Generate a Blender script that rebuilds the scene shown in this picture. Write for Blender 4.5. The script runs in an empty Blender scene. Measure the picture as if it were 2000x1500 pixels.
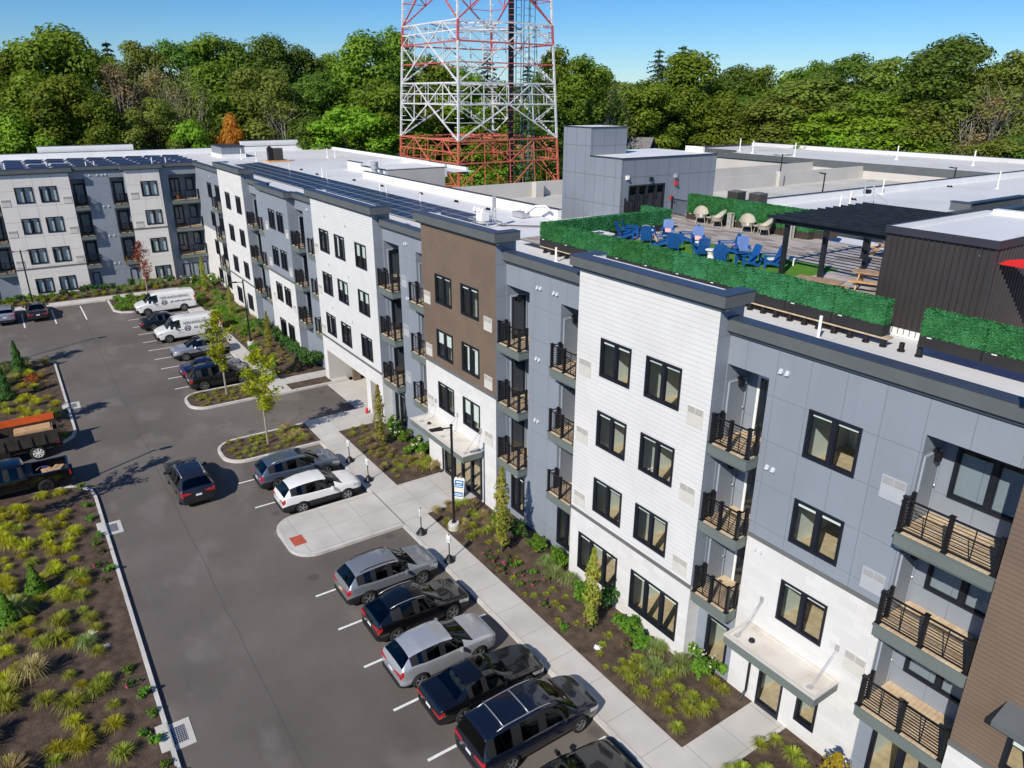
import bpy, bmesh, math, random
from mathutils import Vector, Matrix
R = math.radians
rnd = random.Random(7)
scene = bpy.context.scene
col = scene.collection

# ------------------------------------------------------------------ camera, sky, sun, exposure
cam_d = bpy.data.cameras.new("camera")
cam = bpy.data.objects.new("camera", cam_d)
col.objects.link(cam)
YAW, PITCH, ROLL = 0.600627026, 0.373386553, 0.00463067781
CAM = Vector((-0.0512, 0.0706, 21.5056))
def camera_matrix():
    cy, sy = math.cos(YAW), math.sin(YAW)
    cp, sp = math.cos(PITCH), math.sin(PITCH)
    f0 = Vector((-cy, sy, 0)); r0 = Vector((sy, cy, 0))
    f = f0 * cp + Vector((0, 0, -sp)); u = Vector((0, 0, cp)) + f0 * sp
    cr, sr = math.cos(ROLL), math.sin(ROLL)
    r = r0 * cr + u * sr; u2 = u * cr - r0 * sr
    m = Matrix(((r.x, u2.x, -f.x, CAM.x), (r.y, u2.y, -f.y, CAM.y), (r.z, u2.z, -f.z, CAM.z), (0, 0, 0, 1)))
    return m, f, r, u2
cam.matrix_world, CF, CR, CU = camera_matrix()
cam_d.sensor_width = 36.0
cam_d.lens = 1436.89 / 2000 * 36.0
cam_d.clip_end = 6000
scene.camera = cam

SUN_EL = R(37.5)
SUN_H = Vector((0.43, -0.90, 0)).normalized()          # horizontal direction towards the sun
world = bpy.data.worlds.new("World"); scene.world = world; world.use_nodes = True
wn = world.node_tree.nodes; wl = world.node_tree.links
sky = wn.new("ShaderNodeTexSky"); sky.sky_type = 'NISHITA'; sky.sun_disc = False
sky.sun_elevation = SUN_EL; sky.sun_rotation = math.atan2(SUN_H.x, SUN_H.y)
sky.air_density = 1.0; sky.dust_density = 0.0; sky.ozone_density = 3.0
bg = wn["Background"]; bg.inputs["Strength"].default_value = 0.095
tint = wn.new("ShaderNodeMix"); tint.data_type = 'RGBA'; tint.blend_type = 'MULTIPLY'; tint.inputs[0].default_value = 1.0
tint.inputs[7].default_value = (.60, .78, 1.04, 1)                 # clear, deep blue autumn air
hs_ = wn.new("ShaderNodeHueSaturation"); hs_.inputs["Saturation"].default_value = 1.18
wl.new(sky.outputs[0], tint.inputs[6]); wl.new(tint.outputs[2], hs_.inputs["Color"]); wl.new(hs_.outputs[0], bg.inputs[0])
sun_d = bpy.data.lights.new("sun", 'SUN'); sun_d.energy = 4.9; sun_d.angle = R(0.5); sun_d.color = (1.0, 0.93, 0.82)
sun = bpy.data.objects.new("sun", sun_d); col.objects.link(sun)
to_sun = Vector((SUN_H.x * math.cos(SUN_EL), SUN_H.y * math.cos(SUN_EL), math.sin(SUN_EL)))
sun.rotation_euler = to_sun.to_track_quat('Z', 'Y').to_euler()
sun.location = (0, -40, 60)
scene.view_settings.view_transform = 'Standard'
scene.view_settings.look = 'None'
scene.view_settings.exposure = 0.12
scene.view_settings.gamma = 1.0
scene.cycles.max_bounces = 6
scene.cycles.transparent_max_bounces = 10
scene.cycles.use_denoising = True

# ------------------------------------------------------------------ materials
MATS = {}
def nmat(name):
    m = bpy.data.materials.new(name); m.use_nodes = True
    nt = m.node_tree
    return m, nt, nt.nodes["Principled BSDF"]
def noise(nt, scale, detail=4, rough=.55, coord='Object', stretch=None):
    tc = nt.nodes.new("ShaderNodeTexCoord")
    n = nt.nodes.new("ShaderNodeTexNoise"); n.inputs["Scale"].default_value = scale
    n.inputs["Detail"].default_value = detail; n.inputs["Roughness"].default_value = rough
    src = tc.outputs[coord]
    if stretch:
        mp = nt.nodes.new("ShaderNodeMapping"); mp.inputs["Scale"].default_value = stretch
        nt.links.new(src, mp.inputs[0]); src = mp.outputs[0]
    nt.links.new(src, n.inputs["Vector"])
    return n.outputs["Fac"]
def ramp(nt, fac, stops):
    r = nt.nodes.new("ShaderNodeValToRGB"); e = r.color_ramp.elements
    while len(e) < len(stops): e.new(0.5)
    for k, (p, c) in enumerate(stops):
        e[k].position = p; e[k].color = (*c, 1) if len(c) == 3 else c
    nt.links.new(fac, r.inputs[0])
    return r.outputs[0]
def mixc(nt, fac, a, b, mode='MIX'):
    m = nt.nodes.new("ShaderNodeMix"); m.data_type = 'RGBA'; m.blend_type = mode
    for s, v in ((m.inputs[0], fac), (m.inputs[6], a), (m.inputs[7], b)):
        if hasattr(v, "links") or hasattr(v, "is_linked"): nt.links.new(v, s)
        elif isinstance(v, (int, float)): s.default_value = v
        else: s.default_value = (*v, 1) if len(v) == 3 else v
    return m.outputs[2]
def math_n(nt, op, a, b=0.0, c=0.0):
    m = nt.nodes.new("ShaderNodeMath"); m.operation = op
    for s, v in zip(m.inputs, (a, b, c)):
        if hasattr(v, "is_linked"): nt.links.new(v, s)
        else: s.default_value = v
    return m.outputs[0]
def bump(nt, p, h, strength=.3, dist=.02):
    b = nt.nodes.new("ShaderNodeBump"); b.inputs["Strength"].default_value = strength; b.inputs["Distance"].default_value = dist
    nt.links.new(h, b.inputs["Height"]); nt.links.new(b.outputs[0], p.inputs["Normal"])
def xyz(nt, coord='Object'):
    tc = nt.nodes.new("ShaderNodeTexCoord"); s = nt.nodes.new("ShaderNodeSeparateXYZ")
    nt.links.new(tc.outputs[coord], s.inputs[0]); return s.outputs
def plain(name, c, rough=.6, metal=0.0, var=.12, scale=3.0, spec=.4, coat=0.0, bumpy=0.0):
    """a surface with slight irregular wear, never one flat colour"""
    m, nt, p = nmat(name)
    f = noise(nt, scale)
    lo = tuple(v * (1 - var) for v in c); hi = tuple(min(1, v * (1 + var)) for v in c)
    nt.links.new(ramp(nt, f, [(.3, lo), (.7, hi)]), p.inputs["Base Color"])
    p.inputs["Roughness"].default_value = rough; p.inputs["Metallic"].default_value = metal
    p.inputs["Specular IOR Level"].default_value = spec
    if coat: p.inputs["Coat Weight"].default_value = coat; p.inputs["Coat Roughness"].default_value = .04
    if bumpy: bump(nt, p, noise(nt, scale * 12), bumpy)
    MATS[name] = m
    return m
def line_mask(nt, v, period, width, offset=0.0):
    """1 in a thin line of the given width each period along v"""
    a = math_n(nt, 'ADD', v, offset + 1000 * period)
    f = math_n(nt, 'FRACT', math_n(nt, 'DIVIDE', a, period))
    return math_n(nt, 'LESS_THAN', f, width / period)

def mat_lap(name, c, period, linec, var=.05):
    m, nt, p = nmat(name); s = xyz(nt)
    f = noise(nt, .8); base = ramp(nt, f, [(.3, tuple(v * (1 - var) for v in c)), (.7, tuple(min(1, v * (1 + var)) for v in c))])
    st = noise(nt, 6, stretch=(1, 1, .12)); base = mixc(nt, math_n(nt, 'MULTIPLY', math_n(nt, 'GREATER_THAN', st, .62), .06), base, tuple(v * .6 for v in c))
    ln = math_n(nt, 'MULTIPLY', line_mask(nt, s[2], period, .016), .75)
    nt.links.new(mixc(nt, ln, base, linec), p.inputs["Base Color"])
    fr = math_n(nt, 'FRACT', math_n(nt, 'DIVIDE', math_n(nt, 'ADD', s[2], 1000 * period), period))
    bump(nt, p, fr, .35, -.012)
    p.inputs["Roughness"].default_value = .55; MATS[name] = m; return m
def mat_panel(name, c, px, offx, pz, offz, linec, axis=0, var=.06, w=.025):
    m, nt, p = nmat(name); s = xyz(nt)
    f = noise(nt, .35, 6); base = ramp(nt, f, [(.3, tuple(v * (1 - var) for v in c)), (.7, tuple(min(1, v * (1 + var)) for v in c))])
    stv = noise(nt, 1.6, 4, .6, stretch=(1, 1, .06)); base = mixc(nt, math_n(nt, 'MULTIPLY', ramp(nt, stv, [(.52, (0, 0, 0)), (.75, (1, 1, 1))]), .16), base, tuple(v * .55 for v in c))
    l1 = line_mask(nt, s[axis], px, w, offx); l2 = line_mask(nt, s[2], pz, w, offz)
    ln = math_n(nt, 'MAXIMUM', l1, l2)
    nt.links.new(mixc(nt, ln, base, linec), p.inputs["Base Color"])
    bump(nt, p, math_n(nt, 'SUBTRACT', 1.0, ln), .4, .01)
    p.inputs["Roughness"].default_value = .5; MATS[name] = m; return m
def mat_stone(name, c):
    """large format stone veneer with faint grey blotches"""
    m, nt, p = nmat(name)
    tc = nt.nodes.new("ShaderNodeTexCoord"); mp = nt.nodes.new("ShaderNodeMapping")
    mp.inputs["Rotation"].default_value = (R(90), 0, 0); nt.links.new(tc.outputs["Object"], mp.inputs[0])
    b = nt.nodes.new("ShaderNodeTexBrick"); b.inputs["Scale"].default_value = 1.0
    b.inputs["Brick Width"].default_value = .62; b.inputs["Row Height"].default_value = .3; b.inputs["Mortar Size"].default_value = .004
    b.inputs["Color1"].default_value = (*c, 1); b.inputs["Color2"].default_value = (*[v * .9 for v in c], 1); b.inputs["Mortar"].default_value = (*[v * .8 for v in c], 1)
    nt.links.new(mp.outputs[0], b.inputs["Vector"])
    f = noise(nt, 1.4, 6)
    nt.links.new(mixc(nt, math_n(nt, 'MULTIPLY', f, .25), b.outputs[0], tuple(v * .62 for v in c)), p.inputs["Base Color"])
    p.inputs["Roughness"].default_value = .7; bump(nt, p, noise(nt, 25), .15); MATS[name] = m; return m
def mat_ground(name, stops, scale, rough=.9, bump_s=40, bs=.3, fine=None):
    m, nt, p = nmat(name)
    c = ramp(nt, noise(nt, scale, 8, .6), stops)
    if fine:
        c = mixc(nt, math_n(nt, 'MULTIPLY', math_n(nt, 'GREATER_THAN', noise(nt, fine[0], 3), fine[1]), fine[3]), c, fine[2])
    nt.links.new(c, p.inputs["Base Color"]); p.inputs["Roughness"].default_value = rough
    p.inputs["Specular IOR Level"].default_value = .25
    bump(nt, p, noise(nt, bump_s, 4), bs, .03); MATS[name] = m; return m
def mat_leaf(name, c1, c2, trans=.35, scale=.25, c3=None):
    m, nt, p = nmat(name)
    oi = nt.nodes.new("ShaderNodeObjectInfo")
    f = noise(nt, scale, 3); g = noise(nt, scale * 9, 2)
    fac = math_n(nt, 'ADD', math_n(nt, 'MULTIPLY', f, .75), math_n(nt, 'MULTIPLY', g, .4))
    cc = ramp(nt, fac, [(.38, c1), (.72, c2)] if c3 is None else [(.38, c1), (.58, c2), (.72, c3)])
    hs = nt.nodes.new("ShaderNodeHueSaturation")
    nt.links.new(cc, hs.inputs["Color"])
    nt.links.new(math_n(nt, 'ADD', .48, math_n(nt, 'MULTIPLY', oi.outputs["Random"], .035)), hs.inputs["Hue"])
    nt.links.new(math_n(nt, 'ADD', .8, math_n(nt, 'MULTIPLY', oi.outputs["Random"], .4)), hs.inputs["Value"])
    nt.links.new(hs.outputs[0], p.inputs["Base Color"]); p.inputs["Roughness"].default_value = .55
    p.inputs["Specular IOR Level"].default_value = .25
    tr = nt.nodes.new("ShaderNodeBsdfTranslucent"); nt.links.new(hs.outputs[0], tr.inputs[0])
    mx = nt.nodes.new("ShaderNodeMixShader"); mx.inputs[0].default_value = trans
    out = nt.nodes["Material Output"]
    nt.links.new(p.outputs[0], mx.inputs[1]); nt.links.new(tr.outputs[0], mx.inputs[2]); nt.links.new(mx.outputs[0], out.inputs[0])
    MATS[name] = m; return m
def mat_glass(name, tint=(.90, .95, .93), refl=1.0):
    m, nt, p = nmat(name)
    tr = nt.nodes.new("ShaderNodeBsdfTransparent"); tr.inputs[0].default_value = (*tint, 1)
    gl = nt.nodes.new("ShaderNodeBsdfGlossy"); gl.inputs["Roughness"].default_value = .01; gl.inputs[0].default_value = (.9, .95, 1, 1)
    lw = nt.nodes.new("ShaderNodeLayerWeight"); lw.inputs[0].default_value = .5
    fr = math_n(nt, 'ADD', .055, math_n(nt, 'MULTIPLY', .9, math_n(nt, 'POWER', lw.outputs["Facing"], 4.5)))
    mx = nt.nodes.new("ShaderNodeMixShader")
    nt.links.new(math_n(nt, 'MULTIPLY', fr, refl), mx.inputs[0]); nt.links.new(tr.outputs[0], mx.inputs[1]); nt.links.new(gl.outputs[0], mx.inputs[2])
    nt.links.new(mx.outputs[0], nt.nodes["Material Output"].inputs[0]); MATS[name] = m; return m
def mat_paint(name, c, metal=.35, rough=.28):
    m, nt, p = nmat(name)
    f = noise(nt, 220, 1)
    nt.links.new(ramp(nt, f, [(.35, tuple(v * .85 for v in c)), (.65, tuple(min(1, v * 1.12) for v in c))]), p.inputs["Base Color"])
    p.inputs["Metallic"].default_value = metal; p.inputs["Roughness"].default_value = rough
    p.inputs["Coat Weight"].default_value = .9; p.inputs["Coat Roughness"].default_value = .03
    MATS[name] = m; return m

# ------------------------------------------------------------------ mesh helpers
class MB:
    def __init__(s): s.v = []; s.f = []; s.m = []
    def face(s, pts, mi=0):
        n = len(s.v); s.v += [tuple(p) for p in pts]; s.f.append(tuple(range(n, n + len(pts)))); s.m.append(mi)
    def box(s, a, b, mi=0):
        x0, y0, z0 = [min(p, q) for p, q in zip(a, b)]; x1, y1, z1 = [max(p, q) for p, q in zip(a, b)]
        n = len(s.v)
        s.v += [(x0, y0, z0), (x1, y0, z0), (x1, y1, z0), (x0, y1, z0), (x0, y0, z1), (x1, y0, z1), (x1, y1, z1), (x0, y1, z1)]
        for f in ((0, 3, 2, 1), (4, 5, 6, 7), (0, 1, 5, 4), (1, 2, 6, 5), (2, 3, 7, 6), (3, 0, 4, 7)):
            s.f.append(tuple(n + i for i in f)); s.m.append(mi)
    def hexa(s, p, mi=0):
        n = len(s.v); s.v += [tuple(q) for q in p]
        for f in ((0, 3, 2, 1), (4, 5, 6, 7), (0, 1, 5, 4), (1, 2, 6, 5), (2, 3, 7, 6), (3, 0, 4, 7)):
            s.f.append(tuple(n + i for i in f)); s.m.append(mi)
    def bar(s, a, b, w, h=None, mi=0, up=(0, 0, 1)):
        """square bar from a to b"""
        a = Vector(a); b = Vector(b); d = (b - a)
        if d.length < 1e-6: return
        d.normalize(); u = Vector(up)
        if abs(d.dot(u)) > .95: u = Vector((1, 0, 0))
        r = d.cross(u).normalized(); u = r.cross(d)
        h = h or w; r *= w / 2; u *= h / 2
        s.hexa([a - r - u, a + r - u, a + r + u, a - r + u, b - r - u, b + r - u, b + r + u, b - r + u], mi)
    def tube(s, pts, rad, n=8, mi=0, cap=True):
        """round tube through pts, rad a number or one per point"""
        pts = [Vector(p) for p in pts]; rads = rad if isinstance(rad, (list, tuple)) else [rad] * len(pts)
        rings = []; pr = None
        for i, p in enumerate(pts):
            d = (pts[min(i + 1, len(pts) - 1)] - pts[max(i - 1, 0)]).normalized()
            if pr is None:
                u = Vector((0, 0, 1)) if abs(d.z) < .9 else Vector((1, 0, 0)); r = d.cross(u).normalized()
            else:
                r = (pr - d * pr.dot(d)).normalized()
            pr = r; u = r.cross(d); n0 = len(s.v); rings.append(n0)
            for k in range(n):
                a = 2 * math.pi * k / n; s.v.append(tuple(p + (r * math.cos(a) + u * math.sin(a)) * rads[i]))
        for a, b in zip(rings, rings[1:]):
            for k in range(n):
                s.f.append((a + k, a + (k + 1) % n, b + (k + 1) % n, b + k)); s.m.append(mi)
        if cap:
            s.f.append(tuple(rings[0] + k for k in reversed(range(n)))); s.m.append(mi)
            s.f.append(tuple(rings[-1] + k for k in range(n))); s.m.append(mi)
    def lathe(s, prof, n=16, c=(0, 0, 0), mi=0):
        rings = []
        for r, z in prof:
            rings.append(len(s.v))
            for k in range(n):
                a = 2 * math.pi * k / n; s.v.append((c[0] + r * math.cos(a), c[1] + r * math.sin(a), c[2] + z))
        for a, b in zip(rings, rings[1:]):
            for k in range(n):
                s.f.append((a + k, a + (k + 1) % n, b + (k + 1) % n, b + k)); s.m.append(mi)
        s.f.append(tuple(rings[0] + k for k in reversed(range(n)))); s.m.append(mi)
        s.f.append(tuple(rings[-1] + k for k in range(n))); s.m.append(mi)
    def mesh(s, name, mats, smooth=False):
        me = bpy.data.meshes.new(name); me.from_pydata(s.v, [], s.f)
        for m in mats: me.materials.append(MATS[m] if isinstance(m, str) else m)
        me.polygons.foreach_set("material_index", s.m)
        if smooth: me.polygons.foreach_set("use_smooth", [True] * len(s.f))
        me.update(); return me
    def obj(s, name, mats, parent=None, smooth=False, loc=None):
        if isinstance(mats, str): mats = [mats]
        return link(name, s.mesh(name, mats, smooth), parent, loc)
def link(name, me, parent=None, loc=None):
    o = bpy.data.objects.new(name, me); col.objects.link(o)
    if parent: o.parent = parent
    if loc is not None: o.location = loc
    return o
def tag(o, label=None, cat=None, group=None, kind=None):
    if label: o["label"] = label
    if cat: o["category"] = cat
    if group: o["group"] = group
    if kind: o["kind"] = kind
    return o
def empty(name, loc, label, cat, group=None, rz=0.0):
    o = bpy.data.objects.new(name, None); col.objects.link(o); o.location = loc; o.rotation_euler = (0, 0, rz)
    o.empty_display_size = .2
    return tag(o, label, cat, group)
def copy_tree(o, parent=None, name=None):
    c = o.copy(); col.objects.link(c)
    if parent: c.parent = parent
    for ch in list(o.children): copy_tree(ch, c)
    return c
def structure(o): o["kind"] = "structure"; return o
def gz(x):
    """the lot rises gently towards the far wing"""
    return .00062 * max(0, -60 - x) ** 2
def G(x, y, h=0.0):
    """plan coordinates read on the level datum -> point on the sloping ground"""
    k = 1.0
    for _ in range(5): k = 1 - gz(x * k) / 21.54
    return Vector((x * k, y * k, gz(x * k) + h))
# surfaces of the place
mat_ground("asphalt", [(.3, (.092, .080, .072)), (.5, (.124, .109, .099)), (.72, (.160, .142, .130))], .13, .9, 60, .35, fine=(90, .58, (.22, .20, .185), .3))
def asphalt_wear_and_sunlight():
    """painted pale patches of sunlight thrown back by the windows, dark drips and the paving joint down the middle of the lane"""
    nt = MATS["asphalt"].node_tree; p = nt.nodes["Principled BSDF"]; c = p.inputs["Base Color"].links[0].from_socket; s = xyz(nt)
    w = ramp(nt, noise(nt, .42, 3, .5, stretch=(.6, 1, 1)), [(.56, (0, 0, 0)), (.66, (1, 1, 1))])
    c = mixc(nt, math_n(nt, 'MULTIPLY', w, .30), c, (.22, .20, .185))  # window-reflected sunlight on the lane, put into the colour as pale patches
    d = ramp(nt, noise(nt, 2.2, 5, .7), [(.66, (0, 0, 0)), (.74, (1, 1, 1))]); c = mixc(nt, math_n(nt, 'MULTIPLY', d, .35), c, (.05, .045, .042))
    j = math_n(nt, 'LESS_THAN', math_n(nt, 'ABSOLUTE', math_n(nt, 'SUBTRACT', s[1], math_n(nt, 'ADD', 4.7, math_n(nt, 'MULTIPLY', noise(nt, .3, 2), .25)))), .035)
    c = mixc(nt, math_n(nt, 'MULTIPLY', j, .4), c, (.07, .063, .058))
    vo = nt.nodes.new("ShaderNodeTexVoronoi"); vo.inputs["Scale"].default_value = .62; nt.links.new(nt.nodes.new("ShaderNodeTexCoord").outputs["Object"], vo.inputs["Vector"])
    dr = math_n(nt, 'MULTIPLY', ramp(nt, vo.outputs["Distance"], [(.10, (1, 1, 1)), (.22, (0, 0, 0))]), math_n(nt, 'GREATER_THAN', s[1], 8.6))
    c = mixc(nt, math_n(nt, 'MULTIPLY', dr, .45), c, (.045, .04, .037))
    sc = ramp(nt, noise(nt, 3.0, 5, .75, stretch=(.25, 1.3, 1)), [(.60, (0, 0, 0)), (.68, (1, 1, 1))]); c = mixc(nt, math_n(nt, 'MULTIPLY', sc, .22), c, (.055, .05, .046))
    nt.links.new(c, p.inputs["Base Color"])
asphalt_wear_and_sunlight()
mat_ground("concrete", [(.3, (.36, .35, .33)), (.7, (.48, .465, .44))], .5, .85, 50, .12)
mat_ground("concrete_light", [(.3, (.46, .44, .41)), (.7, (.58, .56, .52))], .4, .85, 50, .12)
mat_ground("kerb_stone", [(.3, (.42, .41, .39)), (.7, (.6, .58, .55))], 1.2, .85, 50, .15)
mat_ground("mulch", [(.3, (.040, .028, .021)), (.5, (.078, .054, .040)), (.72, (.135, .095, .068))], 2.2, .95, 28, 1.0, fine=(22, .6, (.19, .135, .095), .5))
mat_ground("membrane", [(.25, (.55, .55, .55)), (.5, (.66, .66, .66)), (.75, (.74, .74, .735))], .12, .5, 8, .06, fine=(.22, .68, (.34, .32, .30), .25))
mat_ground("wood_floor", [(.3, (.42, .31, .20)), (.7, (.60, .47, .32))], 4, .5, 10, .05)
mat_ground("deck_wood", [(.25, (.40, .28, .17)), (.5, (.54, .41, .27)), (.75, (.66, .54, .38))], 2.5, .7, 20, .1)
mat_ground("forest_floor", [(.3, (.025, .03, .014)), (.7, (.06, .065, .03))], .2, .95, 4, .4)
mat_ground("turf", [(.3, (.06, .17, .012)), (.7, (.10, .25, .02))], 1.5, .9, 80, .5)
mat_ground("road_mark", [(.25, (.55, .55, .53)), (.6, (.78, .78, .76))], 6, .8, 60, .1)
mat_ground("tactile_red", [(.3, (.36, .07, .045)), (.7, (.48, .11, .07))], 3, .85, 40, .2)
mat_lap("lap_white", (.64, .64, .635), .2, (.42, .42, .42))
mat_stone("stucco_white", (.70, .69, .675))
mat_stone("stucco_cream", (.74, .71, .665))
mat_lap("siding_brown", (.165, .118, .085), .15, (.075, .053, .04), .1)
mat_panel("panel_grey", (.235, .265, .312), 1.22, .3, 1.605, .55, (.145, .165, .195), 0, .06, .018)
mat_panel("panel_grey_y", (.235, .265, .312), 1.22, .3, 1.605, .55, (.145, .165, .195), 1, .06, .018)
mat_panel("panel_cream_y", (.70, .665, .62), 1.75, .12, 1.605, .85, (.33, .31, .28), 1)
mat_panel("panel_tower", (.20, .225, .26), 1.05, .2, 1.85, .2, (.10, .11, .13), 0, .05, .03)
mat_panel("panel_tower_y", (.20, .225, .26), 1.05, .2, 1.85, .2, (.10, .11, .13), 1, .05, .03)
plain("fascia", (.105, .115, .12), .5, 0, .08, 1.0)
plain("fascia_cap", (.06, .075, .115), .4, .3, .1, 1.0)
plain("fascia_green", (.135, .16, .15), .55, 0, .06, 1.0)
plain("band_dark", (.13, .135, .135), .6, 0, .08, 1)
plain("frame_black", (.012, .014, .022), .4, 0, .2, 2)
plain("rail_black", (.010, .010, .012), .4, 0, .2, 4)
plain("trim_grey", (.34, .375, .43), .5, 0, .05, 1)
plain("door_grey", (.21, .235, .275), .45, 0, .05, 1)
plain("vent_grey", (.57, .55, .51), .5, 0, .06, 2)
plain("vent_slot", (.27, .26, .25), .6, 0, .1, 9)
plain("room_wall", (.62, .66, .63), .8, 0, .05, .6)
plain("curtain", (.62, .63, .64), .8, 0, .12, 4)
plain("blind_white", (.75, .78, .76), .6, 0, .05, 5)
plain("membrane_white", (.74, .74, .73), .5, 0, .06, .5)
plain("roof_cap_dark", (.045, .045, .06), .4, .2, .1, 1)
plain("pvc_white", (.78, .78, .76), .4, 0, .03, 3)
plain("steel", (.42, .43, .44), .4, .7, .12, 3)
plain("galv", (.52, .53, .54), .45, .5, .12, 6)
plain("tower_orange", (.56, .15, .09), .55, 0, .25, 1.3)
plain("tower_white", (.62, .62, .62), .5, 0, .2, 1.3)
plain("tower_red", (.50, .10, .10), .5, 0, .2, 1.3)
plain("cable_black", (.012, .013, .02), .5, 0, .2, 1)
plain("ladder_teal", (.10, .22, .25), .5, .2, .1, 1)
plain("planter_black", (.022, .021, .021), .5, 0, .15, 2)
plain("planter_brown", (.045, .033, .027), .6, 0, .2, 3)
plain("pallet_wood", (.46, .36, .25), .7, 0, .2, 5)
plain("chair_blue", (.010, .085, .30), .45, 0, .12, 6)
plain("pillow_pink", (.72, .38, .36), .8, 0, .15, 8)
plain("pillow_white", (.74, .73, .72), .8, 0, .12, 8)
plain("pillow_navy", (.03, .03, .14), .8, 0, .12, 8)
plain("wicker", (.40, .37, .30), .7, 0, .25, 30)
plain("table_white", (.74, .74, .73), .5, 0, .05, 4)
plain("picnic_top", (.33, .22, .14), .7, 0, .25, 5)
plain("picnic_base", (.58, .33, .13), .65, 0, .2, 5)
plain("pergola_black", (.016, .019, .026), .35, 0, .3, 2)
plain("shed_dark", (.052, .047, .047), .4, .2, .1, 1)
plain("sail_red", (.66, .02, .02), .7, 0, .06, 2)
plain("tyre", (.014, .014, .015), .8, 0, .25, 9)
plain("rim", (.42, .43, .45), .3, .8, .1, 8)
plain("rim_dark", (.09, .09, .10), .35, .7, .1, 8)
plain("car_glass", (.008, .012, .018), .04, 0, .1, 2, spec=.8, coat=1)
plain("car_black", (.014, .014, .015), .55, 0, .15, 4)
plain("lamp_red", (.42, .012, .016), .12, 0, .2, 6, spec=.7, coat=1)
plain("lamp_clear", (.55, .57, .60), .1, .3, .15, 6, spec=.7, coat=1)
plain("lamp_amber", (.72, .22, .02), .12, 0, .2, 6, coat=1)
plain("plate_white", (.66, .69, .74), .4, 0, .05, 20)
plain("plate_amber", (.72, .42, .06), .4, 0, .05, 20)
plain("logo_dark", (.02, .022, .05), .5, 0, .05, 3)
plain("truck_orange", (.60, .10, .02), .5, 0, .15, 3)
plain("cardboard", (.45, .29, .16), .8, 0, .12, 3)
plain("rust_bed", (.05, .042, .036), .6, .2, .3, 3)
plain("bark", (.11, .085, .065), .9, 0, .3, 2.5, bumpy=.4)
plain("bark_pale", (.30, .27, .225), .9, 0, .25, 2, bumpy=.3)
plain("hydrant_red", (.5, .03, .03), .4, 0, .1, 3)
plain("sign_white", (.76, .76, .75), .5, 0, .03, 6)
plain("sign_blue", (.02, .13, .32), .5, 0, .06, 6)
plain("sign_cream", (.62, .52, .36), .5, 0, .1, 6)
plain("flower_white", (.76, .72, .58), .6, 0, .1, 9)
plain("flower_pink", (.42, .05, .12), .6, 0, .2, 9)
plain("stone_base", (.52, .50, .47), .8, 0, .1, 5)
plain("condenser", (.055, .052, .05), .6, .1, .2, 14)
plain("concrete_wall", (.50, .48, .45), .85, 0, .08, .3)
plain("terracotta", (.42, .16, .06), .7, 0, .12, 5)
plain("house_white", (.66, .65, .62), .7, 0, .08, 1)
plain("roof_shingle", (.16, .15, .15), .8, 0, .2, 2)
mat_glass("window_glass")
mat_glass("clear_glass", (.85, .92, .9), .8)
def membrane_wear():
    """sheet seams and ponding stains of the white roof"""
    nt = MATS["membrane"].node_tree; p = nt.nodes["Principled BSDF"]; c = p.inputs["Base Color"].links[0].from_socket; s = xyz(nt)
    c = mixc(nt, math_n(nt, 'MULTIPLY', line_mask(nt, s[1], 2.9, .05), .30), c, (.40, .40, .40)); c = mixc(nt, math_n(nt, 'MULTIPLY', line_mask(nt, s[0], 14.0, .06), .30), c, (.40, .40, .40))
    d = ramp(nt, noise(nt, .55, 5, .6, stretch=(.5, 1.6, 1)), [(.66, (0, 0, 0)), (.72, (1, 1, 1))]); c = mixc(nt, math_n(nt, 'MULTIPLY', d, .45), c, (.24, .21, .18))
    nt.links.new(c, p.inputs["Base Color"])
membrane_wear()
mat_glass("car_window", (.20, .235, .24), .8)
plain("seat_dark", (.03, .03, .032), .8, 0, .15, 6)
plain("seat_pale", (.52, .48, .38), .8, 0, .1, 6)
plain("hood_grey", (.50, .52, .55), .5, 0, .05, 3)
# deck pavers: long boards of mixed warm greys
m, nt, p = nmat("paver"); s = xyz(nt)
cv = nt.nodes.new("ShaderNodeTexVoronoi"); cv.inputs["Scale"].default_value = 1.0
tc = nt.nodes.new("ShaderNodeTexCoord"); mp = nt.nodes.new("ShaderNodeMapping"); mp.inputs["Scale"].default_value = (.9, 3.2, 1); nt.links.new(tc.outputs["Object"], mp.inputs[0]); nt.links.new(mp.outputs[0], cv.inputs["Vector"])
c1 = ramp(nt, cv.outputs["Color"], [(.15, (.20, .165, .145)), (.5, (.36, .315, .285)), (.85, (.47, .43, .39))])
lm = math_n(nt, 'MAXIMUM', line_mask(nt, s[0], .6, .012), line_mask(nt, s[1], .6, .012))
nt.links.new(mixc(nt, lm, c1, (.16, .14, .13)), p.inputs["Base Color"]); p.inputs["Roughness"].default_value = .8; MATS["paver"] = m
# solar cells
m, nt, p = nmat("solar_cell"); s = xyz(nt)
lm = math_n(nt, 'MAXIMUM', line_mask(nt, s[0], .17, .008), line_mask(nt, s[1], .17, .008))
nt.links.new(mixc(nt, lm, (.013, .022, .055), (.05, .07, .12)), p.inputs["Base Color"]); p.inputs["Roughness"].default_value = .32; p.inputs["Specular IOR Level"].default_value = .22; MATS["solar_cell"] = m
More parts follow.
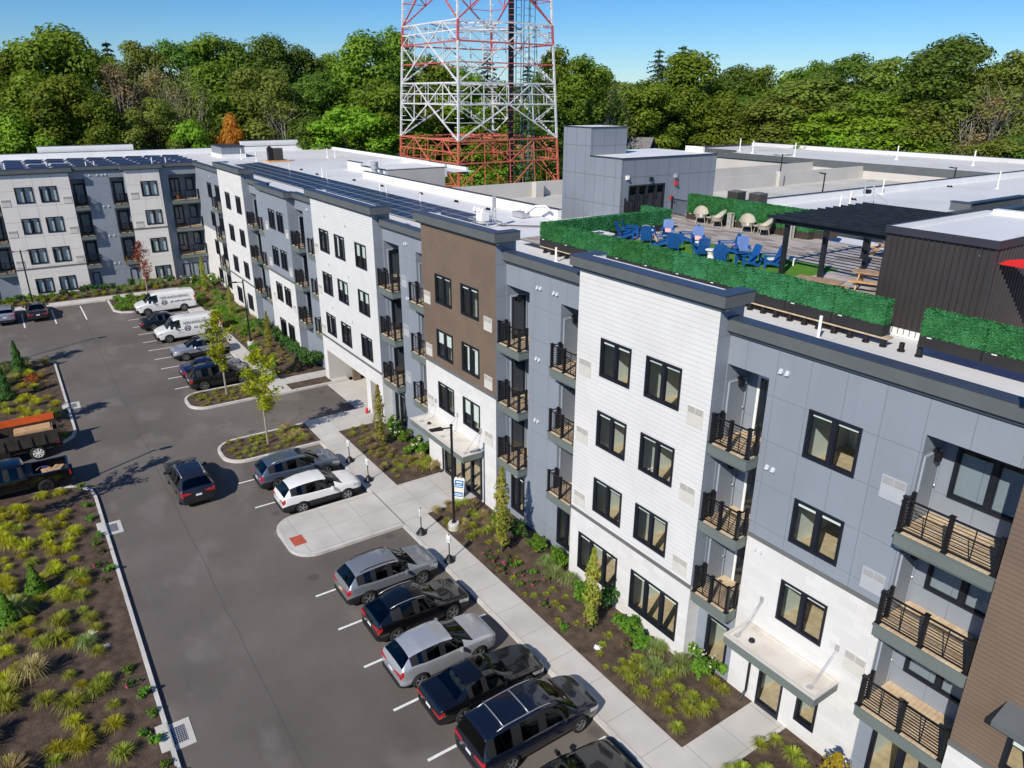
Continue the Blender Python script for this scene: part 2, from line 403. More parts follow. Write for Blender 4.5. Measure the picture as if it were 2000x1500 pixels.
# foliage
mat_leaf("leaf_oak", (.095, .170, .014), (.255, .365, .038), .5)
mat_leaf("leaf_bright", (.14, .25, .014), (.30, .46, .04), .48)
mat_leaf("leaf_dark", (.060, .135, .018), (.18, .30, .042), .48)
mat_leaf("leaf_olive", (.125, .185, .026), (.275, .345, .060), .48)
mat_leaf("leaf_tan", (.21, .16, .06), (.36, .29, .125), .4)
mat_leaf("leaf_orange", (.30, .07, .012), (.50, .16, .02), c3=(.42, .22, .03))
mat_leaf("leaf_conifer", (.022, .050, .030), (.060, .10, .055))
mat_leaf("leaf_red", (.22, .035, .03), (.42, .11, .07))
mat_leaf("leaf_young", (.28, .36, .014), (.54, .60, .04), .55, 1.2)
mat_leaf("leaf_yellow", (.36, .30, .02), (.50, .40, .03), .4, 1.5)
mat_leaf("leaf_hedge", (.022, .125, .040), (.060, .27, .095), .25, 2.2)
mat_leaf("leaf_shrub", (.06, .16, .012), (.19, .37, .035), .38, 2.0)
mat_leaf("leaf_shrub_dark", (.03, .085, .015), (.09, .19, .04), .3, 2.0)
mat_leaf("grass_green", (.22, .28, .024), (.50, .54, .08), .5, 3.0)
mat_leaf("grass_lime", (.36, .40, .016), (.66, .64, .05), .55, 3.0)
mat_leaf("grass_straw", (.33, .26, .10), (.55, .45, .21), .4, 3.0)
mat_leaf("grass_pale", (.19, .28, .07), (.40, .48, .18), .45, 3.0)
# ------------------------------------------------------------------ ground, lot, kerbs, pavements, beds
m, nt, p = nmat("sidewalk"); s = xyz(nt)
c0 = ramp(nt, noise(nt, .5, 6), [(.3, (.40, .385, .36)), (.7, (.53, .51, .48))])
lm = math_n(nt, 'MAXIMUM', line_mask(nt, s[0], 1.83, .025, .4), line_mask(nt, s[1], 1.7, .025, .75))
nt.links.new(mixc(nt, lm, c0, (.27, .26, .25)), p.inputs["Base Color"]); p.inputs["Roughness"].default_value = .85; bump(nt, p, noise(nt, 60), .12); MATS["sidewalk"] = m

def clip(poly, a, keep_gt):
    out = []
    for i in range(len(poly)):
        p0, p1 = poly[i], poly[(i + 1) % len(poly)]
        i0 = (p0[0] >= a) == keep_gt or p0[0] == a; i1 = (p1[0] >= a) == keep_gt or p1[0] == a
        if i0: out.append(p0)
        if i0 != i1:
            t = (a - p0[0]) / (p1[0] - p0[0]); out.append((a, p0[1] + t * (p1[1] - p0[1])))
    return out
def slab(name, poly, h, mat, skirt=.2):
    """a flat slab following the slope of the lot"""
    mb = MB(); xs = [q[0] for q in poly]; lo, hi = min(xs), max(xs)
    cuts = [lo] + [c for c in range(-120, -58, 4) if lo < c < hi] + [hi]
    for a, b in zip(cuts, cuts[1:]):
        q = clip(clip(poly, a, True), b, False)
        if len(q) > 2: mb.face([G(x, y, h) for x, y in q])
    for i in range(len(poly)):
        a, b = poly[i], poly[(i + 1) % len(poly)]
        n = max(1, int(abs(b[0] - a[0]) / 4)) if min(a[0], b[0]) < -58 else 1
        for k in range(n):
            p0 = (a[0] + (b[0] - a[0]) * k / n, a[1] + (b[1] - a[1]) * k / n); p1 = (a[0] + (b[0] - a[0]) * (k + 1) / n, a[1] + (b[1] - a[1]) * (k + 1) / n)
            mb.face([G(*p0, h), G(*p1, h), G(*p1, h - skirt), G(*p0, h - skirt)])
    return structure(mb.obj(name, mat))
def rect(x0, x1, y0, y1): return [(x0, y0), (x1, y0), (x1, y1), (x0, y1)]
def kerb(name, pts, w=.16, h=.15, closed=False):
    """kerb along a polyline, its left side being the outer face"""
    mb = MB(); P = [Vector((a, b)) for a, b in pts]; n = len(P); L = []; Rr = []
    for i in range(n):
        d0 = (P[i] - P[i - 1]) if (i > 0 or closed) else (P[1] - P[0]); d1 = (P[(i + 1) % n] - P[i]) if (i < n - 1 or closed) else d0
        d = (d0.normalized() + d1.normalized()).normalized(); nn = Vector((-d.y, d.x)); k = 1 / max(.5, nn.dot(Vector((-d0.normalized().y, d0.normalized().x))))
        L.append(P[i] + nn * w / 2 * k); Rr.append(P[i] - nn * w / 2 * k)
    rng = range(n) if closed else range(n - 1)
    for i in rng:
        j = (i + 1) % n; seg = max(1, int((P[j] - P[i]).length / 3))
        for k in range(seg):
            a, b = k / seg, (k + 1) / seg
            l0, l1 = L[i].lerp(L[j], a), L[i].lerp(L[j], b); r0, r1 = Rr[i].lerp(Rr[j], a), Rr[i].lerp(Rr[j], b)
            mb.hexa([G(*l0, -.1), G(*r0, -.1), G(*r1, -.1), G(*l1, -.1), G(*l0, h), G(*r0, h), G(*r1, h), G(*l1, h)])
    return structure(mb.obj(name, "kerb_stone"))
def arc(cx, cy, r, a0, a1, n=8): return [(cx + r * math.cos(R(a0 + (a1 - a0) * k / n)), cy + r * math.sin(R(a0 + (a1 - a0) * k / n))) for k in range(n + 1)]

mb = MB(); mb.face([(-1500, -800, -.6), (300, -800, -.6), (300, 1500, -.6), (-1500, 1500, -.6)])
structure(mb.obj("ground", "forest_floor"))
mb = MB()
xs = [25, 0, -20, -40] + list(range(-60, -101, -4))
for a, b in zip(xs, xs[1:]):
    mb.face([(b, -45, gz(b)), (a, -45, gz(a)), (a, 20, gz(a)), (b, 20, gz(b))])
structure(mb.obj("asphalt", "asphalt"))
# painted stall lines
mb = MB()
def stripe(x0, x1, y0, y1):
    mb.face([G(x0, y0, .006), G(x1, y0, .006), G(x1, y1, .006), G(x0, y1, .006)])
for x in (-28.19, -25.47, -22.76, -20.05, -17.35, -14.65, -11.95, -9.25): stripe(x - .06, x + .06, 8.45, 14.25)
for x in (-40.95, -37.62): stripe(x - .06, x + .06, 8.45, 14.25)
for x in (-81.73, -78.75, -75.85, -73.02, -70.2, -67.35, -64.53, -61.75, -59.06): stripe(x - .06, x + .06, 8.5, 14.3)
for y in (-5.7, -3.0, -.3, 2.4, 5.1):
    n = 3
    for k in range(n): stripe(-90.6 + 6.2 * k / n, -90.6 + 6.2 * (k + 1) / n, y - .06, y + .06)
structure(mb.obj("road_markings", "road_mark"))
# front pavement, walkways and garage apron
slab("pavement", rect(-44.3, 8, 14.56, 16.06), .15, "sidewalk")
kerb("kerb", [(-43.4, 14.47), (-35.4, 14.47)]); kerb("kerb", [(-31.2, 14.47), (8, 14.47)])
slab("pavement", rect(-47.2, -44.3, 14.6, 19.9), .15, "sidewalk")
slab("pavement", rect(-35.3, -31.55, 16.06, 19.9), .15, "sidewalk")
slab("pavement", rect(-12.7, -11.2, 16.06, 19.9), .15, "sidewalk")
slab("pavement", rect(-59.6, -53.3, 14.6, 15.95), .15, "sidewalk")
slab("pavement", rect(-56.4, -54.95, 15.95, 20.6), .15, "sidewalk")
slab("pavement", rect(-54.95, -53.3, 19.25, 20.6), .15, "sidewalk")
slab("pavement", rect(-53.3, -44.3, 18.75, 31), .02, "concrete_light", .1)
slab("pavement", rect(-53.55, -53.3, 15.95, 19.25), .15, "sidewalk")
slab("pavement", rect(-89.5, -59.6, 14.6, 15.85), .15, "sidewalk")
kerb("kerb", [(-84.4, 14.5), (-59.4, 14.5)])
slab("pavement", rect(-93.1, -91.5, -14, 14.6), .15, "sidewalk")
slab("pavement", [(-93.1, 14.6), (-91.5, 14.6), (-89.5, 14.6), (-89.5, 15.85), (-93.1, 15.85)], .15, "sidewalk")
kerb("kerb", [(-91.4, 7.75), (-91.4, -14)])
mb = MB(); mb.box((-49.1, 20.9, .021), (-48.7, 26, .03)); structure(mb.obj("trench_drain", "frame_black"))
# concrete island with a red tactile pad
pts = [(-35.4, 14.5), (-35.4, 9.9)] + arc(-34.2, 9.9, 1.2, 180, 270, 6)[1:] + [(-32.5, 8.7)] + arc(-32.5, 9.9, 1.2, 270, 360, 6)[1:] + [(-31.3, 14.5)]
slab("concrete_island", pts, .15, "sidewalk")
kerb("kerb", pts, .14, .156)
mb = MB(); mb.face([(-33.35, 8.95, .156), (-32.45, 8.95, .156), (-32.45, 9.6, .156), (-33.35, 9.6, .156)]); structure(mb.obj("tactile_paving", "tactile_red"))
def island(x0, x1, y0, y1, r):
    pts = [(x0, y1), (x0, y0 + r)] + arc(x0 + r, y0 + r, r, 180, 270, 7)[1:] + arc(x1 - r, y0 + r, r, 270, 360, 7) + [(x1, y1)]
    slab("planting_bed", pts, .13, "mulch"); kerb("kerb", pts + [(x1, y1), (x0, y1)][:1], .18, .16)
island(-46.95, -43.5, 8.55, 14.55, 1.3)
island(-57.05, -53.6, 8.65, 14.55, 1.3)
pts = [(-91.2, 7.9), (-86.2, 7.85), (-85.1, 8.4), (-84.6, 9.4), (-84.6, 14.5), (-91.2, 14.5)]
slab("planting_bed", pts, .13, "mulch"); kerb("kerb", pts[:5], .18, .16)
# foundation beds
for q in (rect(-44.3, -35.3, 16.06, 19.9), rect(-31.55, -12.7, 16.06, 19.9), rect(-11.2, 8, 16.06, 19.9), rect(-89.5, -56.4, 15.85, 20.6), rect(-54.95, -53.55, 15.95, 19.25), rect(-97.5, -93.1, -14, 15.85), rect(-97.5, -89.5, 15.85, 20.6)):
    slab("planting_bed", q, .14, "mulch", .3)
# big beds on the left, mounded towards the back
def mound(name, x0, x1, y0, y1, cut):
    mb = MB(); nx = max(2, int((x1 - x0) / 1.0)); ny = max(2, int((y1 - y0) / .8)); idx = {}
    for i in range(nx + 1):
        for j in range(ny + 1):
            x = x0 + (x1 - x0) * i / nx; y = y0 + (y1 - y0) * j / ny
            x, y = cut(x, y)
            d = min(1, max(0, (y1 - y) / 6)); z = .13 + .30 * d * d + .035 * math.sin(x * 1.7 + y) * math.cos(y * 1.3 - x * .6) * min(1, max(0, (y1 - y)))
            idx[i, j] = len(mb.v); mb.v.append(tuple(G(x, y, z)))
    for i in range(nx):
        for j in range(ny):
            mb.f.append((idx[i, j], idx[i + 1, j], idx[i + 1, j + 1], idx[i, j + 1])); mb.m.append(0)
    return structure(mb.obj(name, "mulch", smooth=True))
def bedz(x, y):
    d = min(1, max(0, (1.15 - y) / 6)); return .13 + .30 * d * d
def cut1(x, y):
    lim = -45.9 + max(0, y + .6) ** 2 * .45 if y > -.6 else -45.9
    return (max(x, lim), y)
mound("planting_bed", -45.9, 12, -13, 1.15, cut1)
kerb("kerb", [(-46, -13), (-46, -.6), (-45.85, .1), (-45.4, .75), (-44.7, 1.12), (-43.7, 1.23), (12, 1.23)])
def cut2(x, y):
    lim = -52.7 - max(0, y + .3) ** 2 * .5 if y > -.3 else -52.7
    l2 = -72.3 + max(0, y + .3) ** 2 * .6 if y > -.3 else -72.3
    return (max(min(x, lim), l2), y)
mound("planting_bed", -72.3, -52.7, -13, 1.15, cut2)
kerb("kerb", [(-72.4, -13), (-72.4, -.4), (-72.1, .4), (-71.5, .95), (-70.7, 1.23), (-54.6, 1.23), (-53.6, 1.0), (-52.95, .4), (-52.65, -.4), (-52.65, -13)])
# storm drains set in concrete collars
def storm_drain(x, label):
    r = empty("storm_drain", (x, 1.3, 0), label, "storm drain", "storm drains along the long kerb")
    mb = MB(); mb.box((-.68, -.42, -.05), (.68, -.02, .165)); mb.box((-.68, -.02, -.05), (.68, .72, .02)); mb.obj("concrete_collar", "concrete_light", r)
    mb = MB(); mb.box((-.42, .02, .0), (.42, .50, .024)); mb.obj("pit", "frame_black", r)
    mb = MB()
    for k in range(10): mb.box((-.42 + k * .0911, .02, .026), (-.40 + k * .0911, .50, .036))
    for k in range(7): mb.box((-.42, .02 + k * .076, .028), (.42, .04 + k * .076, .038))
    mb.obj("grate", "galv", r)
    r.rotation_euler = (0, 0, 0)
storm_drain(-23.35, "square storm drain grate in its concrete collar, nearest to the viewer on the long kerb")
storm_drain(-39.75, "storm drain grate in its concrete collar on the kerb across from the concrete island")
storm_drain(-59.7, "storm drain grate in its concrete collar on the kerb beyond the two trucks")
# ------------------------------------------------------------------ the apartment building
YW, YG = 19.23, 19.88          # face of the projecting bays / of the recessed grey walls
XW, XG = -94.3, -94.95         # the same for the far wing, which faces +x
RZ = 13.6                      # roof
FL = [.3, 3.6, 6.8, 10.0]
def FY(pl): return lambda a, d, z: (a, pl - d, z)
def FX(pl): return lambda a, d, z: (pl + d, a, z)
def fbox(mb, F, a0, a1, d0, d1, z0, z1, mi=0): mb.box(F(a0, d0, z0), F(a1, d1, z1), mi)
def wall(mb, F, a0, a1, z0, z1, holes=(), d=0.0, mi=0):
    A = sorted({a0, a1, *[min(max(h[k], a0), a1) for h in holes for k in (0, 1)]}); Z = sorted({z0, z1, *[min(max(h[k], z0), z1) for h in holes for k in (2, 3)]})
    for p0, p1 in zip(A, A[1:]):
        for q0, q1 in zip(Z, Z[1:]):
            ca, cz = (p0 + p1) / 2, (q0 + q1) / 2
            if any(h[0] < ca < h[1] and h[2] < cz < h[3] for h in holes): continue
            mb.face([F(p0, d, q0), F(p1, d, q0), F(p1, d, q1), F(p0, d, q1)], mi)
bld = empty("apartment_building", (-50, 25, 0), "long four storey apartment block of white, brown and grey bays with a flat white roof", "building")
def part(mb, name, mats, parent=None, label=None, smooth=False):
    o = mb.obj(name, mats, None, smooth); p = parent or bld
    o.parent = p; o.matrix_parent_inverse = Matrix.Translation(-bld.location)
    if label: o["label"] = label
    return o
def sub(mb, name, mats, parent, smooth=False):
    """a piece of a part, in the same world coordinates"""
    o = mb.obj(name, mats, None, smooth); o.parent = parent; return o
WIN = {}
def window(F, a0, a1, z0, z1, style='room', tall=False, n=2, key=None):
    """frame with panes, blind and what is seen behind the glass"""
    mb = MB(); fw = .085; dm = .05
    for p0, p1, q0, q1 in ((a0, a0 + fw, z0, z1), (a1 - fw, a1, z0, z1), (a0 + fw, a1 - fw, z0, z0 + fw), (a0 + fw, a1 - fw, z1 - fw, z1)): fbox(mb, F, p0, p1, -.14, .045, q0, q1)
    w = (a1 - a0) / n; cells = []
    for k in range(n):
        c0 = a0 + k * w + (fw if k == 0 else .075); c1 = a0 + (k + 1) * w - (fw if k == n - 1 else .075)
        if k: fbox(mb, F, a0 + k * w - .075, a0 + k * w + .075, -.13, .035, z0 + fw, z1 - fw)
        cells.append((c0, c1))
        for p0, p1, q0, q1 in ((c0, c0 + .035, z0 + fw, z1 - fw), (c1 - .035, c1, z0 + fw, z1 - fw), (c0 + .035, c1 - .035, z0 + fw, z0 + fw + .035), (c0 + .035, c1 - .035, z1 - fw - .035, z1 - fw)): fbox(mb, F, p0, p1, -.10, .0, q0, q1)
    fo = part(mb, "window", ["frame_black"])
    mb = MB()
    for c0, c1 in cells: mb.face([F(c0 + .035, -.05, z0 + fw + .035), F(c1 - .035, -.05, z0 + fw + .035), F(c1 - .035, -.05, z1 - fw - .035), F(c0 + .035, -.05, z1 - fw - .035)])
    sub(mb, "pane", ["window_glass"], fo)
    mb = MB(); bh = rnd.choice((.13, .15, .17)) if style == 'room' else .13
    for c0, c1 in cells: fbox(mb, F, c0 + .03, c1 - .03, -.10, -.06, z1 - fw - bh, z1 - fw - .03)
    if style == 'blind':
        for c0, c1 in cells:
            for k in range(int((z1 - z0) * rnd.uniform(.35, .6) / .05)): fbox(mb, F, c0 + .03, c1 - .03, -.11, -.08, z1 - fw - bh - .05 * (k + 1) + .012, z1 - fw - bh - .05 * k)
    sub(mb, "blind", ["blind_white"], fo)
    if style == 'curtain':
        mb = MB()
        for c0, c1 in cells:
            t = rnd.uniform(.62, 1.0); e = c0 + .02 + (c1 - c0 - .04) * (1 - t); N = 12
            for k in range(N):
                x0, x1 = e + (c1 - .02 - e) * k / N, e + (c1 - .02 - e) * (k + 1) / N; da, db = -.16 - .025 * (k % 2), -.16 - .025 * ((k + 1) % 2)
                mb.face([F(x0, da, z0 + .05), F(x1, db, z0 + .05), F(x1, db, z1 - .05), F(x0, da, z1 - .05)])
        sub(mb, "curtain", ["curtain"], fo)
    mb = MB(); fz = max(.3, z0 - .62) if not tall else .32; cz = z1 + .25; dp = -3.2; b0, b1 = a0 - .35, a1 + .35; f = -.15
    mb.face([F(b0, f, fz), F(b1, f, fz), F(b1, dp, fz), F(b0, dp, fz)], 1)
    mb.face([F(b0, dp, fz), F(b1, dp, fz), F(b1, dp, cz), F(b0, dp, cz)])
    mb.face([F(b0, f, fz), F(b0, dp, fz), F(b0, dp, cz), F(b0, f, cz)]); mb.face([F(b1, f, fz), F(b1, dp, fz), F(b1, dp, cz), F(b1, f, cz)])
    mb.face([F(b0, f, cz), F(b1, f, cz), F(b1, dp, cz), F(b0, dp, cz)])
    fbox(mb, F, b0 + .25, b0 + 1.05, dp + .01, dp + .05, fz, fz + 2.03, 2)
    if rnd.random() < .5 and style == 'room': fbox(mb, F, b1 - 1.1, b1 - .1, -2.6, -1.2, fz, fz + rnd.choice((.45, .75)), rnd.choice((3, 4)))
    sub(mb, "room_interior", ["room_wall", "wood_floor", "blind_white", "curtain", "door_grey"], fo)
    return (a0, a1, z0, z1)
def grille(F, a0, a1, z0, z1, mt="vent_grey"):
    mb = MB(); fbox(mb, F, a0, a1, 0, .035, z0, z1); o = part(mb, "ac_grille", [mt])
    mb = MB(); zc = z1 - (z1 - z0) * .34
    mid = (a0 + a1) / 2
    for p0, p1 in ((a0 + .03, mid - .015), (mid + .015, a1 - .03)):
        fbox(mb, F, p0, p1, .035, .038, zc, z1 - .03)
    for k in range(5): fbox(mb, F, a0 + .03, a1 - .03, .038, .045, zc + .03 + k * .04, zc + .042 + k * .04, 1)
    sub(mb, "louvre", ["vent_slot", mt], o)
def exhaust(F, a, z, n=2):
    mb = MB()
    for k in range(n):
        b = a + k * .24; q = [F(b, 0, z), F(b + .13, 0, z), F(b + .13, .10, z - .02), F(b, .10, z - .02), F(b, 0, z + .13), F(b + .13, 0, z + .13), F(b + .13, .03, z + .13), F(b, .03, z + .13)]
        mb.hexa(q)
    part(mb, "exhaust_hood", ["hood_grey"])
def balcony(F, a0, a1, z, front, back=-1.27, left=True, right=True, mid=1, things=None):
    mb = MB(); fbox(mb, F, a0, a1, 0.004, front, z - .42, z - .05); fbox(mb, F, a0 - .03, a1 + .03, .004, front + .03, z - .05, z - .012)
    fbox(mb, F, a0 + .06, a1 - .06, .004, front - .06, z - .50, z - .42)
    o = part(mb, "balcony", ["fascia_green"])
    mb = MB(); n = int((a1 - a0 - .06) / .145); w = (a1 - a0 - .06) / n
    for k in range(n): fbox(mb, F, a0 + .03 + k * w, a0 + .03 + (k + 1) * w - .008, back + .01, front - .02, z - .012, z + .014 + .003 * ((k * 7) % 3))
    sub(mb, "deck_boards", ["deck_wood"], o)
    mb = MB(); h = 1.07; pw = .055; fr = front - .08; b0, b1 = a0 + .07, a1 - .07
    posts = [b0 + (b1 - b0) * k / (mid + 1) for k in range(mid + 2)]
    for p in posts:
        fbox(mb, F, p - pw, p + pw, fr - pw, fr + pw, z, z + h + .05); fbox(mb, F, p - pw - .02, p + pw + .02, fr - pw - .02, fr + pw + .02, z + h + .05, z + h + .07)
        fbox(mb, F, p - pw - .03, p + pw + .03, fr - pw - .03, fr + pw + .03, z, z + .03)
    for zz, t in ((z + h - .02, .045), (z + .10, .03)): fbox(mb, F, b0, b1, fr - .025, fr + .025, zz - t / 2, zz + t / 2)
    for k in range(8): zz = z + .20 + k * .105; fbox(mb, F, b0, b1, fr - .008, fr + .008, zz - .008, zz + .008)
    for p0, p1 in zip(posts, posts[1:]):
        q = (p0 + p1) / 2; fbox(mb, F, q - .012, q + .012, fr - .013, fr + .013, z + .1, z + h)
    for b, on in ((b0, left), (b1, right)):
        if not on: continue
        fbox(mb, F, b - pw, b + pw, .02, .02 + 2 * pw, z, z + h + .05)
        for zz, t in ((z + h - .02, .045), (z + .10, .03)): fbox(mb, F, b - .025, b + .025, .02, fr, zz - t / 2, zz + t / 2)
        for k in range(8): zz = z + .20 + k * .105; fbox(mb, F, b - .008, b + .008, .02, fr, zz - .008, zz + .008)
        p = F(b, .08, z + .12); q = F(b, fr - .02, z + h - .06)
    sub(mb, "railing", ["rail_black"], o)
    return o
def side_door(F, a0, z0, o):
    """storage door on the left return wall of a recess"""
    m2 = MB(); fbox(m2, F, a0 + .002, a0 + .03, -1.08, -.22, z0, z0 + 2.1)
    for p, q, u, v in ((-1.14, -1.08, 0, 2.16), (-.22, -.16, 0, 2.16), (-1.08, -.22, 2.1, 2.16)): fbox(m2, F, a0 + .002, a0 + .045, p, q, z0 + u, z0 + v, 1)
    sub(m2, "door", ["door_grey", "trim_grey"], o)
    m2 = MB(); q = F(a0 + .07, -1.0, z0 + 1.0); m2.lathe([(.02, -.05), (.035, -.03), (.035, .03), (.02, .05)], 8, q); sub(m2, "door_knob", ["steel"], o)
def recess(F, a0, a1, z0, z1, style='glass', matn="panel_grey", depth=-1.27, light=True):
    mb = MB(); side = "panel_grey_y" if matn == "panel_grey" else "panel_grey"
    mb.face([F(a0, depth, z0), F(a1, depth, z0), F(a1, depth, z1), F(a0, depth, z1)], 0)
    mb.face([F(a0, 0, z0), F(a0, depth, z0), F(a0, depth, z1), F(a0, 0, z1)], 1); mb.face([F(a1, 0, z0), F(a1, depth, z0), F(a1, depth, z1), F(a1, 0, z1)], 1)
    mb.face([F(a0, 0, z1), F(a1, 0, z1), F(a1, depth, z1), F(a0, depth, z1)], 2); mb.face([F(a0, 0, z0), F(a1, 0, z0), F(a1, depth, z0), F(a0, depth, z0)], 2)
    o = part(mb, "balcony_recess", [matn, side, "band_dark"])
    D = depth + .002
    if style == 'glass':
        for u, v, w_, mt, nm in ((-1.16, -.24, .03, "frame_black", "door"),):
            m2 = MB()
            for p_, q_, z_, t_ in ((-1.12, -1.03, 0, 2.2), (-.37, -.28, 0, 2.2), (-1.03, -.37, 0, .2), (-1.03, -.37, 2.1, 2.2)): fbox(m2, F, a0 + .002, a0 + .06, p_, q_, z0 + z_, z0 + t_)
            for p_, q_, z_, t_ in ((-1.22, -1.12, 0, 2.3), (-.28, -.20, 0, 2.3), (-1.12, -.28, 2.2, 2.3)): fbox(m2, F, a0 + .002, a0 + .045, p_, q_, z0 + z_, z0 + t_, 1)
            do = sub(m2, nm, [mt, "trim_grey"], o)
            m2 = MB(); fbox(m2, F, a0 + .003, a0 + .03, -1.03, -.37, z0 + .2, z0 + 2.1); sub(m2, "door_glass", ["car_glass"], o)
        m2 = MB(); fbox(m2, F, a1 - .32, a1 - .22, D, D + .05, z0, z0 + 2.3); fbox(m2, F, a1 - .16, a1 - .10, D, D + .05, z0, z0 + 2.3); sub(m2, "corner_trim", ["blind_white"], o)
    if style == 'dark':
        m2 = MB(); c0 = a0 + .45; c1 = c0 + .95
        for p0, p1, q0, q1 in ((c0 - .1, c0, z0, z0 + 2.2), (c1, c1 + .1, z0, z0 + 2.2), (c0 - .1, c1 + .1, z0 + 2.2, z0 + 2.3)): fbox(m2, F, p0, p1, D, D + .04, q0, q1, 1)
        for p0, p1, q0, q1 in ((c0, c0 + .1, z0, z0 + 2.2), (c1 - .1, c1, z0, z0 + 2.2), (c0, c1, z0, z0 + .2), (c0, c1, z0 + 2.1, z0 + 2.2)): fbox(m2, F, p0, p1, D, D + .05, q0, q1)
        do = sub(m2, "door", ["frame_black", "frame_black"], o)
        m2 = MB(); m2.face([F(c0 + .1, D + .02, z0 + .2), F(c1 - .1, D + .02, z0 + .2), F(c1 - .1, D + .02, z0 + 2.1), F(c0 + .1, D + .02, z0 + 2.1)]); sub(m2, "door_glass", ["curtain_glass"], o)
    elif style == 'plain':
        side_door(F, a0, z0, o)
        m2 = MB()
        for c0 in (a0 + .42, a1 - .30): fbox(m2, F, c0, c0 + .10, D, D + .04, z0, z0 + 2.25)
        fbox(m2, F, a0 + .42, a1 - .20, D, D + .04, z0 + 2.25, z0 + 2.35); sub(m2, "door_trim", ["blind_white"], o)
        m2 = MB(); fbox(m2, F, a0 + .53, a1 - .31, D, D + .02, z0 + .02, z0 + 2.24); sub(m2, "glazed_door", ["car_glass"], o)
    if style == 'wide': side_door(F, a0, z0, o)
    if light:
        m2 = MB(); fbox(m2, F, a0, a0 + .10, -.75, -.6, z1 - .75, z1 - .6); fbox(m2, F, a0 + .08, a0 + .22, -.76, -.59, z1 - .95, z1 - .68); sub(m2, "wall_light", ["rail_black"], o)
    return o
plain("vent_on_grey", (.40, .42, .45), .5, 0, .05, 2)
plain("curtain_glass", (.30, .32, .34), .15, 0, .35, 5, spec=.6)
def cornice(F, a0, a1, z0, z1, out=.25, back=.30, ends=(0, 0), ret=0.0, inner=True):
    """fascia board with a cap; ret: how far the ends return over the roof"""
    e0, e1 = a0 - ends[0], a1 + ends[1]
    mb = MB(); fbox(mb, F, e0, e1, -.02, out, z0, z1 - .02); fbox(mb, F, e0 - .02, e1 + .02, -back, out + .03, z1 - .02, z1, 1); fbox(mb, F, a0 + .03, a1 - .03, -back, -back + .02, z0 - .6, z1 - .02, 2)
    fbox(mb, F, e0 + .03, e1 - .03, -.015, out * .5, z0 - .12, z0, 0)
    if ret:
        for b, s in ((a0, -1), (a1, 1)):
            fbox(mb, F, b, b + s * ends[0 if s < 0 else 1], -ret, -.02, z0, z1 - .02); fbox(mb, F, b - s * .25, b + s * (ends[0 if s < 0 else 1] + .02), -ret - .02, -back, z1 - .02, z1, 1)
            fbox(mb, F, b - s * .03, b - s * .2, -ret, -back, RZ, z1 - .02, 2)
    if ret > 1: fbox(mb, F, a0 + .28, a1 - .28, -back - .16, -back - .003, RZ, z1 - .012, 2)
    part(mb, "cornice", ["fascia", "fascia_cap", "membrane_white"])
def band(F, a0, a1, z0, z1, d=.035):
    mb = MB(); fbox(mb, F, a0 - .01, a1 + .01, 0.002, d, z0, z1); part(mb, "band_course", ["band_dark"])
def bay(F, a0, a1, layers, holes, sides, ctop, name, gap=.65, sidemats=None, ret=1.2):
    for k, (z0, z1, mt) in enumerate(layers):
        mb = MB(); wall(mb, F, a0, a1, z0, z1, holes); part(mb, name if k == len(layers) - 1 else "base_wall", [mt])
    zt = layers[-1][1]
    for k, a in enumerate((a0, a1)):
        mb = MB()
        for z0, z1, mi in sides[k]:
            mb.face([F(a, 0, z0), F(a, -gap, z0), F(a, -gap, z1), F(a, 0, z1)], mi)
        mb.face([F(a, -gap, RZ), F(a, -ret, RZ), F(a, -ret, zt), F(a, -gap, zt)], 0)
        part(mb, "side_wall", sidemats or ["panel_grey_y", "stucco_white"])
    cornice(F, a0, a1, ctop[0], ctop[1], .28, .33, (.36, .36), ret)

F0, F1 = FY(YW), FY(YG); H0, H1 = FX(XW), FX(XG)
WZ = [(.80, 2.71), (4.29, 5.95), (7.5, 9.15), (10.70, 12.36)]
def cols_windows(F, cols, floors=(3, 2, 1), style=None, w1=None):
    hs = []
    for c0, c1 in cols:
        for fl in floors:
            z0, z1 = WZ[fl] if not (fl == 0 and w1) else w1
            hs.append(window(F, c0, c1, z0, z1, style or rnd.choice(('room', 'room', 'blind', 'blind', 'curtain')), tall=(fl == 0)))
    return hs
S_GREY = [(.1, 15.2, 0)]
# nearest white bay
hs = cols_windows(F0, [(-21.58, -19.78), (-18.95, -17.13)], style='room') + [window(F0, -22.45, -19.8, .79, 2.72, 'room', True, 3), window(F0, -18.92, -16.2, .79, 2.72, 'room', True, 3)]
bay(F0, -23.1, -15.7, [(.0, 3.77, "stucco_white"), (3.77, 15.0, "lap_white")], hs, ([(.1, 15, 0)], [(.0, 3.77, 1), (3.77, 15, 0)]), (15.05, 15.48), "white_siding_bay")
band(F0, -23.1, -15.7, 3.68, 3.85)
for z in (10.40, 7.22, 4.02): grille(F0, -22.9, -22.12, z, z + .74); grille(F0, -16.7, -15.95, z, z + .74)
# brown bay
hs = cols_windows(F0, [(-35.62, -33.82), (-32.82, -31.05)])
hs.append((-35.15, -31.0, .15, 2.85))
bay(F0, -37.12, -29.48, [(.0, 6.92, "stucco_white"), (6.92, 15.0, "siding_brown")], hs, ([(.1, 15, 0)], [(.1, 15, 0)]), (15.04, 15.50), "brown_siding_bay")
band(F0, -37.12, -29.48, 6.88, 7.06)
for z in (10.40, 7.25, 4.02): grille(F0, -36.98, -36.25, z, z + .72); grille(F0, -30.55, -29.8, z, z + .72)
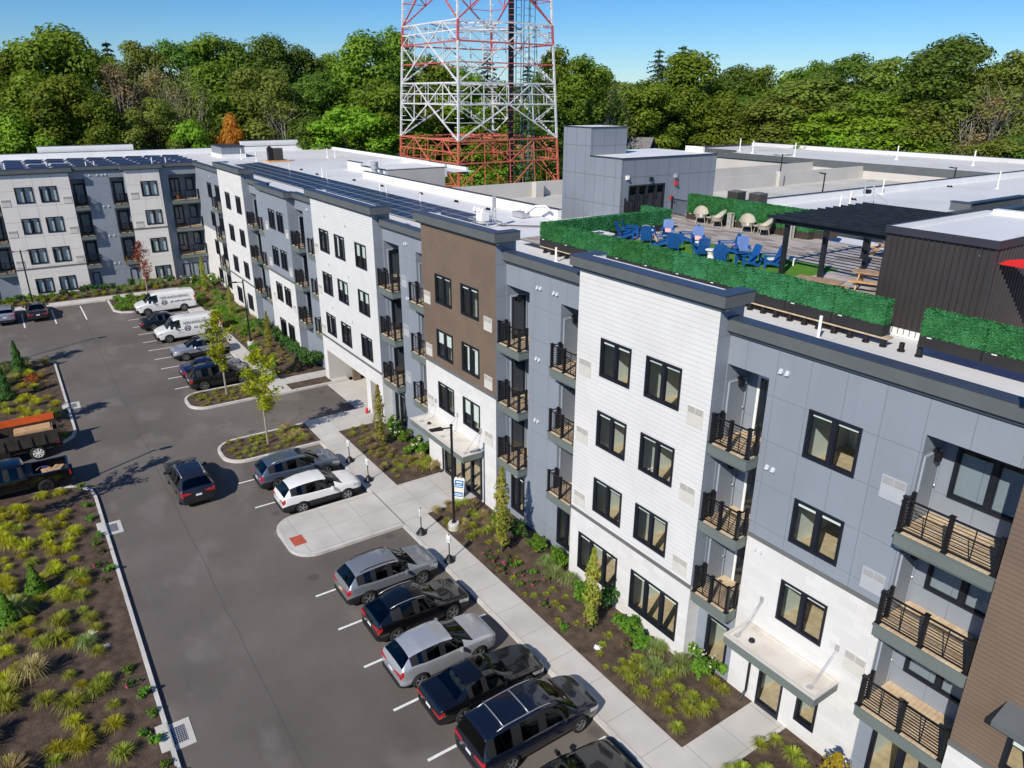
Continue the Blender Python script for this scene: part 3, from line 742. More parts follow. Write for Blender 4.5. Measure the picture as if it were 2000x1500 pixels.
# white bay over the garage entrance
hs = cols_windows(F0, [(-53.38, -51.53), (-50.42, -48.6), (-46.76, -44.95)])
hs += [(-54.0, -46.5, -.1, 2.68), (-45.75, -44.3, -.1, 2.75)]
bay(F0, -54.74, -43.68, [(-.1, 3.84, "stucco_white"), (3.84, 14.5, "lap_white")], hs, ([(.0, 14.5, 0)], [(.0, 3.84, 1), (3.84, 14.5, 0)]), (14.56, 15.03), "white_siding_bay")
band(F0, -54.74, -43.68, 3.76, 3.93)
for z in (10.38, 7.2, 4.02): grille(F0, -54.55, -53.8, z, z + .72)
for z in (9.75, 13.3, 6.5):
    exhaust(F0, -52.0, z + .1, 1); exhaust(F0, -48.3, z - .1, 1)
# grey and white bay
hs = cols_windows(F0, [(-65.55, -63.95), (-63.3, -61.72)], (3, 2, 1, 0), 'room', (.95, 2.62))
bay(F0, -67.5, -60.4, [(.0, 6.75, "stucco_white"), (6.75, 13.8, "panel_grey")], hs, ([(.0, 13.8, 0)], [(.0, 13.8, 0)]), (13.8, 14.24), "grey_panel_bay", ret=.6)
band(F0, -67.5, -60.4, 6.66, 6.86)
for z in (10.4, 7.2, 4.0): grille(F0, -66.7, -66.0, z, z + .72); grille(F0, -61.3, -60.65, z, z + .72)
# farthest white bay
hs = cols_windows(F0, [(-79.72, -78.0), (-75.85, -74.2)], (3, 2, 1, 0), 'curtain', (1.06, 2.66))
bay(F0, -81.85, -73.08, [(.0, 3.8, "stucco_white"), (3.8, 14.55, "stucco_white")], hs, ([(.0, 14.5, 0)], [(.0, 3.8, 0), (3.8, 14.5, 0)]), (14.62, 15.07), "white_render_bay")
band(F0, -81.85, -73.08, 3.74, 3.9)
# brown bay at the right border
hs = [window(F0, -4.75, -2.9, 4.75, 6.35, 'blind')] + [window(F0, -4.75, -2.9, a, b) for a, b in ((7.75, 9.3), (10.9, 12.5), (1.0, 2.9))]
bay(F0, -6.02, 9, [(.0, 4.5, "stucco_white"), (4.5, 15.0, "siding_brown")], hs, ([(.1, 15, 0)], [(.1, 15, 0)]), (15.05, 15.48), "brown_siding_bay")
band(F0, -6.02, 9, 4.42, 4.6)
mb = MB(); q = lambda a, d, z: F0(a, d, z)
mb.hexa([q(-5.0, .003, 6.55), q(-2.7, .003, 6.55), q(-2.7, .78, 6.45), q(-5.0, .78, 6.45), q(-5.0, .003, 6.85), q(-2.7, .003, 6.85), q(-2.7, .78, 6.62), q(-5.0, .78, 6.62)])
part(mb, "window_awning", ["fascia"])

# recessed grey walls between the bays
def grey(a0, a1, recs, extra, ctop, styles, F=F1, matn="panel_grey", decks=(1, 2, 3), lights=True, depth=-1.27, base=None, zt=None, bal=True, front=.60):
    hs = list(extra)
    zc = [6.4, 9.6, 12.87]
    for i, (r0, r1) in enumerate(recs):
        for fl in decks: hs.append((r0, r1, FL[fl] - .42, zc[fl - 1]))
    top = zt or ctop[0]
    if base:
        mb = MB(); wall(mb, F, a0, a1, -.05, base[0], hs); part(mb, "base_wall", [base[1]])
        mb = MB(); wall(mb, F, a0, a1, base[0], top, hs); part(mb, "grey_panel_wall", [matn])
    else:
        mb = MB(); wall(mb, F, a0, a1, -.05, top, hs); part(mb, "grey_panel_wall", [matn])
    if ctop: cornice(F, a0, a1, *ctop)
    for i, (r0, r1) in enumerate(recs):
        for fl in decks:
            recess(F, r0, r1, FL[fl], zc[fl - 1], styles[i], matn, depth, lights)
            if bal: balcony(F, r0 + .01, r1 - (.01 if i < len(recs) else 0), FL[fl], front, depth, mid=1 if r1 - r0 < 2.4 else 1)
w = window(F1, -15.2, -14.15, .35, 2.55, 'room', True, 1)
w2 = window(F1, -8.3, -6.4, .55, 2.75, 'room', True, 2)
cw = cols_windows(F1, [(-12.33, -10.53)], style='room')
hs = [w, w2] + cw + [(-12.62, -11.58, .12, 2.45), window(F1, -11.0, -10.2, .75, 2.35, 'room', True, 1)]
grey(-15.7, -6.02, [(-15.68, -13.95), (-8.75, -6.05)], hs, (14.12, 14.57), ['plain', 'wide'], base=None)
# white veneer on the lower floors of that wall, set 20 mm proud
mb = MB(); wall(mb, F1, -13.93, -8.77, -.05, 6.93, hs, .02); fbox(mb, F1, -13.93, -13.925, 0, .02, 0, 6.93); fbox(mb, F1, -8.775, -8.77, 0, .02, 0, 6.93); part(mb, "stone_veneer", ["stucco_white"])
band(F1, -13.94, -8.76, 6.88, 7.03, .05)
for z in (10.5, 7.3, 4.1): grille(FY(YG - (.0 if z > 7 else .02)), -9.68, -8.95, z, z + .74, 'vent_on_grey' if z > 7 else 'vent_grey')
for z in (13.2, 9.72, 6.48): exhaust(FY(YG - (.0 if z > 7 else .02)), -13.6, z)
for fl in (1, 2, 3):            # wide recess: a broad window on its back wall
    window(FY(YG + 1.27 - .06), -8.35, -6.25, FL[fl] + .74, FL[fl] + 2.38, 'blind', False, 2)
w = window(F1, -28.95, -27.75, .55, 2.75, 'room', True, 2); w2 = window(F1, -24.9, -23.5, .55, 2.75, 'room', True, 2)
grey(-29.48, -23.1, [(-29.46, -27.52), (-25.1, -23.12)], [w, w2], (14.12, 14.57), ['glass', 'plain'])
for z in (13.2, 9.72, 6.5): exhaust(F1, -26.95, z); exhaust(F1, -25.7, z)
w = window(F1, -43.1, -41.6, .55, 2.75, 'curtain', True, 2)
grey(-43.68, -37.12, [(-43.6, -41.42), (-39.16, -37.14)], [w], (13.83, 14.26), ['glass', 'plain'])
for z in (10.38, 7.2, 4.02): grille(F1, -41.2, -40.5, z, z + .72, 'vent_on_grey')
for z in (13.1, 9.7): exhaust(F1, -40.6, z)
grey(-60.4, -54.74, [(-60.38, -58.6), (-56.5, -54.76)], [], (13.8, 14.22), ['glass', 'plain'])
exhaust(F1, -57.6, 13.1)
grey(-73.08, -67.5, [(-73.06, -71.2), (-69.35, -67.52)], [], (13.8, 14.22), ['glass', 'plain'])
hs = cols_windows(F1, [(-89.9, -88.15), (-86.45, -84.7)], (3, 2, 1, 0), 'room', (1.06, 2.66))
mb = MB(); wall(mb, F1, -94.95, -81.85, -.05, 6.95, hs); part(mb, "base_wall", ["stucco_white"])
mb = MB(); wall(mb, F1, -94.95, -81.85, 6.95, 13.8, hs); part(mb, "grey_panel_wall", ["panel_grey"]); cornice(F1, -94.95, -81.85, 13.8, 14.22)
for fl in (1, 2, 3): balcony(F1, -86.6, -84.3, FL[fl], .55, .0)
exhaust(F1, -88.6, 13.0, 1); exhaust(F1, -88.6, 9.8, 1)

# far wing, facing the viewer across the lot
def cream(a0, a1, cols, holes0, bandz, w1):
    hs = cols_windows(H0, cols, (3, 2, 1, 0), 'curtain', w1)
    bay(H0, a0, a1, [(.0, bandz, "stucco_cream"), (bandz, 13.72, "panel_cream_y")], hs, ([(.0, 13.72, 0)], [(.0, 13.72, 0)]), (13.72, 14.2), "cream_panel_bay", sidemats=["panel_grey", "stucco_cream"], ret=.66)
    band(H0, a0, a1, bandz - .07, bandz + .08)
cream(.15, 6.8, [(1.62, 3.25), (3.84, 5.46)], [], 3.82, (1.07, 2.7))
cream(12.2, 15.8, [(13.68, 15.4)], [], 7.1, (1.07, 2.7))
cream(-9.5, -3.1, [(-8.3, -6.6), (-5.9, -4.2)], [], 3.82, (1.07, 2.7))
for z in (10.46, 7.25, 4.05): grille(H0, 5.88, 6.66, z, z + .72); grille(H0, .25, 1.05, z, z + .72); grille(H0, 12.5, 13.3, z, z + .72)
KW = dict(F=H1, matn="panel_grey_y", lights=False)
grey(6.8, 12.2, [(6.82, 8.3), (10.72, 12.18)], [], (13.78, 14.2), ['dark', 'dark'], decks=(1, 2, 3), front=.62, **KW)
grey(-3.1, .15, [(-1.6, .13)], [], (13.78, 14.2), ['dark'], **KW)
for a in (8.75, 9.5, 10.0, 10.35): exhaust(H1, a, 13.15, 1)
for z in (9.75, 6.5, 3.35): exhaust(H1, 9.6, z, 1); exhaust(H1, 10.1, z, 1)
grey(15.8, 19.88, [(16.8, 19.86)], [], (13.78, 14.2), ['dark'], decks=(1, 2, 3), front=.45, depth=-1.9, **KW)
for fl in (1, 2, 3):            # windows at the back of the corner recess
    for a in (16.95, 18.95): window(FX(XG - 1.84), a, a + .85, FL[fl] + .75, FL[fl] + 2.25, 'curtain', False, 1)
for a, b in ((16.9, 17.7), (17.95, 18.7), (18.95, 19.7)): window(FX(XG + .0), a, b, .75, 2.5, 'curtain', False, 1)
for a in (7.2, 11.1): window(FX(XG + .0), a, a + .8, .55, 2.6, 'curtain', False, 1)

# canopies and ground floor entrances
def canopy(F, a0, a1, front, z, cables, zc, drain):
    mb = MB(); fbox(mb, F, a0, a1, .022, front, z - .36, z - .03); fbox(mb, F, a0 + .05, a1 - .05, .022, front - .05, z - .44, z - .36)
    for p0, p1, d0, d1 in ((a0 - .02, a0 + .08, .022, front + .02), (a1 - .08, a1 + .02, .022, front + .02), (a0 + .08, a1 - .08, front - .08, front + .02)): fbox(mb, F, p0, p1, d0, d1, z - .03, z + .03, 1)
    o = part(mb, "entrance_canopy", ["fascia_green", "concrete_light"])
    mb = MB(); fbox(mb, F, a0 + .08, a1 - .08, .022, front - .08, z - .05, z - .022); fbox(mb, F, a0 + .08, a1 - .08, .022, .12, z - .022, z + .05); sub(mb, "canopy_roof", ["canopy_membrane"], o)
    for a in cables:
        mb = MB(); p = Vector(F(a, .05, zc)); q = Vector(F(a - .12, front - .3, z)); mb.tube([p, q], .012, 6); mb.tube([p + Vector((.05, 0, -.03)), q + Vector((.05, 0, 0))], .008, 6)
        fbox(mb, F, a - .07, a + .07, .022, .06, zc - .12, zc + .12); fbox(mb, F, a - .2, a - .04, front - .4, front - .22, z - .02, z + .05)
        sub(mb, "tie_rod", ["galv"], o)
    mb = MB(); mb.lathe([(.10, -.03), (.12, .0), (.09, .08), (.05, .11)], 14, F(drain, front - .55, z)); sub(mb, "roof_drain", ["rail_black"], o)
mat_ground("canopy_membrane", [(.25, (.42, .38, .31)), (.5, (.60, .56, .50)), (.75, (.68, .66, .62))], .9, .7, 30, .05)
canopy(FY(YG - .0), -13.38, -9.68, 1.35, 3.45, (-12.95, -9.95), 4.68, -12.6)
canopy(F0, -36.9, -30.75, 1.3, 3.4, (-36.0, -33.45, -30.95), 4.58, -35.6)
def glass_door(F, a0, a1, z0, z1, name="entrance_door", n=1):
    mb = MB(); w = (a1 - a0) / n; cells = []
    for k in range(n):
        c0, c1 = a0 + k * w, a0 + (k + 1) * w
        for p0, p1, q0, q1 in ((c0, c0 + .09, z0, z1), (c1 - .09, c1, z0, z1), (c0 + .09, c1 - .09, z0, z0 + .16), (c0 + .09, c1 - .09, z1 - .1, z1)): fbox(mb, F, p0, p1, -.12, .03, q0, q1)
        fbox(mb, F, c0 + .10, c0 + .13, .03, .09, z0 + .85, z0 + 1.25); cells.append((c0 + .09, c1 - .09))
    o = part(mb, name, ["frame_black"]); mb = MB()
    for c0, c1 in cells: mb.face([F(c0, -.05, z0 + .16), F(c1, -.05, z0 + .16), F(c1, -.05, z1 - .1), F(c0, -.05, z1 - .1)])
    sub(mb, "door_glass", ["window_glass"], o)
    mb = MB(); f = -.13; b0, b1 = a0 - .3, a1 + .3
    mb.face([F(b0, f, z0), F(b1, f, z0), F(b1, -4, z0), F(b0, -4, z0)]); mb.face([F(b0, -4, z0), F(b1, -4, z0), F(b1, -4, 3), F(b0, -4, 3)], 1)
    for b in (b0, b1): mb.face([F(b, f, z0), F(b, -4, z0), F(b, -4, 3), F(b, f, 3)], 1)
    mb.face([F(b0, f, 3), F(b1, f, 3), F(b1, -4, 3), F(b0, -4, 3)], 1)
    sub(mb, "lobby_interior", ["wood_floor", "room_wall"], o)
glass_door(F1, -12.62, -11.58, .16, 2.45)
glass_door(FY(YW + .0), -35.15, -31.0, .16, 2.85, "glazed_entrance", 4)
mb = MB(); mb.tube([F0(-35.25, .08, 3.0), F0(-35.25, .08, .3), F0(-35.25, .3, .18)], .05, 8); mb.tube([F0(-30.9, .08, 3.0), F0(-30.9, .08, .3)], .05, 8); part(mb, "downpipe", ["frame_black"])
mb = MB(); mb.tube([F1(-13.0, .1, 3.0), F1(-13.0, .1, .5), F1(-13.05, .35, .18)], .05, 8); part(mb, "downpipe", ["frame_black"])
# garage passage under the white bay
mb = MB()
mb.face([(-54.0, YW, 0), (-54.0, YW + 11, 0), (-54.0, YW + 11, 2.7), (-54.0, YW, 2.7)]); mb.face([(-44.3, YW, 0), (-44.3, YW + 11, 0), (-44.3, YW + 11, 2.75), (-44.3, YW, 2.75)])
mb.face([(-54.0, YW + 11, 0), (-44.3, YW + 11, 0), (-44.3, YW + 11, 2.75), (-54.0, YW + 11, 2.75)]); mb.face([(-54, YW, 2.76), (-44.3, YW, 2.76), (-44.3, YW + 11, 2.76), (-54, YW + 11, 2.76)])
mb.box((-46.5, YW + .01, 0), (-45.75, YW + .7, 2.74)); mb.box((-53.2, YW + 1.6, .02), (-52.9, YW + 2.2, 2.7), 1)
part(mb, "garage_passage", ["concrete_wall", "siding_brown"])

# roof and its parapets
mb = MB()
def rq(x0, x1, y0, y1, z=RZ): mb.face([(x0, y0, z), (x1, y0, z), (x1, y1, z), (x0, y1, z)])
rq(-94.95, 9, YG, 31.5); rq(-40.5, 9, 31.5, 34.3); rq(-37.4, 9, 34.3, 42); rq(-37.0, -26.7, 42, 95); rq(-117.5, -94.95, -14, 31.5); rq(-117.5, -73.2, 31.5, 45)
part(mb, "roof", ["membrane"])
mb = MB()
def parapet(x0, x1, y0, y1, z1, z0=RZ - .5):
    mb.box((x0, y0, z0), (x1, y1, z1 - .04)); mb.box((x0 - .03, y0 - .03, z1 - .04), (x1 + .03, y1 + .03, z1), 1)
parapet(-73.2, -40.5, 31.5, 31.8, 14.3); parapet(-37.3, -37.0, 44, 95, 14.2); parapet(-117.8, -117.5, -14, 45, 14.3); parapet(-117.5, -84, 45, 45.3, 14.0)
parapet(-118.4, -117.9, 5.6, 17, 15.1); parapet(-118.4, -117.9, 31.6, 40.3, 15.1); parapet(-84, -75.2, 45, 45.3, 13.95)
part(mb, "roof_parapet", ["membrane_white", "roof_cap_dark"])
for a_, b_ in (((-117.8, -14, 0), (-117.5, 45, RZ - .5)), ((-40.5, 31.8, 0), (-37.4, 34.2, RZ - .02)), ((-29, 42, 0), (-28.3, 95, RZ - .01)), ((-73.4, 31.82, 0), (-43.7, 32.0, RZ - .5))):
    mb = MB(); mb.box(a_, b_); part(mb, "rear_wall", ["concrete_wall"])
# low plant enclosure behind the solar strip
mb = MB(); mb.box((-83, 34.0, RZ - .4), (-82.7, 41, 14.5)); mb.box((-83, 41, RZ - .4), (-73, 41.3, 14.5)); mb.box((-83, 33.9, RZ - .4), (-79.2, 34.2, 14.5)); mb.box((-73.3, 34.2, 9.6), (-73, 41, 14.3), 1); mb.box((-83, 33.88, 14.5), (-79.2, 34.25, 14.56), 2); mb.box((-79.2, 33.9, 9.6), (-73.0, 34.2, 14.2), 0); mb.box((-79.2, 33.86, 14.2), (-72.98, 41.3, 14.25), 2)
mb.face([(-79.1, 34.3, 14.26), (-73.2, 34.3, 14.26), (-73.2, 41, 14.26), (-79.1, 41, 14.26)])
part(mb, "plant_enclosure", ["membrane_white", "concrete_wall", "roof_cap_dark"])
mb = MB(); mb.box((-111.8, 25.8, RZ), (-106.2, 29.0, 14.05), 1); mb.box((-111.7, 25.9, 14.05), (-106.3, 28.9, 15.0)); mb.box((-111.8, 25.8, 15.0), (-106.2, 29.0, 15.08), 2); part(mb, "roof_hatch_housing", ["panel_tower_y", "membrane_white", "roof_cap_dark"])
# stair and lift tower
mb = MB(); x0, x1, y0, y1 = -43.62, -37.4, 34.3, 43.45
wall(mb, FY(y0), x0, x1, 9, 17.7); mb.box((x0, y0 + .01, 9), (x0 + .02, y1, 17.7)); mb.face([(x0, y1, 9), (x1, y1, 9), (x1, y1, 17.7), (x0, y1, 17.7)])
part(mb, "stair_tower_wall", ["panel_tower"])
mb = MB(); wall(mb, FX(x1), y0, y1, 9, 17.7, [(35.05, 38.4, 14, 15.95)]); part(mb, "stair_tower_wall", ["panel_tower_y"])
mb = MB(); wall(mb, FY(y0 - .004), x0, -40.62, 17.7, 19.52); mb.face([(x0, y0, 17.7), (x0, 37.6, 17.7), (x0, 37.6, 19.52), (x0, y0, 19.52)]); mb.face([(x0, 37.6, 17.7), (-40.62, 37.6, 17.7), (-40.62, 37.6, 19.52), (x0, 37.6, 19.52)]); part(mb, "lift_overrun_wall", ["panel_tower"])
mb = MB(); wall(mb, FX(-40.62), y0, 37.6, 17.7, 19.52); part(mb, "lift_overrun_wall", ["panel_tower_y"])
mb = MB(); mb.box((-40.6, y0 + .0, 17.68), (x1 + .03, y1 + .03, 17.72)); mb.box((x0, 37.62, 17.68), (-40.6, y1, 17.72)); mb.box((x0 - .03, y0 - .03, 19.5), (-40.6, 37.63, 19.54)); mb.box((-40.3, y1 - .2, 17.72), (x1 - 1.2, y1, 18.1))
for q in ((-40.6, y0 - .04, x1 + .05, y0 + .04, 17.70), (x1 - .02, y0, x1 + .06, y1, 17.70)): mb.box((q[0], q[1], 17.66), (q[2], q[3], 17.74), 1)
mb.box((x0 - .05, y0 - .05, 19.50), (-40.58, y0 + .05, 19.56), 1); mb.box((-40.66, y0, 19.50), (-40.56, 37.63, 19.56), 1)
part(mb, "stair_tower_roof", ["membrane_white", "roof_cap_dark"])
glass_door(FX(x1), 35.05, 38.4, 14.0, 15.95, "glazed_entrance", 4)
for a, z, nm, mt in ((39.3, 15.75, "alarm_light", "hydrant_red"), (39.0, 14.75, "alarm_panel", "hydrant_red"), (36.9, 16.15, "wall_light", "rail_black"), (34.7, 16.35, "flood_light", "sign_white"), (39.2, 16.25, "wall_light", "galv")):
    mb = MB(); fbox(mb, FX(x1), a, a + .26, .002, .12, z, z + .26); fbox(mb, FX(x1), a + .04, a + .2, .12, .2, z + .03, z + .15); part(mb, nm, [mt])
# ------------------------------------------------------------------ garage and rear wing
gar = empty("parking_garage", (-50, 70, 0), "pale concrete parking garage deck with low walls behind the apartment block", "garage")
def gpart(mb, name, mats, parent=gar):
    o = mb.obj(name, mats); o.parent = parent; o.matrix_parent_inverse = Matrix.Translation(-parent.location); return o
GZ = 11.6
mat_ground("garage_deck", [(.3, (.44, .43, .39)), (.7, (.56, .545, .50))], .25, .85, 30, .1)
mb = MB(); mb.face([(-64.4, 32, GZ), (-36, 32, GZ), (-36, 95, GZ), (-64.4, 95, GZ)])
for k in range(16):
    y = 52 + k * 2.7
    if y < 92: mb.face([(-56.2, y, GZ + .006), (-51.2, y, GZ + .006), (-51.2, y + .12, GZ + .006), (-56.2, y + .12, GZ + .006)], 1)
    if y < 92: mb.face([(-44.2, y, GZ + .006), (-39.2, y, GZ + .006), (-39.2, y + .12, GZ + .006), (-44.2, y + .12, GZ + .006)], 1)
gpart(mb, "parking_deck", ["garage_deck", "road_mark"])
mb = MB(); mb.box((-64.7, 32, GZ - 3), (-64.4, 62, GZ + 1.5)); mb.box((-64.4, 46.6, GZ), (-63.7, 47.6, GZ + 1.55)); mb.box((-64.7, 62, GZ - 3), (-64.4, 95, GZ + 1.5)); gpart(mb, "boundary_wall", ["concrete_wall"])
mb = MB(); mb.box((-57.2, 62.5, GZ), (-56.9, 94.9, GZ + 1.5)); mb.box((-57.1, 77, GZ), (-56.5, 77.8, GZ + 1.7)); gpart(mb, "ramp_wall", ["concrete_wall"])
rw = empty("rear_wing", (-60, 105, 0), "low far wing with a white roof and dark fascia beyond the garage deck", "building")
rp = lambda mb, n, m: gpart(mb, n, m, rw)
mb = MB(); mb.box((-82, 95, 5), (-28, 116, 12.7)); rp(mb, "wall", ["concrete_wall"])
mb = MB(); mb.box((-82.2, 94.75, 12.72), (-36, 95.05, 13.5)); mb.box((-92, 99.6, 12.72), (-82.2, 99.9, 13.5)); mb.box((-82.2, 95.05, 12.72), (-81.9, 99.7, 13.5)); rp(mb, "fascia", ["fascia"])
mb = MB(); mb.box((-92, 99.9, 5), (-82, 116, 12.7)); rp(mb, "wall", ["panel_tower"])
mb = MB(); mb.face([(-82, 95.05, 13.2), (-28, 95.05, 13.2), (-28, 116, 13.2), (-82, 116, 13.2)]); mb.face([(-92, 99.9, 13.2), (-82, 99.9, 13.2), (-82, 116, 13.2), (-92, 116, 13.2)]); mb.box((-92, 116, 12.5), (-28, 116.3, 13.75)); rp(mb, "roof", ["membrane"])
mb = MB(); mb.box((-92, 116.3, 13.5), (-28, 116.4, 13.85)); mb.box((-92.1, 99.9, 12.9), (-92, 116.3, 13.55)); rp(mb, "roof_edge", ["roof_cap_dark"])
# high parapet over the right wing
mb = MB(); mb.box((-28.2, 59.4, 13.55), (-26.7, 59.8, 14.2)); mb.box((-27.1, 59.8, 13.55), (-26.7, 68, 14.2)); mb.box((-28.25, 59.35, 14.2), (-26.6, 59.85, 14.28), 1); mb.box((-27.15, 59.85, 14.2), (-26.6, 68.1, 14.28), 1); mb.box((-26.7, 42, 13.2), (-26.4, 59.4, 13.9)); mb.box((-26.7, 68, 13.2), (-26.4, 94.9, 13.9))
mb.box((-24.4, 57, 9), (-24.0, 68, 14.15)); mb.box((-24.5, 56.95, 14.15), (-23.9, 68.1, 14.25), 1); mb.box((-26.6, 57, 9), (-24.42, 57.4, 13.6), 2); mb.box((-24.4, 68, 9), (-20, 90, 13.8))
gpart(mb, "wing_parapet", ["fascia", "fascia_cap", "lap_white"], rw)

# ------------------------------------------------------------------ things on the roof
# solar strip: four rows of panels along the front roof
def solar_mesh(w, d):
    mb = MB(); mb.box((-w / 2, -d / 2, -.02), (w / 2, d / 2, .02), 1); mb.face([(-w / 2 + .03, -d / 2 + .03, .0215), (w / 2 - .03, -d / 2 + .03, .0215), (w / 2 - .03, d / 2 - .03, .0215), (-w / 2 + .03, d / 2 - .03, .0215)]); return mb.mesh("solar_panel", ["solar_cell", "galv"])
sm = solar_mesh(1.70, 1.01)
for r in range(4):
    for k in range(30):
        x = -92.3 + k * 1.725
        if r == 3 and k > 28: continue
        if r == 0 and k < 2: continue
        o = link("solar_panel", sm, None, (x, 23.25 + r * 1.035, RZ + .14 + r * .055)); o.rotation_euler = (R(3), 0, 0)
        tag(o, "dark blue solar panel in the long flat strip behind the front parapet", "solar panel", "solar panels of the long flat strip")
sm2 = solar_mesh(2.0, 1.05)
for r in range(5):
    for k in range(13):
        if (r, k) in ((2, 5), (2, 6), (4, 0)): continue
        x = -97.2 - r * 2.6; y = -6.5 + k * 2.18
        o = link("solar_panel", sm2, None, (x, y, RZ + .42)); o.rotation_euler = (R(14), 0, R(62))
        tag(o, "tilted dark solar panel in the rows above the far wing", "solar panel", "tilted solar panels on the far wing")
        mb = None
sl = MB(); sl.bar((-.8, -.4, -.02), (-.8, -.4, -.28), .04); sl.bar((.8, -.4, -.02), (.8, -.4, -.28), .04); sl.bar((-.8, .4, -.02), (-.8, .32, -.46), .04); sl.bar((.8, .4, -.02), (.8, .32, -.46), .04); slm = sl.mesh("support", ["galv"])
for o in [q for q in list(col.objects) if q.get("group") == "tilted solar panels on the far wing"]: link("support", slm, o)
# vent pipes
pm = MB(); pm.lathe([(.16, 0), (.14, .04), (.055, .12), (.055, 1.0), (.05, 1.0)], 12); pmesh = pm.mesh("vent_pipe", ["pvc_white"], False)
for x, y, s in ((-99.5, 28.4, 1.1), (-81.6, 26.7, 1.0), (-76.0, 28.25, 1.0), (-70.5, 26.65, 1.0), (-60.6, 27.6, 1.0), (-57.8, 26.9, 1.0), (-51.4, 26.7, 1.0), (-100.3, 38.2, 1.2), (-100.1, 39.2, 1.2), (-103, 27.5, 1.3), (-95.8, 15.5, 1.2), (-96.0, 17.0, 1.0), (-95.8, 8.8, 1.0), (-95.8, 9.6, 1.0), (-96.6, 1.3, 1.1), (-97.5, 5.2, 1.0)):
    o = link("vent_pipe", pmesh, None, (x, y, RZ)); o.scale = (1, 1, s); tag(o, "thin white vent pipe standing on the white roof behind the solar panels", "vent pipe", "white vent pipes on the long roof")
for x, y, s, l in ((-14.31, 22.83, .85, "short white vent pipe in front of the hedge, casting a small shadow"), (-36.44, 64.3, 1.3, "tall white vent pipe on the right wing roof by the garage edge"), (-33.3, 53.2, 1.0, "white vent pipe left of the roof anchor frame"), (-33.4, 54.6, 1.2, "white vent pipe right beside the roof anchor frame"), (-32.9, 77.5, 1.6, "tall white vent pipe at the far end of the right wing roof"), (-35.5, 90, 1.5, "far white vent pipe near the corner of the rear wing"), (-29.6, 23.0, .75, "stub of white vent pipe at the corner of the hedge planter")):
    o = link("vent_pipe", pmesh, None, (x, y, RZ)); o.scale = (1, 1, s); tag(o, l, "vent pipe")
for x, y in ((-79, 100), (-72, 101), (-60, 108), (-84, 103), (-49, 107)):
    o = link("vent_pipe", pmesh, None, (x, y, 13.2)); o.scale = (1.6, 1.6, 1.9); tag(o, "white vent pipe on the rear wing roof below the trees", "vent pipe", "vent pipes on the rear wing")
# little black roof line supports
bm_ = MB()
for k in range(2): bm_.lathe([(.09, 0), (.11, .04), (.11, .12), (.05, .16)], 10, (k * .26 - .13, 0, 0))
bm_.box((-.3, -.1, -.0), (.3, .1, .02)); bmesh_ = bm_.mesh("pipe_support", ["rail_black"])
for x, y in ((-78.5, 28.6), (-71, 29.6), (-65, 29.8), (-58, 30.2), (-52, 30.2), (-47, 30.0), (-84.5, 29), (-92, 27), (-90, 26.9), (-35.5, 58.5), (-36, 75), (-34.5, 46.5), (-33, 47.3), (-34, 49.5)):
    o = link("pipe_support", bmesh_, None, (x, y, RZ + .001)); tag(o, "small black twin pipe support lying on the white roof", "pipe support", "black pipe supports on the roof")
# condensing unit pairs
def condenser(x, y, z, s, label, group=None):
    r = empty("condenser", (x, y, z), label, "condenser", group)
    mb = MB(); mb.box((-.42 * s, -.42 * s, .06), (.42 * s, .42 * s, .95 * s)); mb.obj("housing", "condenser", r)
    mb = MB(); mb.box((-.44 * s, -.44 * s, .95 * s), (.44 * s, .44 * s, 1.0 * s)); mb.lathe([(.34 * s, 0), (.3 * s, .05), (.1 * s, .06)], 16, (0, 0, 1.0 * s)); mb.obj("fan_cover", "fascia", r)
    mb = MB()
    for k in range(9): mb.box((-.43 * s, -.43 * s, .12 + k * .09 * s), (.43 * s, .43 * s, .14 + k * .09 * s))
    mb.obj("louvre", "shed_dark", r)
condenser(-38.3, 47.2, RZ, 1.15, "left square dark condenser standing behind the long hedge")
condenser(-36.6, 47.6, RZ, 1.15, "right square dark condenser standing behind the long hedge")
r = empty("rooftop_condenser", (-97.5, 30.2, RZ), "dark boxy condenser unit on a wooden pallet on the far roof", "condenser")
mb = MB(); mb.box((-1.2, -1.2, .0), (1.3, 1.6, .14)); mb.obj("pallet", "picnic_base", r)
mb = MB(); mb.box((-.5, -.2, .14), (.5, .9, 1.6)); mb.obj("housing", "condenser", r)
mb = MB(); mb.box((-.45, -.85, .14), (.15, -.25, 1.7)); mb.tube([(-.2, -.55, 1.7), (-.2, -.55, 1.85)], .2, 10); mb.obj("fan_case", "rail_black", r)
# exhaust fan beyond the strip
r = empty("exhaust_fan", (-73.5, 33.0, RZ), "grey mushroom exhaust fan on a white curb on the roof", "fan")
mb = MB(); mb.box((-.55, -.55, 0), (.55, .55, .4)); mb.obj("curb", "membrane_white", r)
mb = MB(); mb.lathe([(.3, .4), (.3, .7), (.42, .75), (.42, 1.0), (.34, 1.0), (.38, 1.2), (.38, 1.5), (.1, 1.52)], 16); mb.obj("fan_head", "galv", r)
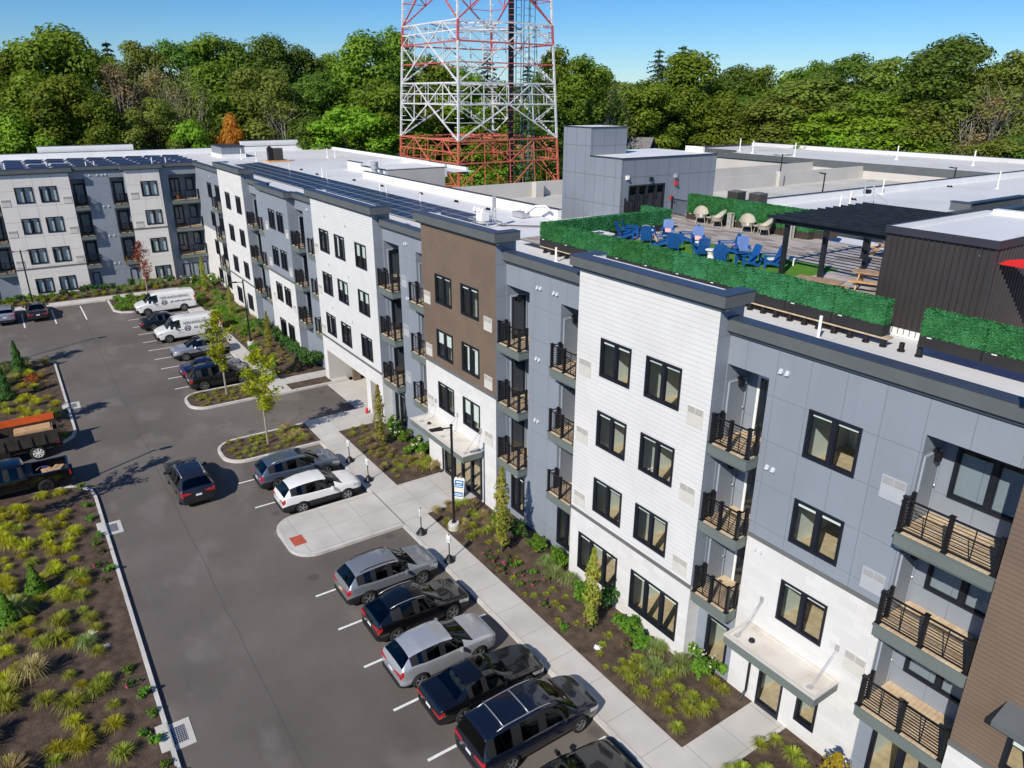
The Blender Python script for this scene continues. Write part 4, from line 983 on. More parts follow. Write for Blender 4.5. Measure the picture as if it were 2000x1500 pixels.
# mechanical group with white cylinders and a small mast
r = empty("antenna_equipment", (-41.3, 26.2, RZ), "rooftop telecom frame with three white drums, a white cabinet and a lattice mast", "equipment")
mb = MB()
for a, b in (((-1.2, -.6, .3), (1.1, -.6, .3)), ((-1.2, .5, .3), (1.1, .5, .3)), ((-1.2, -.6, .3), (-1.2, .5, .3)), ((1.1, -.6, .3), (1.1, .5, .3)), ((-.3, -.6, .3), (-.3, .5, .3))): mb.bar(a, b, .07)
for px_, py_ in ((-1.2, -.6), (1.1, -.6), (-1.2, .5), (1.1, .5)): mb.bar((px_, py_, 0), (px_, py_, .3), .08); mb.box((px_ - .25, py_ - .2, 0), (px_ + .25, py_ + .2, .06))
mb.obj("frame", "galv", r)
for k in range(3): mb = MB(); mb.tube([(-1.0 + k * .42, .55, .55), (-.92 + k * .42, -.3, .95)], .17, 14); mb.obj("drum", "pvc_white", r)
mb = MB(); mb.box((-.15, -.65, .34), (.55, -.1, .85)); mb.obj("cabinet", "pvc_white", r)
mb = MB()
for sx in (-.28, .28):
    mb.bar((.85 + sx * .6, .1, .3), (.85 + sx * .6, .1, 2.0), .05)
for zz in (.6, 1.0, 1.5, 1.95): mb.bar((.68, .1, zz), (1.02, .1, zz), .05)
mb.bar((.68, .1, 1.0), (1.02, .1, 1.5), .04); mb.bar((.68, .1, 1.5), (1.02, .1, 1.95), .04); mb.box((.72, .12, 1.2), (.98, .16, 1.9)); mb.obj("mast", "galv", r)
mb = MB(); mb.tube([(1.1, .3, .12), (2.2, 1.4, .12), (4.2, 3.6, .12)], .045, 6); mb.obj("conduit", "rail_black", r)
r = empty("roof_duct", (-42.2, 30.0, RZ), "bent grey duct resting on the white roof near the stair tower", "duct")
mb = MB(); mb.box((-1.1, -.35, .05), (.1, .3, .4)); mb.obj("box", "galv", r)
mb = MB(); mb.tube([(0, 0, .35), (.5, .5, .85), (1.1, .9, .9), (1.4, 1.1, .6)], .1, 8); mb.obj("elbow", "galv", r)
r = empty("roof_anchor", (-33.0, 56.5, RZ), "small steel anchor frame with two uprights on the right wing roof", "frame")
mb = MB()
for s_ in (-.6, .6): mb.tube([(0, s_, 0), (-.15, s_, 1.9)], .05, 8); mb.box((-.5, s_ - .25, 0), (.5, s_ + .25, .08), 1)
mb.bar((-.15, -.6, 1.85), (-.15, .6, 1.85), .06); mb.tube([(-.1, .6, 1.0), (.6, 1.8, .1)], .025, 6); mb.box((-.35, -.35, .9), (.05, .1, 1.2), 1); mb.obj("frame", ["galv", "rail_black"], r)

# ------------------------------------------------------------------ roof terrace
DZ = 14.0
mb = MB(); mb.box((-34.3, 24.0, DZ - .08), (-14.02, 38.2, DZ)); mb.box((-37.3, 33.0, DZ - .08), (-34.3, 38.2, DZ)); structure(mb.obj("terrace_paving", "paver"))
mb = MB(); mb.face([(-31.4, 26.6, DZ + .012), (-19.3, 27.6, DZ + .012), (-19.5, 31.9, DZ + .012), (-29.0, 32.0, DZ + .012)]); structure(mb.obj("artificial_turf", "turf"))
mb = MB()
for k in range(34): mb.lathe([(.13, 0), (.13, .06), (.09, .08), (.09, .3)], 8, (-31.8 + k * .62, 23.95 + .02 * (k % 3), RZ))
mb.box((-32.1, 23.82, RZ + .3), (-12.4, 24.2, RZ + .36), 1)
structure(mb.obj("terrace_pedestals", ["rail_black", "pallet_wood"]))
def leaf_cards(mb, n, place, size, jitter=.9):
    for _ in range(n):
        p, nrm = place(); u = Vector((rnd.gauss(0, 1), rnd.gauss(0, 1), rnd.gauss(0, 1)))
        nn = (Vector(nrm) + u * jitter * .5).normalized(); a = nn.cross(Vector((rnd.gauss(0, 1), rnd.gauss(0, 1), rnd.gauss(0, 1)))).normalized(); b = nn.cross(a)
        s = size * rnd.uniform(.6, 1.3); a *= s * .5; b *= s * .34
        mb.face([p - a, p - b * .9, p + a, p + b * .9])
def hedge_mesh(L, w, h):
    mb = MB(); mb.box((-L / 2 + .03, -w / 2 + .04, 0.02), (L / 2 - .03, w / 2 - .04, h - .05), 0)
    def pl():
        r = rnd.random(); A = L * h; B = L * w; C = w * h; t = 2 * A + B + 2 * C; r *= t
        if r < 2 * A:
            s = -1 if r < A else 1; return Vector((rnd.uniform(-L / 2, L / 2), s * (w / 2 - rnd.random() ** 2 * .05), rnd.uniform(0, h))), (0, s, .2)
        if r < 2 * A + B: return Vector((rnd.uniform(-L / 2, L / 2), rnd.uniform(-w / 2, w / 2), h - rnd.random() ** 2 * .05)), (0, 0, 1)
        s = -1 if rnd.random() < .5 else 1; return Vector((s * (L / 2 - rnd.random() * .04), rnd.uniform(-w / 2, w / 2), rnd.uniform(0, h))), (s, 0, .2)
    leaf_cards(mb, int(1500 * L * (h + w)), pl, .075, 1.1)
    return mb.mesh("foliage", ["leaf_hedge"])
HM = {}
def hedge(x, y, L, rz, label, group=None, pm="planter_black", w=.42, h=.86, ph=.37):
    r = empty("hedge_planter", (x, y, DZ), label, "hedge", group, rz)
    k = (L, w, h)
    if k not in HM:
        mb = MB(); mb.box((-L / 2 + .01, -w / 2, 0), (L / 2 - .01, w / 2, ph)); mb.box((-L / 2 + .25, -w / 2 - .012, ph - .04), (-L / 2 + .4, -w / 2, ph - .01), 1); HM[k] = (hedge_mesh(L, w, h), mb.mesh("planter", [pm, "pvc_white"]))
    link("planter", HM[k][1], r); link("foliage", HM[k][0], r, (0, 0, ph - .01))
g1 = "hedge planters along the front edge of the terrace"
for k in range(10): hedge(-31.1 + k * 1.95, 23.98, 1.94, 0, "clipped green hedge in a black planter along the front terrace edge", g1)
for k in range(5): hedge(-31.85, 25.2 + k * 1.8, 1.78, R(90), "clipped green hedge in a black planter along the left terrace edge", "hedge planters along the left edge of the terrace")
hedge(-32.9, 33.0, 1.9, 0, "short hedge planter turning the corner in front of the stair tower doors")
for k in range(5): hedge(-33.3 + k * 1.85, 37.55, 1.84, 0, "clipped green hedge in a brown planter behind the wicker chairs", "hedge planters behind the wicker chairs", "planter_brown", .42, 1.22, .4)
hedge(-25.0, 38.4, 1.9, R(55), "end hedge planter angled away behind the pergola", None, "planter_brown", .42, 1.2, .4)
for k in range(4): hedge(-10.4 + k * 1.95, 23.98, 1.94, 0, "clipped green hedge in a black planter in front of the dark shed", "hedge planters in front of the shed")
# railings by the doors
def rail(x0, y0, x1, y1, label):
    r = empty("railing", (x0, y0, DZ), label, "railing"); d = Vector((x1 - x0, y1 - y0, 0)); mb = MB()
    mb.bar((0, 0, 1.05), d + Vector((0, 0, 1.05)), .05); mb.bar((0, 0, .1), d + Vector((0, 0, .1)), .04); mb.obj("rails", "rail_black", r)
    mb = MB(); n = int(d.length / .11)
    for k in range(n + 1): mb.bar(d * k / n + Vector((0, 0, .1)), d * k / n + Vector((0, 0, 1.05)), .018)
    mb.obj("bars", "rail_black", r); 
    for e_ in (Vector((0, 0, 0)), d): mb = MB(); mb.bar(e_, e_ + Vector((0, 0, 1.2)), .09); mb.obj("post", "rail_black", r)
rail(-36.2, 38.0, -34.4, 37.7, "black metal railing right of the stair tower doors")
rail(-37.2, 34.6, -35.9, 34.0, "black metal railing left of the stair tower doors")
# adirondack chairs
def adirondack():
    r = empty("adirondack_chair", (0, 0, 0), "", "chair")
    mb = MB()
    for k in range(5): y = -.32 + k * .12; z = .40 - k * .045; mb.hexa([(-.28, y, z), (.28, y, z), (.28, y + .11, z - .04), (-.28, y + .11, z - .04), (-.28, y, z + .025), (.28, y, z + .025), (.28, y + .11, z - .015), (-.28, y + .11, z - .015)])
    mb.obj("seat", "chair_blue", r)
    mb = MB()
    for k in range(4):
        x = -.28 + k * .14; t = .98 if k in (1, 2) else .95
        mb.hexa([(x + .005, .26, .18), (x + .135, .26, .18), (x + .135, .29, .18), (x + .005, .29, .18), (x, .56, t), (x + .14, .56, t), (x + .14, .59, t), (x, .59, t)])
    mb.obj("backrest", "chair_blue", r)
    for s in (-1, 1):
        mb = MB(); mb.box((s * .30 - .075, -.42, .55), (s * .30 + .075, .40, .58)); mb.obj("armrest", "chair_blue", r)
        mb = MB(); mb.box((s * .33 - .015, -.38, 0), (s * .33 + .015, -.26, .55)); mb.obj("leg", "chair_blue", r)
        mb = MB(); mb.hexa([(s * .27 - .015, -.36, .28), (s * .27 + .015, -.36, .28), (s * .27 + .015, .62, .0), (s * .27 - .015, .62, .0), (s * .27 - .015, -.36, .40), (s * .27 + .015, -.36, .40), (s * .27 + .015, .5, .14), (s * .27 - .015, .5, .14)]); mb.obj("leg", "chair_blue", r)
    return r
ch0 = adirondack()
def pillow(parent, mt):
    mb = MB(); n = 6
    for sgn in (-1, 1):
        for i in range(n):
            for j in range(n):
                def P(a, b): u, v = a / n * 2 - 1, b / n * 2 - 1; return (u * .21, .02 - sgn * .075 * (1 - u ** 4) * (1 - v ** 4), .44 + v * .16)
                mb.face([P(i, j), P(i + 1, j), P(i + 1, j + 1), P(i, j + 1)])
    o = mb.obj("pillow", mt, parent, True, (0, .22, -.02)); o.rotation_euler = (R(-20), 0, 0)
    o["label"] = "throw pillow"
chairs = [(-31.2, 29.6, 145, None, "blue adirondack chair beside the fire table nearest the left hedge"), (-30.7, 28.7, 160, None, "blue adirondack chair nearest the corner of the front hedge"), (-29.5, 30.8, 41, "pillow_pink", "blue adirondack chair with a pink pillow facing the viewer at the left"), (-29.3, 29.0, 221, None, "blue adirondack chair seen from behind by the white stool"),
          (-27.9, 30.7, -35, "pillow_navy", "blue adirondack chair with a dark pillow in the middle of the turf"), (-26.9, 30.4, 41, "pillow_pink", "blue adirondack chair holding a bright pink pillow, facing the viewer in the middle"), (-28.0, 29.0, 145, "pillow_pink", "blue adirondack chair with a pink pillow seen from the side in the middle"), (-26.9, 28.6, 221, None, "blue adirondack chair close behind the front hedge in the middle group"), (-25.1, 28.7, 235, None, "blue adirondack chair seen from behind right of the middle white table"), (-24.9, 30.4, -35, "pillow_pink", "blue adirondack chair turned sideways with a pink pillow on the seat"),
          (-23.6, 30.0, 41, None, "pale sunlit blue adirondack chair facing the viewer on the right"), (-23.5, 28.3, 215, None, "blue adirondack chair just behind the front hedge on the right"), (-22.3, 28.7, -20, None, "dark blue adirondack chair turned towards the right group"), (-21.6, 29.5, -32, None, "rightmost blue adirondack chair beside the cornhole board")]
for i, (x, y, a, pw, lab) in enumerate(chairs):
    c = ch0 if i == 0 else copy_tree(ch0)
    c.location = (x, y, DZ + .013); c.rotation_euler = (0, 0, R(a)); tag(c, lab, "chair", "blue adirondack chairs on the turf")
    c.scale = (1.02, 1.02, 1.05)
for i, (x, y, a, pw, lab) in enumerate(chairs):
    if pw:
        c = [o for o in col.objects if o.get("label") == lab][0]; pillow(c, pw)
def side_table(x, y, label):
    r = empty("side_table", (x, y, DZ + .013), label, "table"); mb = MB(); mb.lathe([(.26, .46), (.28, .48), (.28, .5), (.26, .52)], 20); mb.obj("table_top", "table_white", r); mb = MB(); mb.lathe([(.16, 0), (.2, .05), (.13, .24), (.2, .46)], 16); mb.obj("base", "table_white", r)
side_table(-30.1, 30.0, "white round stool table between the left adirondack chairs"); side_table(-26.0, 29.6, "white round stool table in the middle of the turf"); side_table(-24.3, 28.5, "white round stool table among the right hand chairs")
r = empty("fire_table", (-32.2 + 1.2, 29.4, DZ), "long white fire table with dark stones beside the left hedge", "table")
r.location = (-30.6, 26.2, DZ)
mb = MB(); mb.box((-.5, -1.0, 0), (.5, 1.0, .5)); mb.box((-.6, -1.1, .5), (.6, 1.1, .58)); mb.obj("body", "table_white", r)
mb = MB()
for k in range(60): mb.lathe([(.03, 0), (.05, .03), (.02, .06)], 6, (rnd.uniform(-.22, .22), rnd.uniform(-.7, .7), .57))
mb.obj("fire_stones", ["pillow_navy"], r)
def lantern(x, y, label, h=.9):
    r = empty("lantern", (x, y, DZ), label, "lantern"); mb = MB()
    for a in (-.13, .13):
        for b in (-.13, .13): mb.box((a - .02, b - .02, 0), (a + .02, b + .02, h))
    mb.box((-.16, -.16, 0), (.16, .16, .05)); mb.box((-.16, -.16, h - .05), (.16, .16, h)); mb.obj("frame", "wicker", r)
    mb = MB(); mb.box((-.11, -.11, .05), (.11, .11, h - .06)); mb.obj("panes", "curtain_glass", r)
lantern(-30.2, 36.9, "tall pale lantern between the two pairs of wicker chairs"); lantern(-25.8, 36.8, "tall pale lantern under the left end of the pergola"); lantern(-31.2, 30.8, "small dark lantern beside the fire table", .55)
# wicker chairs
def wicker_chair():
    r = empty("wicker_chair", (0, 0, 0), "", "chair"); mb = MB(); n = 20; m_ = 7
    def P(i, j):
        a = math.pi * (-.95 + 1.9 * i / n); t = j / m_; lift = .22 + .40 * max(0, math.cos(a / 1.05)) ** 1.1
        rad = .30 + .12 * t; return Vector((rad * math.sin(a), rad * math.cos(a) * 1.0 + .05 * t, .36 + t * lift))
    for i in range(n):
        for j in range(m_): mb.face([P(i, j), P(i + 1, j), P(i + 1, j + 1), P(i, j + 1)])
    mb.tube([P(i, m_) for i in range(n + 1)], .022, 6)
    mb.obj("shell", "wicker", r, True)
    mb = MB(); mb.lathe([(.05, .34), (.31, .36), (.32, .40), (.05, .41)], 18); mb.obj("seat", "wicker", r)
    mb = MB(); mb.lathe([(.05, .41), (.27, .42), (.26, .48), (.05, .50)], 16); mb.obj("cushion", "pillow_white", r)
    for a, b in ((-.22, -.22), (.22, -.22), (-.22, .2), (.22, .2)): mb = MB(); mb.tube([(a, b, .36), (a * 1.3, b * 1.3, 0)], .018, 6); mb.obj("leg", "wicker", r)
    return r
wc0 = wicker_chair()
for i, (x, y, a, lab) in enumerate(((-32.4, 36.7, 41, "round wicker chair at the far left of the long hedge, facing the viewer"), (-30.9, 36.5, -35, "wicker chair seen from the side left of the tall lantern"), (-28.6, 36.5, 41, "round wicker chair right of the tall lantern, facing the viewer"), (-27.3, 36.4, -40, "wicker chair seen from the side beside the pergola post"))):
    c = wc0 if i == 0 else copy_tree(wc0); c.location = (x, y, DZ); c.rotation_euler = (0, 0, R(a)); c.scale = (1.05,) * 3; tag(c, lab, "chair", "wicker chairs along the hedge")
def wicker_table(x, y, label):
    r = empty("side_table", (x, y, DZ), label, "table"); mb = MB(); mb.lathe([(.27, .43), (.28, .45), (.27, .47)], 16); mb.obj("table_top", "wicker", r); 
    for k in range(3): a = 2.1 * k; mb = MB(); mb.tube([(.12 * math.cos(a), .12 * math.sin(a), .44), (.25 * math.cos(a), .25 * math.sin(a), 0)], .017, 6); mb.obj("leg", "wicker", r)
wicker_table(-31.7, 36.8, "small wicker table between the left pair of wicker chairs"); wicker_table(-28.0, 36.7, "small wicker table between the right pair of wicker chairs")
# cornhole board
r = empty("cornhole_board", (-21.9, 30.8, DZ + .013), "white slanted cornhole game board on the turf", "game board", None, R(20))
mb = MB(); mb.hexa([(-.75, -.3, .08), (.75, -.3, .32), (.75, .3, .32), (-.75, .3, .08), (-.75, -.3, .12), (.75, -.3, .36), (.75, .3, .36), (-.75, .3, .12)]); mb.obj("board", "table_white", r)
for s in (-1, 1): mb = MB(); mb.box((.62, s * .27 - .03, 0), (.70, s * .27 + .03, .3)); mb.obj("leg", "table_white", r)
mb = MB(); mb.lathe([(.09, .3), (.09, .302)], 14, (.45, 0, .02)); mb.obj("hole", "frame_black", r)
# pergola
r = empty("pergola", (-17, 31, DZ), "black metal pergola with closely spaced slats over the picnic tables", "pergola")
PX0, PX1, PY0, PY1, PH = -20.9, -14.9, 28.4, 36.4, 2.3
for k, (x, y) in enumerate(((-20.45, 28.9), (-18.95, 29.6), (-19.0, 33.1), (-15.1, 33.1), (-20.45, 35.4), (-15.1, 35.4))):
    mb = MB(); mb.box((x - .09, y - .09, 0), (x + .09, y + .09, PH - .05)); mb.box((x - .14, y - .14, 0), (x + .14, y + .14, .03)); o = mb.obj("post", "pergola_black"); o.parent = r; o.matrix_parent_inverse = Matrix.Identity(4); o.location = (17, -31, 0)
mb = MB()
for y in (PY0 + .3, PY1 - .3): mb.box((PX0, y - .05, PH - .05), (PX1, y + .05, PH + .17))
for x in (PX0, PX1 - .1): mb.box((x, PY0, PH - .051), (x + .1, PY1, PH + .169))
o = mb.obj("beam_frame", "pergola_black", r, loc=(17, -31, 0))
for k in range(13):
    y = PY0 + .05 + k * .62; mb = MB(); mb.box((PX0 - .35, y - .025, PH + .175), (PX1 + .1, y + .022, PH + .315)); mb.obj("slat", "pergola_black", r, loc=(17, -31, 0))
def picnic(x, y, a, label):
    r = empty("picnic_table", (x, y, DZ), label, "picnic table", None, R(a)); mb = MB()
    for k in range(5): mb.box((-.9, -.37 + k * .15, .72), (.9, -.235 + k * .15, .76))
    mb.obj("table_top", "picnic_top", r)
    for s in (-1, 1): mb = MB(); mb.box((-.9, s * .72 - .14, .42), (.9, s * .72 + .14, .46)); mb.obj("bench", "picnic_base", r)
    for s in (-.62, .62):
        for t in (-1, 1): mb = MB(); mb.bar((s, t * .22, .72), (s, t * .78, 0), .12, .045, up=(1, 0, 0)); mb.obj("leg", "picnic_base", r)
        mb = MB(); mb.box((s - .03, -.8, .36), (s + .03, .8, .42)); mb.obj("cross_beam", "picnic_base", r)
picnic(-16.3, 29.5, 20, "wooden picnic table under the pergola next to the dark shed"); picnic(-16.9, 26.4, 15, "wooden picnic table under the pergola nearest the front hedge"); picnic(-19.6, 36.6, 70, "orange wooden table at the far side of the pergola")
# shed with ribbed dark cladding
r = empty("metal_shed", (-11, 30, DZ), "dark ribbed metal shed with a white roof on the terrace", "shed")
SX0, SX1, SY0, SY1, SH = -15.15, -8.2, 26.2, 35.2, 3.0
A_, B_, C_, D_ = Vector((-15.7, 29.2)), Vector((-11.35, 24.75)), Vector((-4.5, 27.5)), Vector((-9.5, 35))
def ribbed(p, q, z0, z1, n, out):
    mb = MB(); d = (q - p) / n; nn = Vector((d.y, -d.x)).normalized()
    for k in range(n):
        a = p + d * k; b = a + d * .72; c = a + d * .82; e = a + d * .92; f_ = a + d
        pts = [(a, 0), (b, 0), (c, .06), (e, .06), (f_, 0)]
        for (u, du), (v, dv) in zip(pts, pts[1:]):
            u2, v2 = u + nn * du * out, v + nn * dv * out; mb.face([(u2.x, u2.y, z0), (v2.x, v2.y, z0), (v2.x, v2.y, z1), (u2.x, u2.y, z1)])
    return mb
A_, B_ = Vector((-15.6, 28.2)), Vector((-11.1, 25.4))
A_, B_, C_, D_ = Vector((-14.0, 25.55)), Vector((-10.4, 25.55)), Vector((-10.4, 32.5)), Vector((-14.0, 32.5))
for p_, q_, n_ in ((A_, B_, 17), (B_, C_, 30), (D_, A_, 30)):
    mb = ribbed(p_, q_, 13.7, 17.32, n_, 1); o = mb.obj("cladding", "shed_dark", r, loc=(11, -30, -DZ))
T_ = 17.32
mb = MB(); mb.box((-14.06, 25.44, T_ - .2), (-10.34, 25.50, T_ + .05)); mb.box((-10.39, 25.50, T_ - .2), (-10.33, 32.5, T_ + .05)); mb.box((-14.06, 25.50, T_ - .05), (-14.0, 32.5, T_ + .05)); mb.obj("roof_trim", "roof_cap_dark", r, loc=(11, -30, -DZ))
mb = MB(); mb.face([(-14.0, 25.5, T_ - .06), (-10.39, 25.5, T_ - .06), (-10.39, 32.5, T_ - .06), (-14.0, 32.5, T_ - .06)]); mb.box((-13.99, 25.51, T_ - .06), (-13.6, 32.5, T_ + .03)); mb.box((-13.6, 32.1, T_ - .06), (-10.4, 32.5, T_ + .14)); mb.obj("roof", "membrane", r, loc=(11, -30, -DZ))
mb = MB(); mb.box((-14.02, 25.5, 13.61), (-10.38, 25.53, 13.9)); mb.obj("base_flashing", "membrane_white", r, loc=(11, -30, -DZ))
r = empty("shade_sail", (-9.3, 27.0, DZ + 2.1), "bright red triangular shade sail tied to the dark shed", "shade sail")
mb = MB(); P_ = [Vector((-1.5, -1.4, .55)), Vector((4.5, -.2, .3)), Vector((2.0, 4.2, .9))]; n = 8
def sp(i, j):
    a, b = i / n, j / n; c = 1 - a - b; q = P_[0] * c + P_[1] * a + P_[2] * b; q.z -= 2.2 * a * b * c; return q
for i in range(n):
    for j in range(n - i):
        mb.face([sp(i, j), sp(i + 1, j), sp(i, j + 1)])
        if i + j < n - 1: mb.face([sp(i + 1, j), sp(i + 1, j + 1), sp(i, j + 1)])
mb.obj("fabric", "sail_red", r); mb = MB(); mb.tube([P_[0], P_[0] + Vector((-.1, -.1, .2))], .02, 6); mb.obj("turnbuckle", "steel", r)
# ------------------------------------------------------------------ lattice tower, woods, hills
TREES=[
(-150.0,2.1,27.1,14.6,'oak'),(-139.9,6.2,27.4,10.7,'oak'),(-137.5,12.2,30.4,13.4,'oak'),(-163.6,22.1,31.8,7.1,'conifer'),(-149.0,17.8,28.3,9.4,'oak'),(-147.9,25.2,29.5,9.4,'olive'),(-151.8,31.7,30.0,9.7,'dark'),(-153.7,37.1,31.2,12.1,'oak'),(-154.0,43.5,30.7,12.2,'dark'),(-150.7,47.8,31.4,11.0,'dark'),(-150.7,54.0,29.9,10.0,'dark'),(-153.3,61.2,28.8,9.2,'oak'),(-126.0,56.4,30.6,13.4,'oak'),(-134.8,65.9,32.0,9.4,'oak'),(-131.9,71.6,28.0,10.4,'oak'),(-128.9,76.9,26.3,8.4,'oak'),(-134.9,86.2,31.1,7.8,'conifer'),(-134.5,95.7,28.9,6.9,'conifer'),(-112.9,86.3,29.1,7.9,'oak'),(-108.2,89.0,27.6,10.7,'oak'),(-114.2,97.4,25.3,8.4,'olive'),(-112.4,111.2,31.5,7.0,'conifer'),(-113.4,118.5,32.4,7.3,'conifer'),(-109.8,116.5,29.6,14.5,'oak'),(-109.2,130.4,27.4,11.8,'dark'),(-106.6,135.1,27.2,9.6,'oak'),(-101.0,139.3,26.7,10.8,'oak'),(-97.6,141.7,27.8,9.6,'oak'),(-90.0,138.4,28.9,12.6,'dark'),(-93.5,148.0,30.5,4.4,'conifer'),(-83.6,142.4,28.2,13.8,'olive'),(-78.7,145.1,27.6,10.3,'oak'),(-68.2,133.7,30.7,15.7,'dark'),(-65.0,140.8,26.6,9.7,'oak'),(-59.0,135.8,28.0,11.3,'olive'),(-54.9,139.7,28.1,13.6,'oak'),(-130.0,1.2,20.9,10.9,'oak'),(-127.0,5.1,18.7,8.0,'bright'),(-129.6,10.9,23.7,10.9,'oak'),(-127.3,14.4,21.0,8.0,'oak'),(-132.7,18.8,26.1,7.5,'tan'),(-126.2,22.0,21.0,8.0,'olive'),(-139.8,25.5,25.7,6.9,'tan'),(-133.2,27.9,24.7,7.6,'bare'),(-123.4,25.9,17.8,5.3,'bright'),(-139.9,34.4,26.3,11.0,'oak'),(-123.1,31.5,18.6,3.9,'orange'),(-128.4,38.6,25.5,11.2,'olive'),(-121.8,39.7,21.0,8.9,'bare'),(-131.3,48.9,25.0,11.7,'dark'),(-116.1,49.1,19.9,11.4,'bright'),(-117.9,55.0,23.7,10.0,'oak'),(-124.7,63.9,22.6,10.7,'oak'),(-126.7,70.6,21.4,11.1,'bright'),(-127.4,79.3,20.5,11.5,'oak'),(-122.8,86.2,20.9,10.4,'oak'),(-107.4,81.9,20.3,8.5,'dark'),(-107.9,86.1,22.7,10.6,'oak'),(-105.5,92.1,23.6,9.7,'bare'),(-113.4,105.8,21.0,11.9,'dark'),(-107.3,105.0,24.2,11.5,'oak'),(-111.2,115.2,23.4,13.4,'oak'),(-105.3,120.6,22.0,12.2,'oak'),(-106.4,126.2,23.2,14.9,'dark'),(-93.0,124.1,21.6,15.1,'olive'),(-90.4,129.7,24.9,18.7,'olive'),(-79.6,124.9,19.6,13.4,'bright'),(-78.7,130.2,22.6,13.8,'oak'),(-71.1,124.2,18.6,11.9,'bright'),(-69.3,128.6,21.0,14.2,'oak'),(-65.3,130.7,22.6,12.2,'olive'),(-58.6,127.2,24.0,12.7,'bare'),(-54.7,129.0,22.2,10.7,'tan'),(-50.8,130.6,22.9,11.7,'oak'),(-120.6,43.1,18.3,8.0,'dark'),(-118.2,58.9,18.2,8.3,'bright'),(-98.0,124.1,19.8,11.0,'oak')
]
tw = empty("lattice_tower", (-97.6, 60.8, -.6), "tall red and white lattice transmission tower with a black cable ladder", "tower")
TC = Vector((-97.6, 60.8)); fw_ = Vector((-.849, .528)); rt_ = Vector((.528, .849)); dl = R(-12.4)
def tcorner(k, z):
    r = 12.25 - (z - 9) * .068; a = dl + k * math.pi / 2
    q = TC + rt_ * (r * math.cos(a) - .25) + fw_ * (r * math.sin(a)); return Vector((q.x, q.y, z))
LV = [-.6, 9.4, 12.9, 15.8, 20.4, 23.1, 28.1, 30.6, 36.5, 43.0]
CL = [0, 0, 0, 1, 1, 1, 2, 1, 2, 2]              # paint of the stage above each level
def tpart(mb, name): o = mb.obj(name, ["tower_orange", "tower_white", "tower_red"]); o.parent = tw; o.matrix_parent_inverse = Matrix.Translation(-tw.location)
for k in range(4):
    mb = MB()
    for i in range(len(LV) - 1): mb.bar(tcorner(k, LV[i]), tcorner(k, LV[i + 1]), .25, mi=CL[i])
    # short lacing on the leg
    for i in range(1, len(LV) - 1):
        n = 4
        for j in range(n):
            z = LV[i] + (LV[i + 1] - LV[i]) * (j + .5) / n; p = tcorner(k, z)
            for kk in (1, 3):
                q = tcorner((k + kk) % 4, z); d = (q - p).normalized(); mb.bar(p, p + d * (.5 + 1.1 * abs(j - 1.5) / 1.5), .075, mi=CL[i])
    tpart(mb, "tower_leg")
for k in range(4):
    mb = MB(); k2 = (k + 1) % 4
    def P(t, z): a, b = tcorner(k, z), tcorner(k2, z); return a.lerp(b, t)
    for i, z in enumerate(LV[1:], 1):
        mb.bar(P(0, z), P(1, z), .18, mi=CL[i] if i not in (3,) else 0)
    for z, c in ((14.3, 0), (21.7, 1), (25.6, 2), (29.4, 1)): mb.bar(P(0, z), P(1, z), .14, mi=c)
    # wide V bracing in the tall stages, small X bracing in the ring stages
    for lo, hi, c in ((-.6, 9.4, 0), (15.8, 20.4, 1), (23.1, 28.1, 2 if False else 1), (30.6, 36.5, 2), (36.5, 43, 2)):
        for a, b in ((0, .5), (1, .5)): mb.bar(P(a, lo), P(b, hi), .165, mi=c)
        for a, b, s in ((0, .25, 1), (1, .75, -1)):
            mid = P(a, lo).lerp(P(.5, hi), .5); mb.bar(mid, P(a, (lo + hi) / 2), .09, mi=c); mb.bar(mid, P(b - .0, hi), .12, mi=c); mb.bar(mid, P(a, hi), .10, mi=c)
    for lo, hi, c in ((9.4, 12.9, 0), (12.9, 15.8, 0), (20.4, 23.1, 1), (28.1, 30.6, 1)):
        n = 4
        for j in range(n):
            a, b = j / n, (j + 1) / n
            if j % 2 == 0: mb.bar(P(a, lo), P(b, hi), .12, mi=c)
            else: mb.bar(P(a, hi), P(b, lo), .12, mi=c)
            mb.bar(P(b, lo), P(b, hi), .09, mi=c); mb.bar(P((a + b) / 2, lo), P((a + b) / 2, (lo + hi) / 2), .08, mi=c)
    tpart(mb, "face_bracing")
for z, c in ((9.4, 0), (15.8, 0), (23.1, 1), (30.6, 1)):
    mb = MB(); M_ = [tcorner(k, z).lerp(tcorner((k + 1) % 4, z), .5) for k in range(4)]
    for k in range(4): mb.bar(M_[k], M_[(k + 1) % 4], .13, mi=c)
    mb.bar(M_[0], M_[2], .14, mi=c); mb.bar(M_[1], M_[3], .14, mi=c); tpart(mb, "diaphragm")
def tslot(name, lat, dep, w, d, mats, z0=-.6, z1=44, rungs=0):
    mb = MB(); c = TC + rt_ * lat + fw_ * dep
    for s in (-1, 1): p = c + rt_ * (s * w / 2); mb.bar((p.x, p.y, z0), (p.x, p.y, z1), d)
    if name == "cable_tray":
        mb = MB(); mb.bar((c.x, c.y, z0), (c.x, c.y, z1), w, d)
        for k in range(60): z = z0 + k * .75; mb.bar((c.x - rt_.x * w * .55, c.y - rt_.y * w * .55, z), (c.x + rt_.x * w * .55, c.y + rt_.y * w * .55, z), .9 * d + .3, .05, mi=1)
    elif rungs:
        n = int((z1 - z0) / rungs)
        for k in range(n): z = z0 + k * rungs; p, q = c - rt_ * (w / 2), c + rt_ * (w / 2); mb.bar((p.x, p.y, z), (q.x, q.y, z), .06)
    o = mb.obj(name, mats); o.parent = tw; o.matrix_parent_inverse = Matrix.Translation(-tw.location)
tslot("cable_tray", 4.5, -4.5, .72, .3, ["cable_black", "tower_orange"])
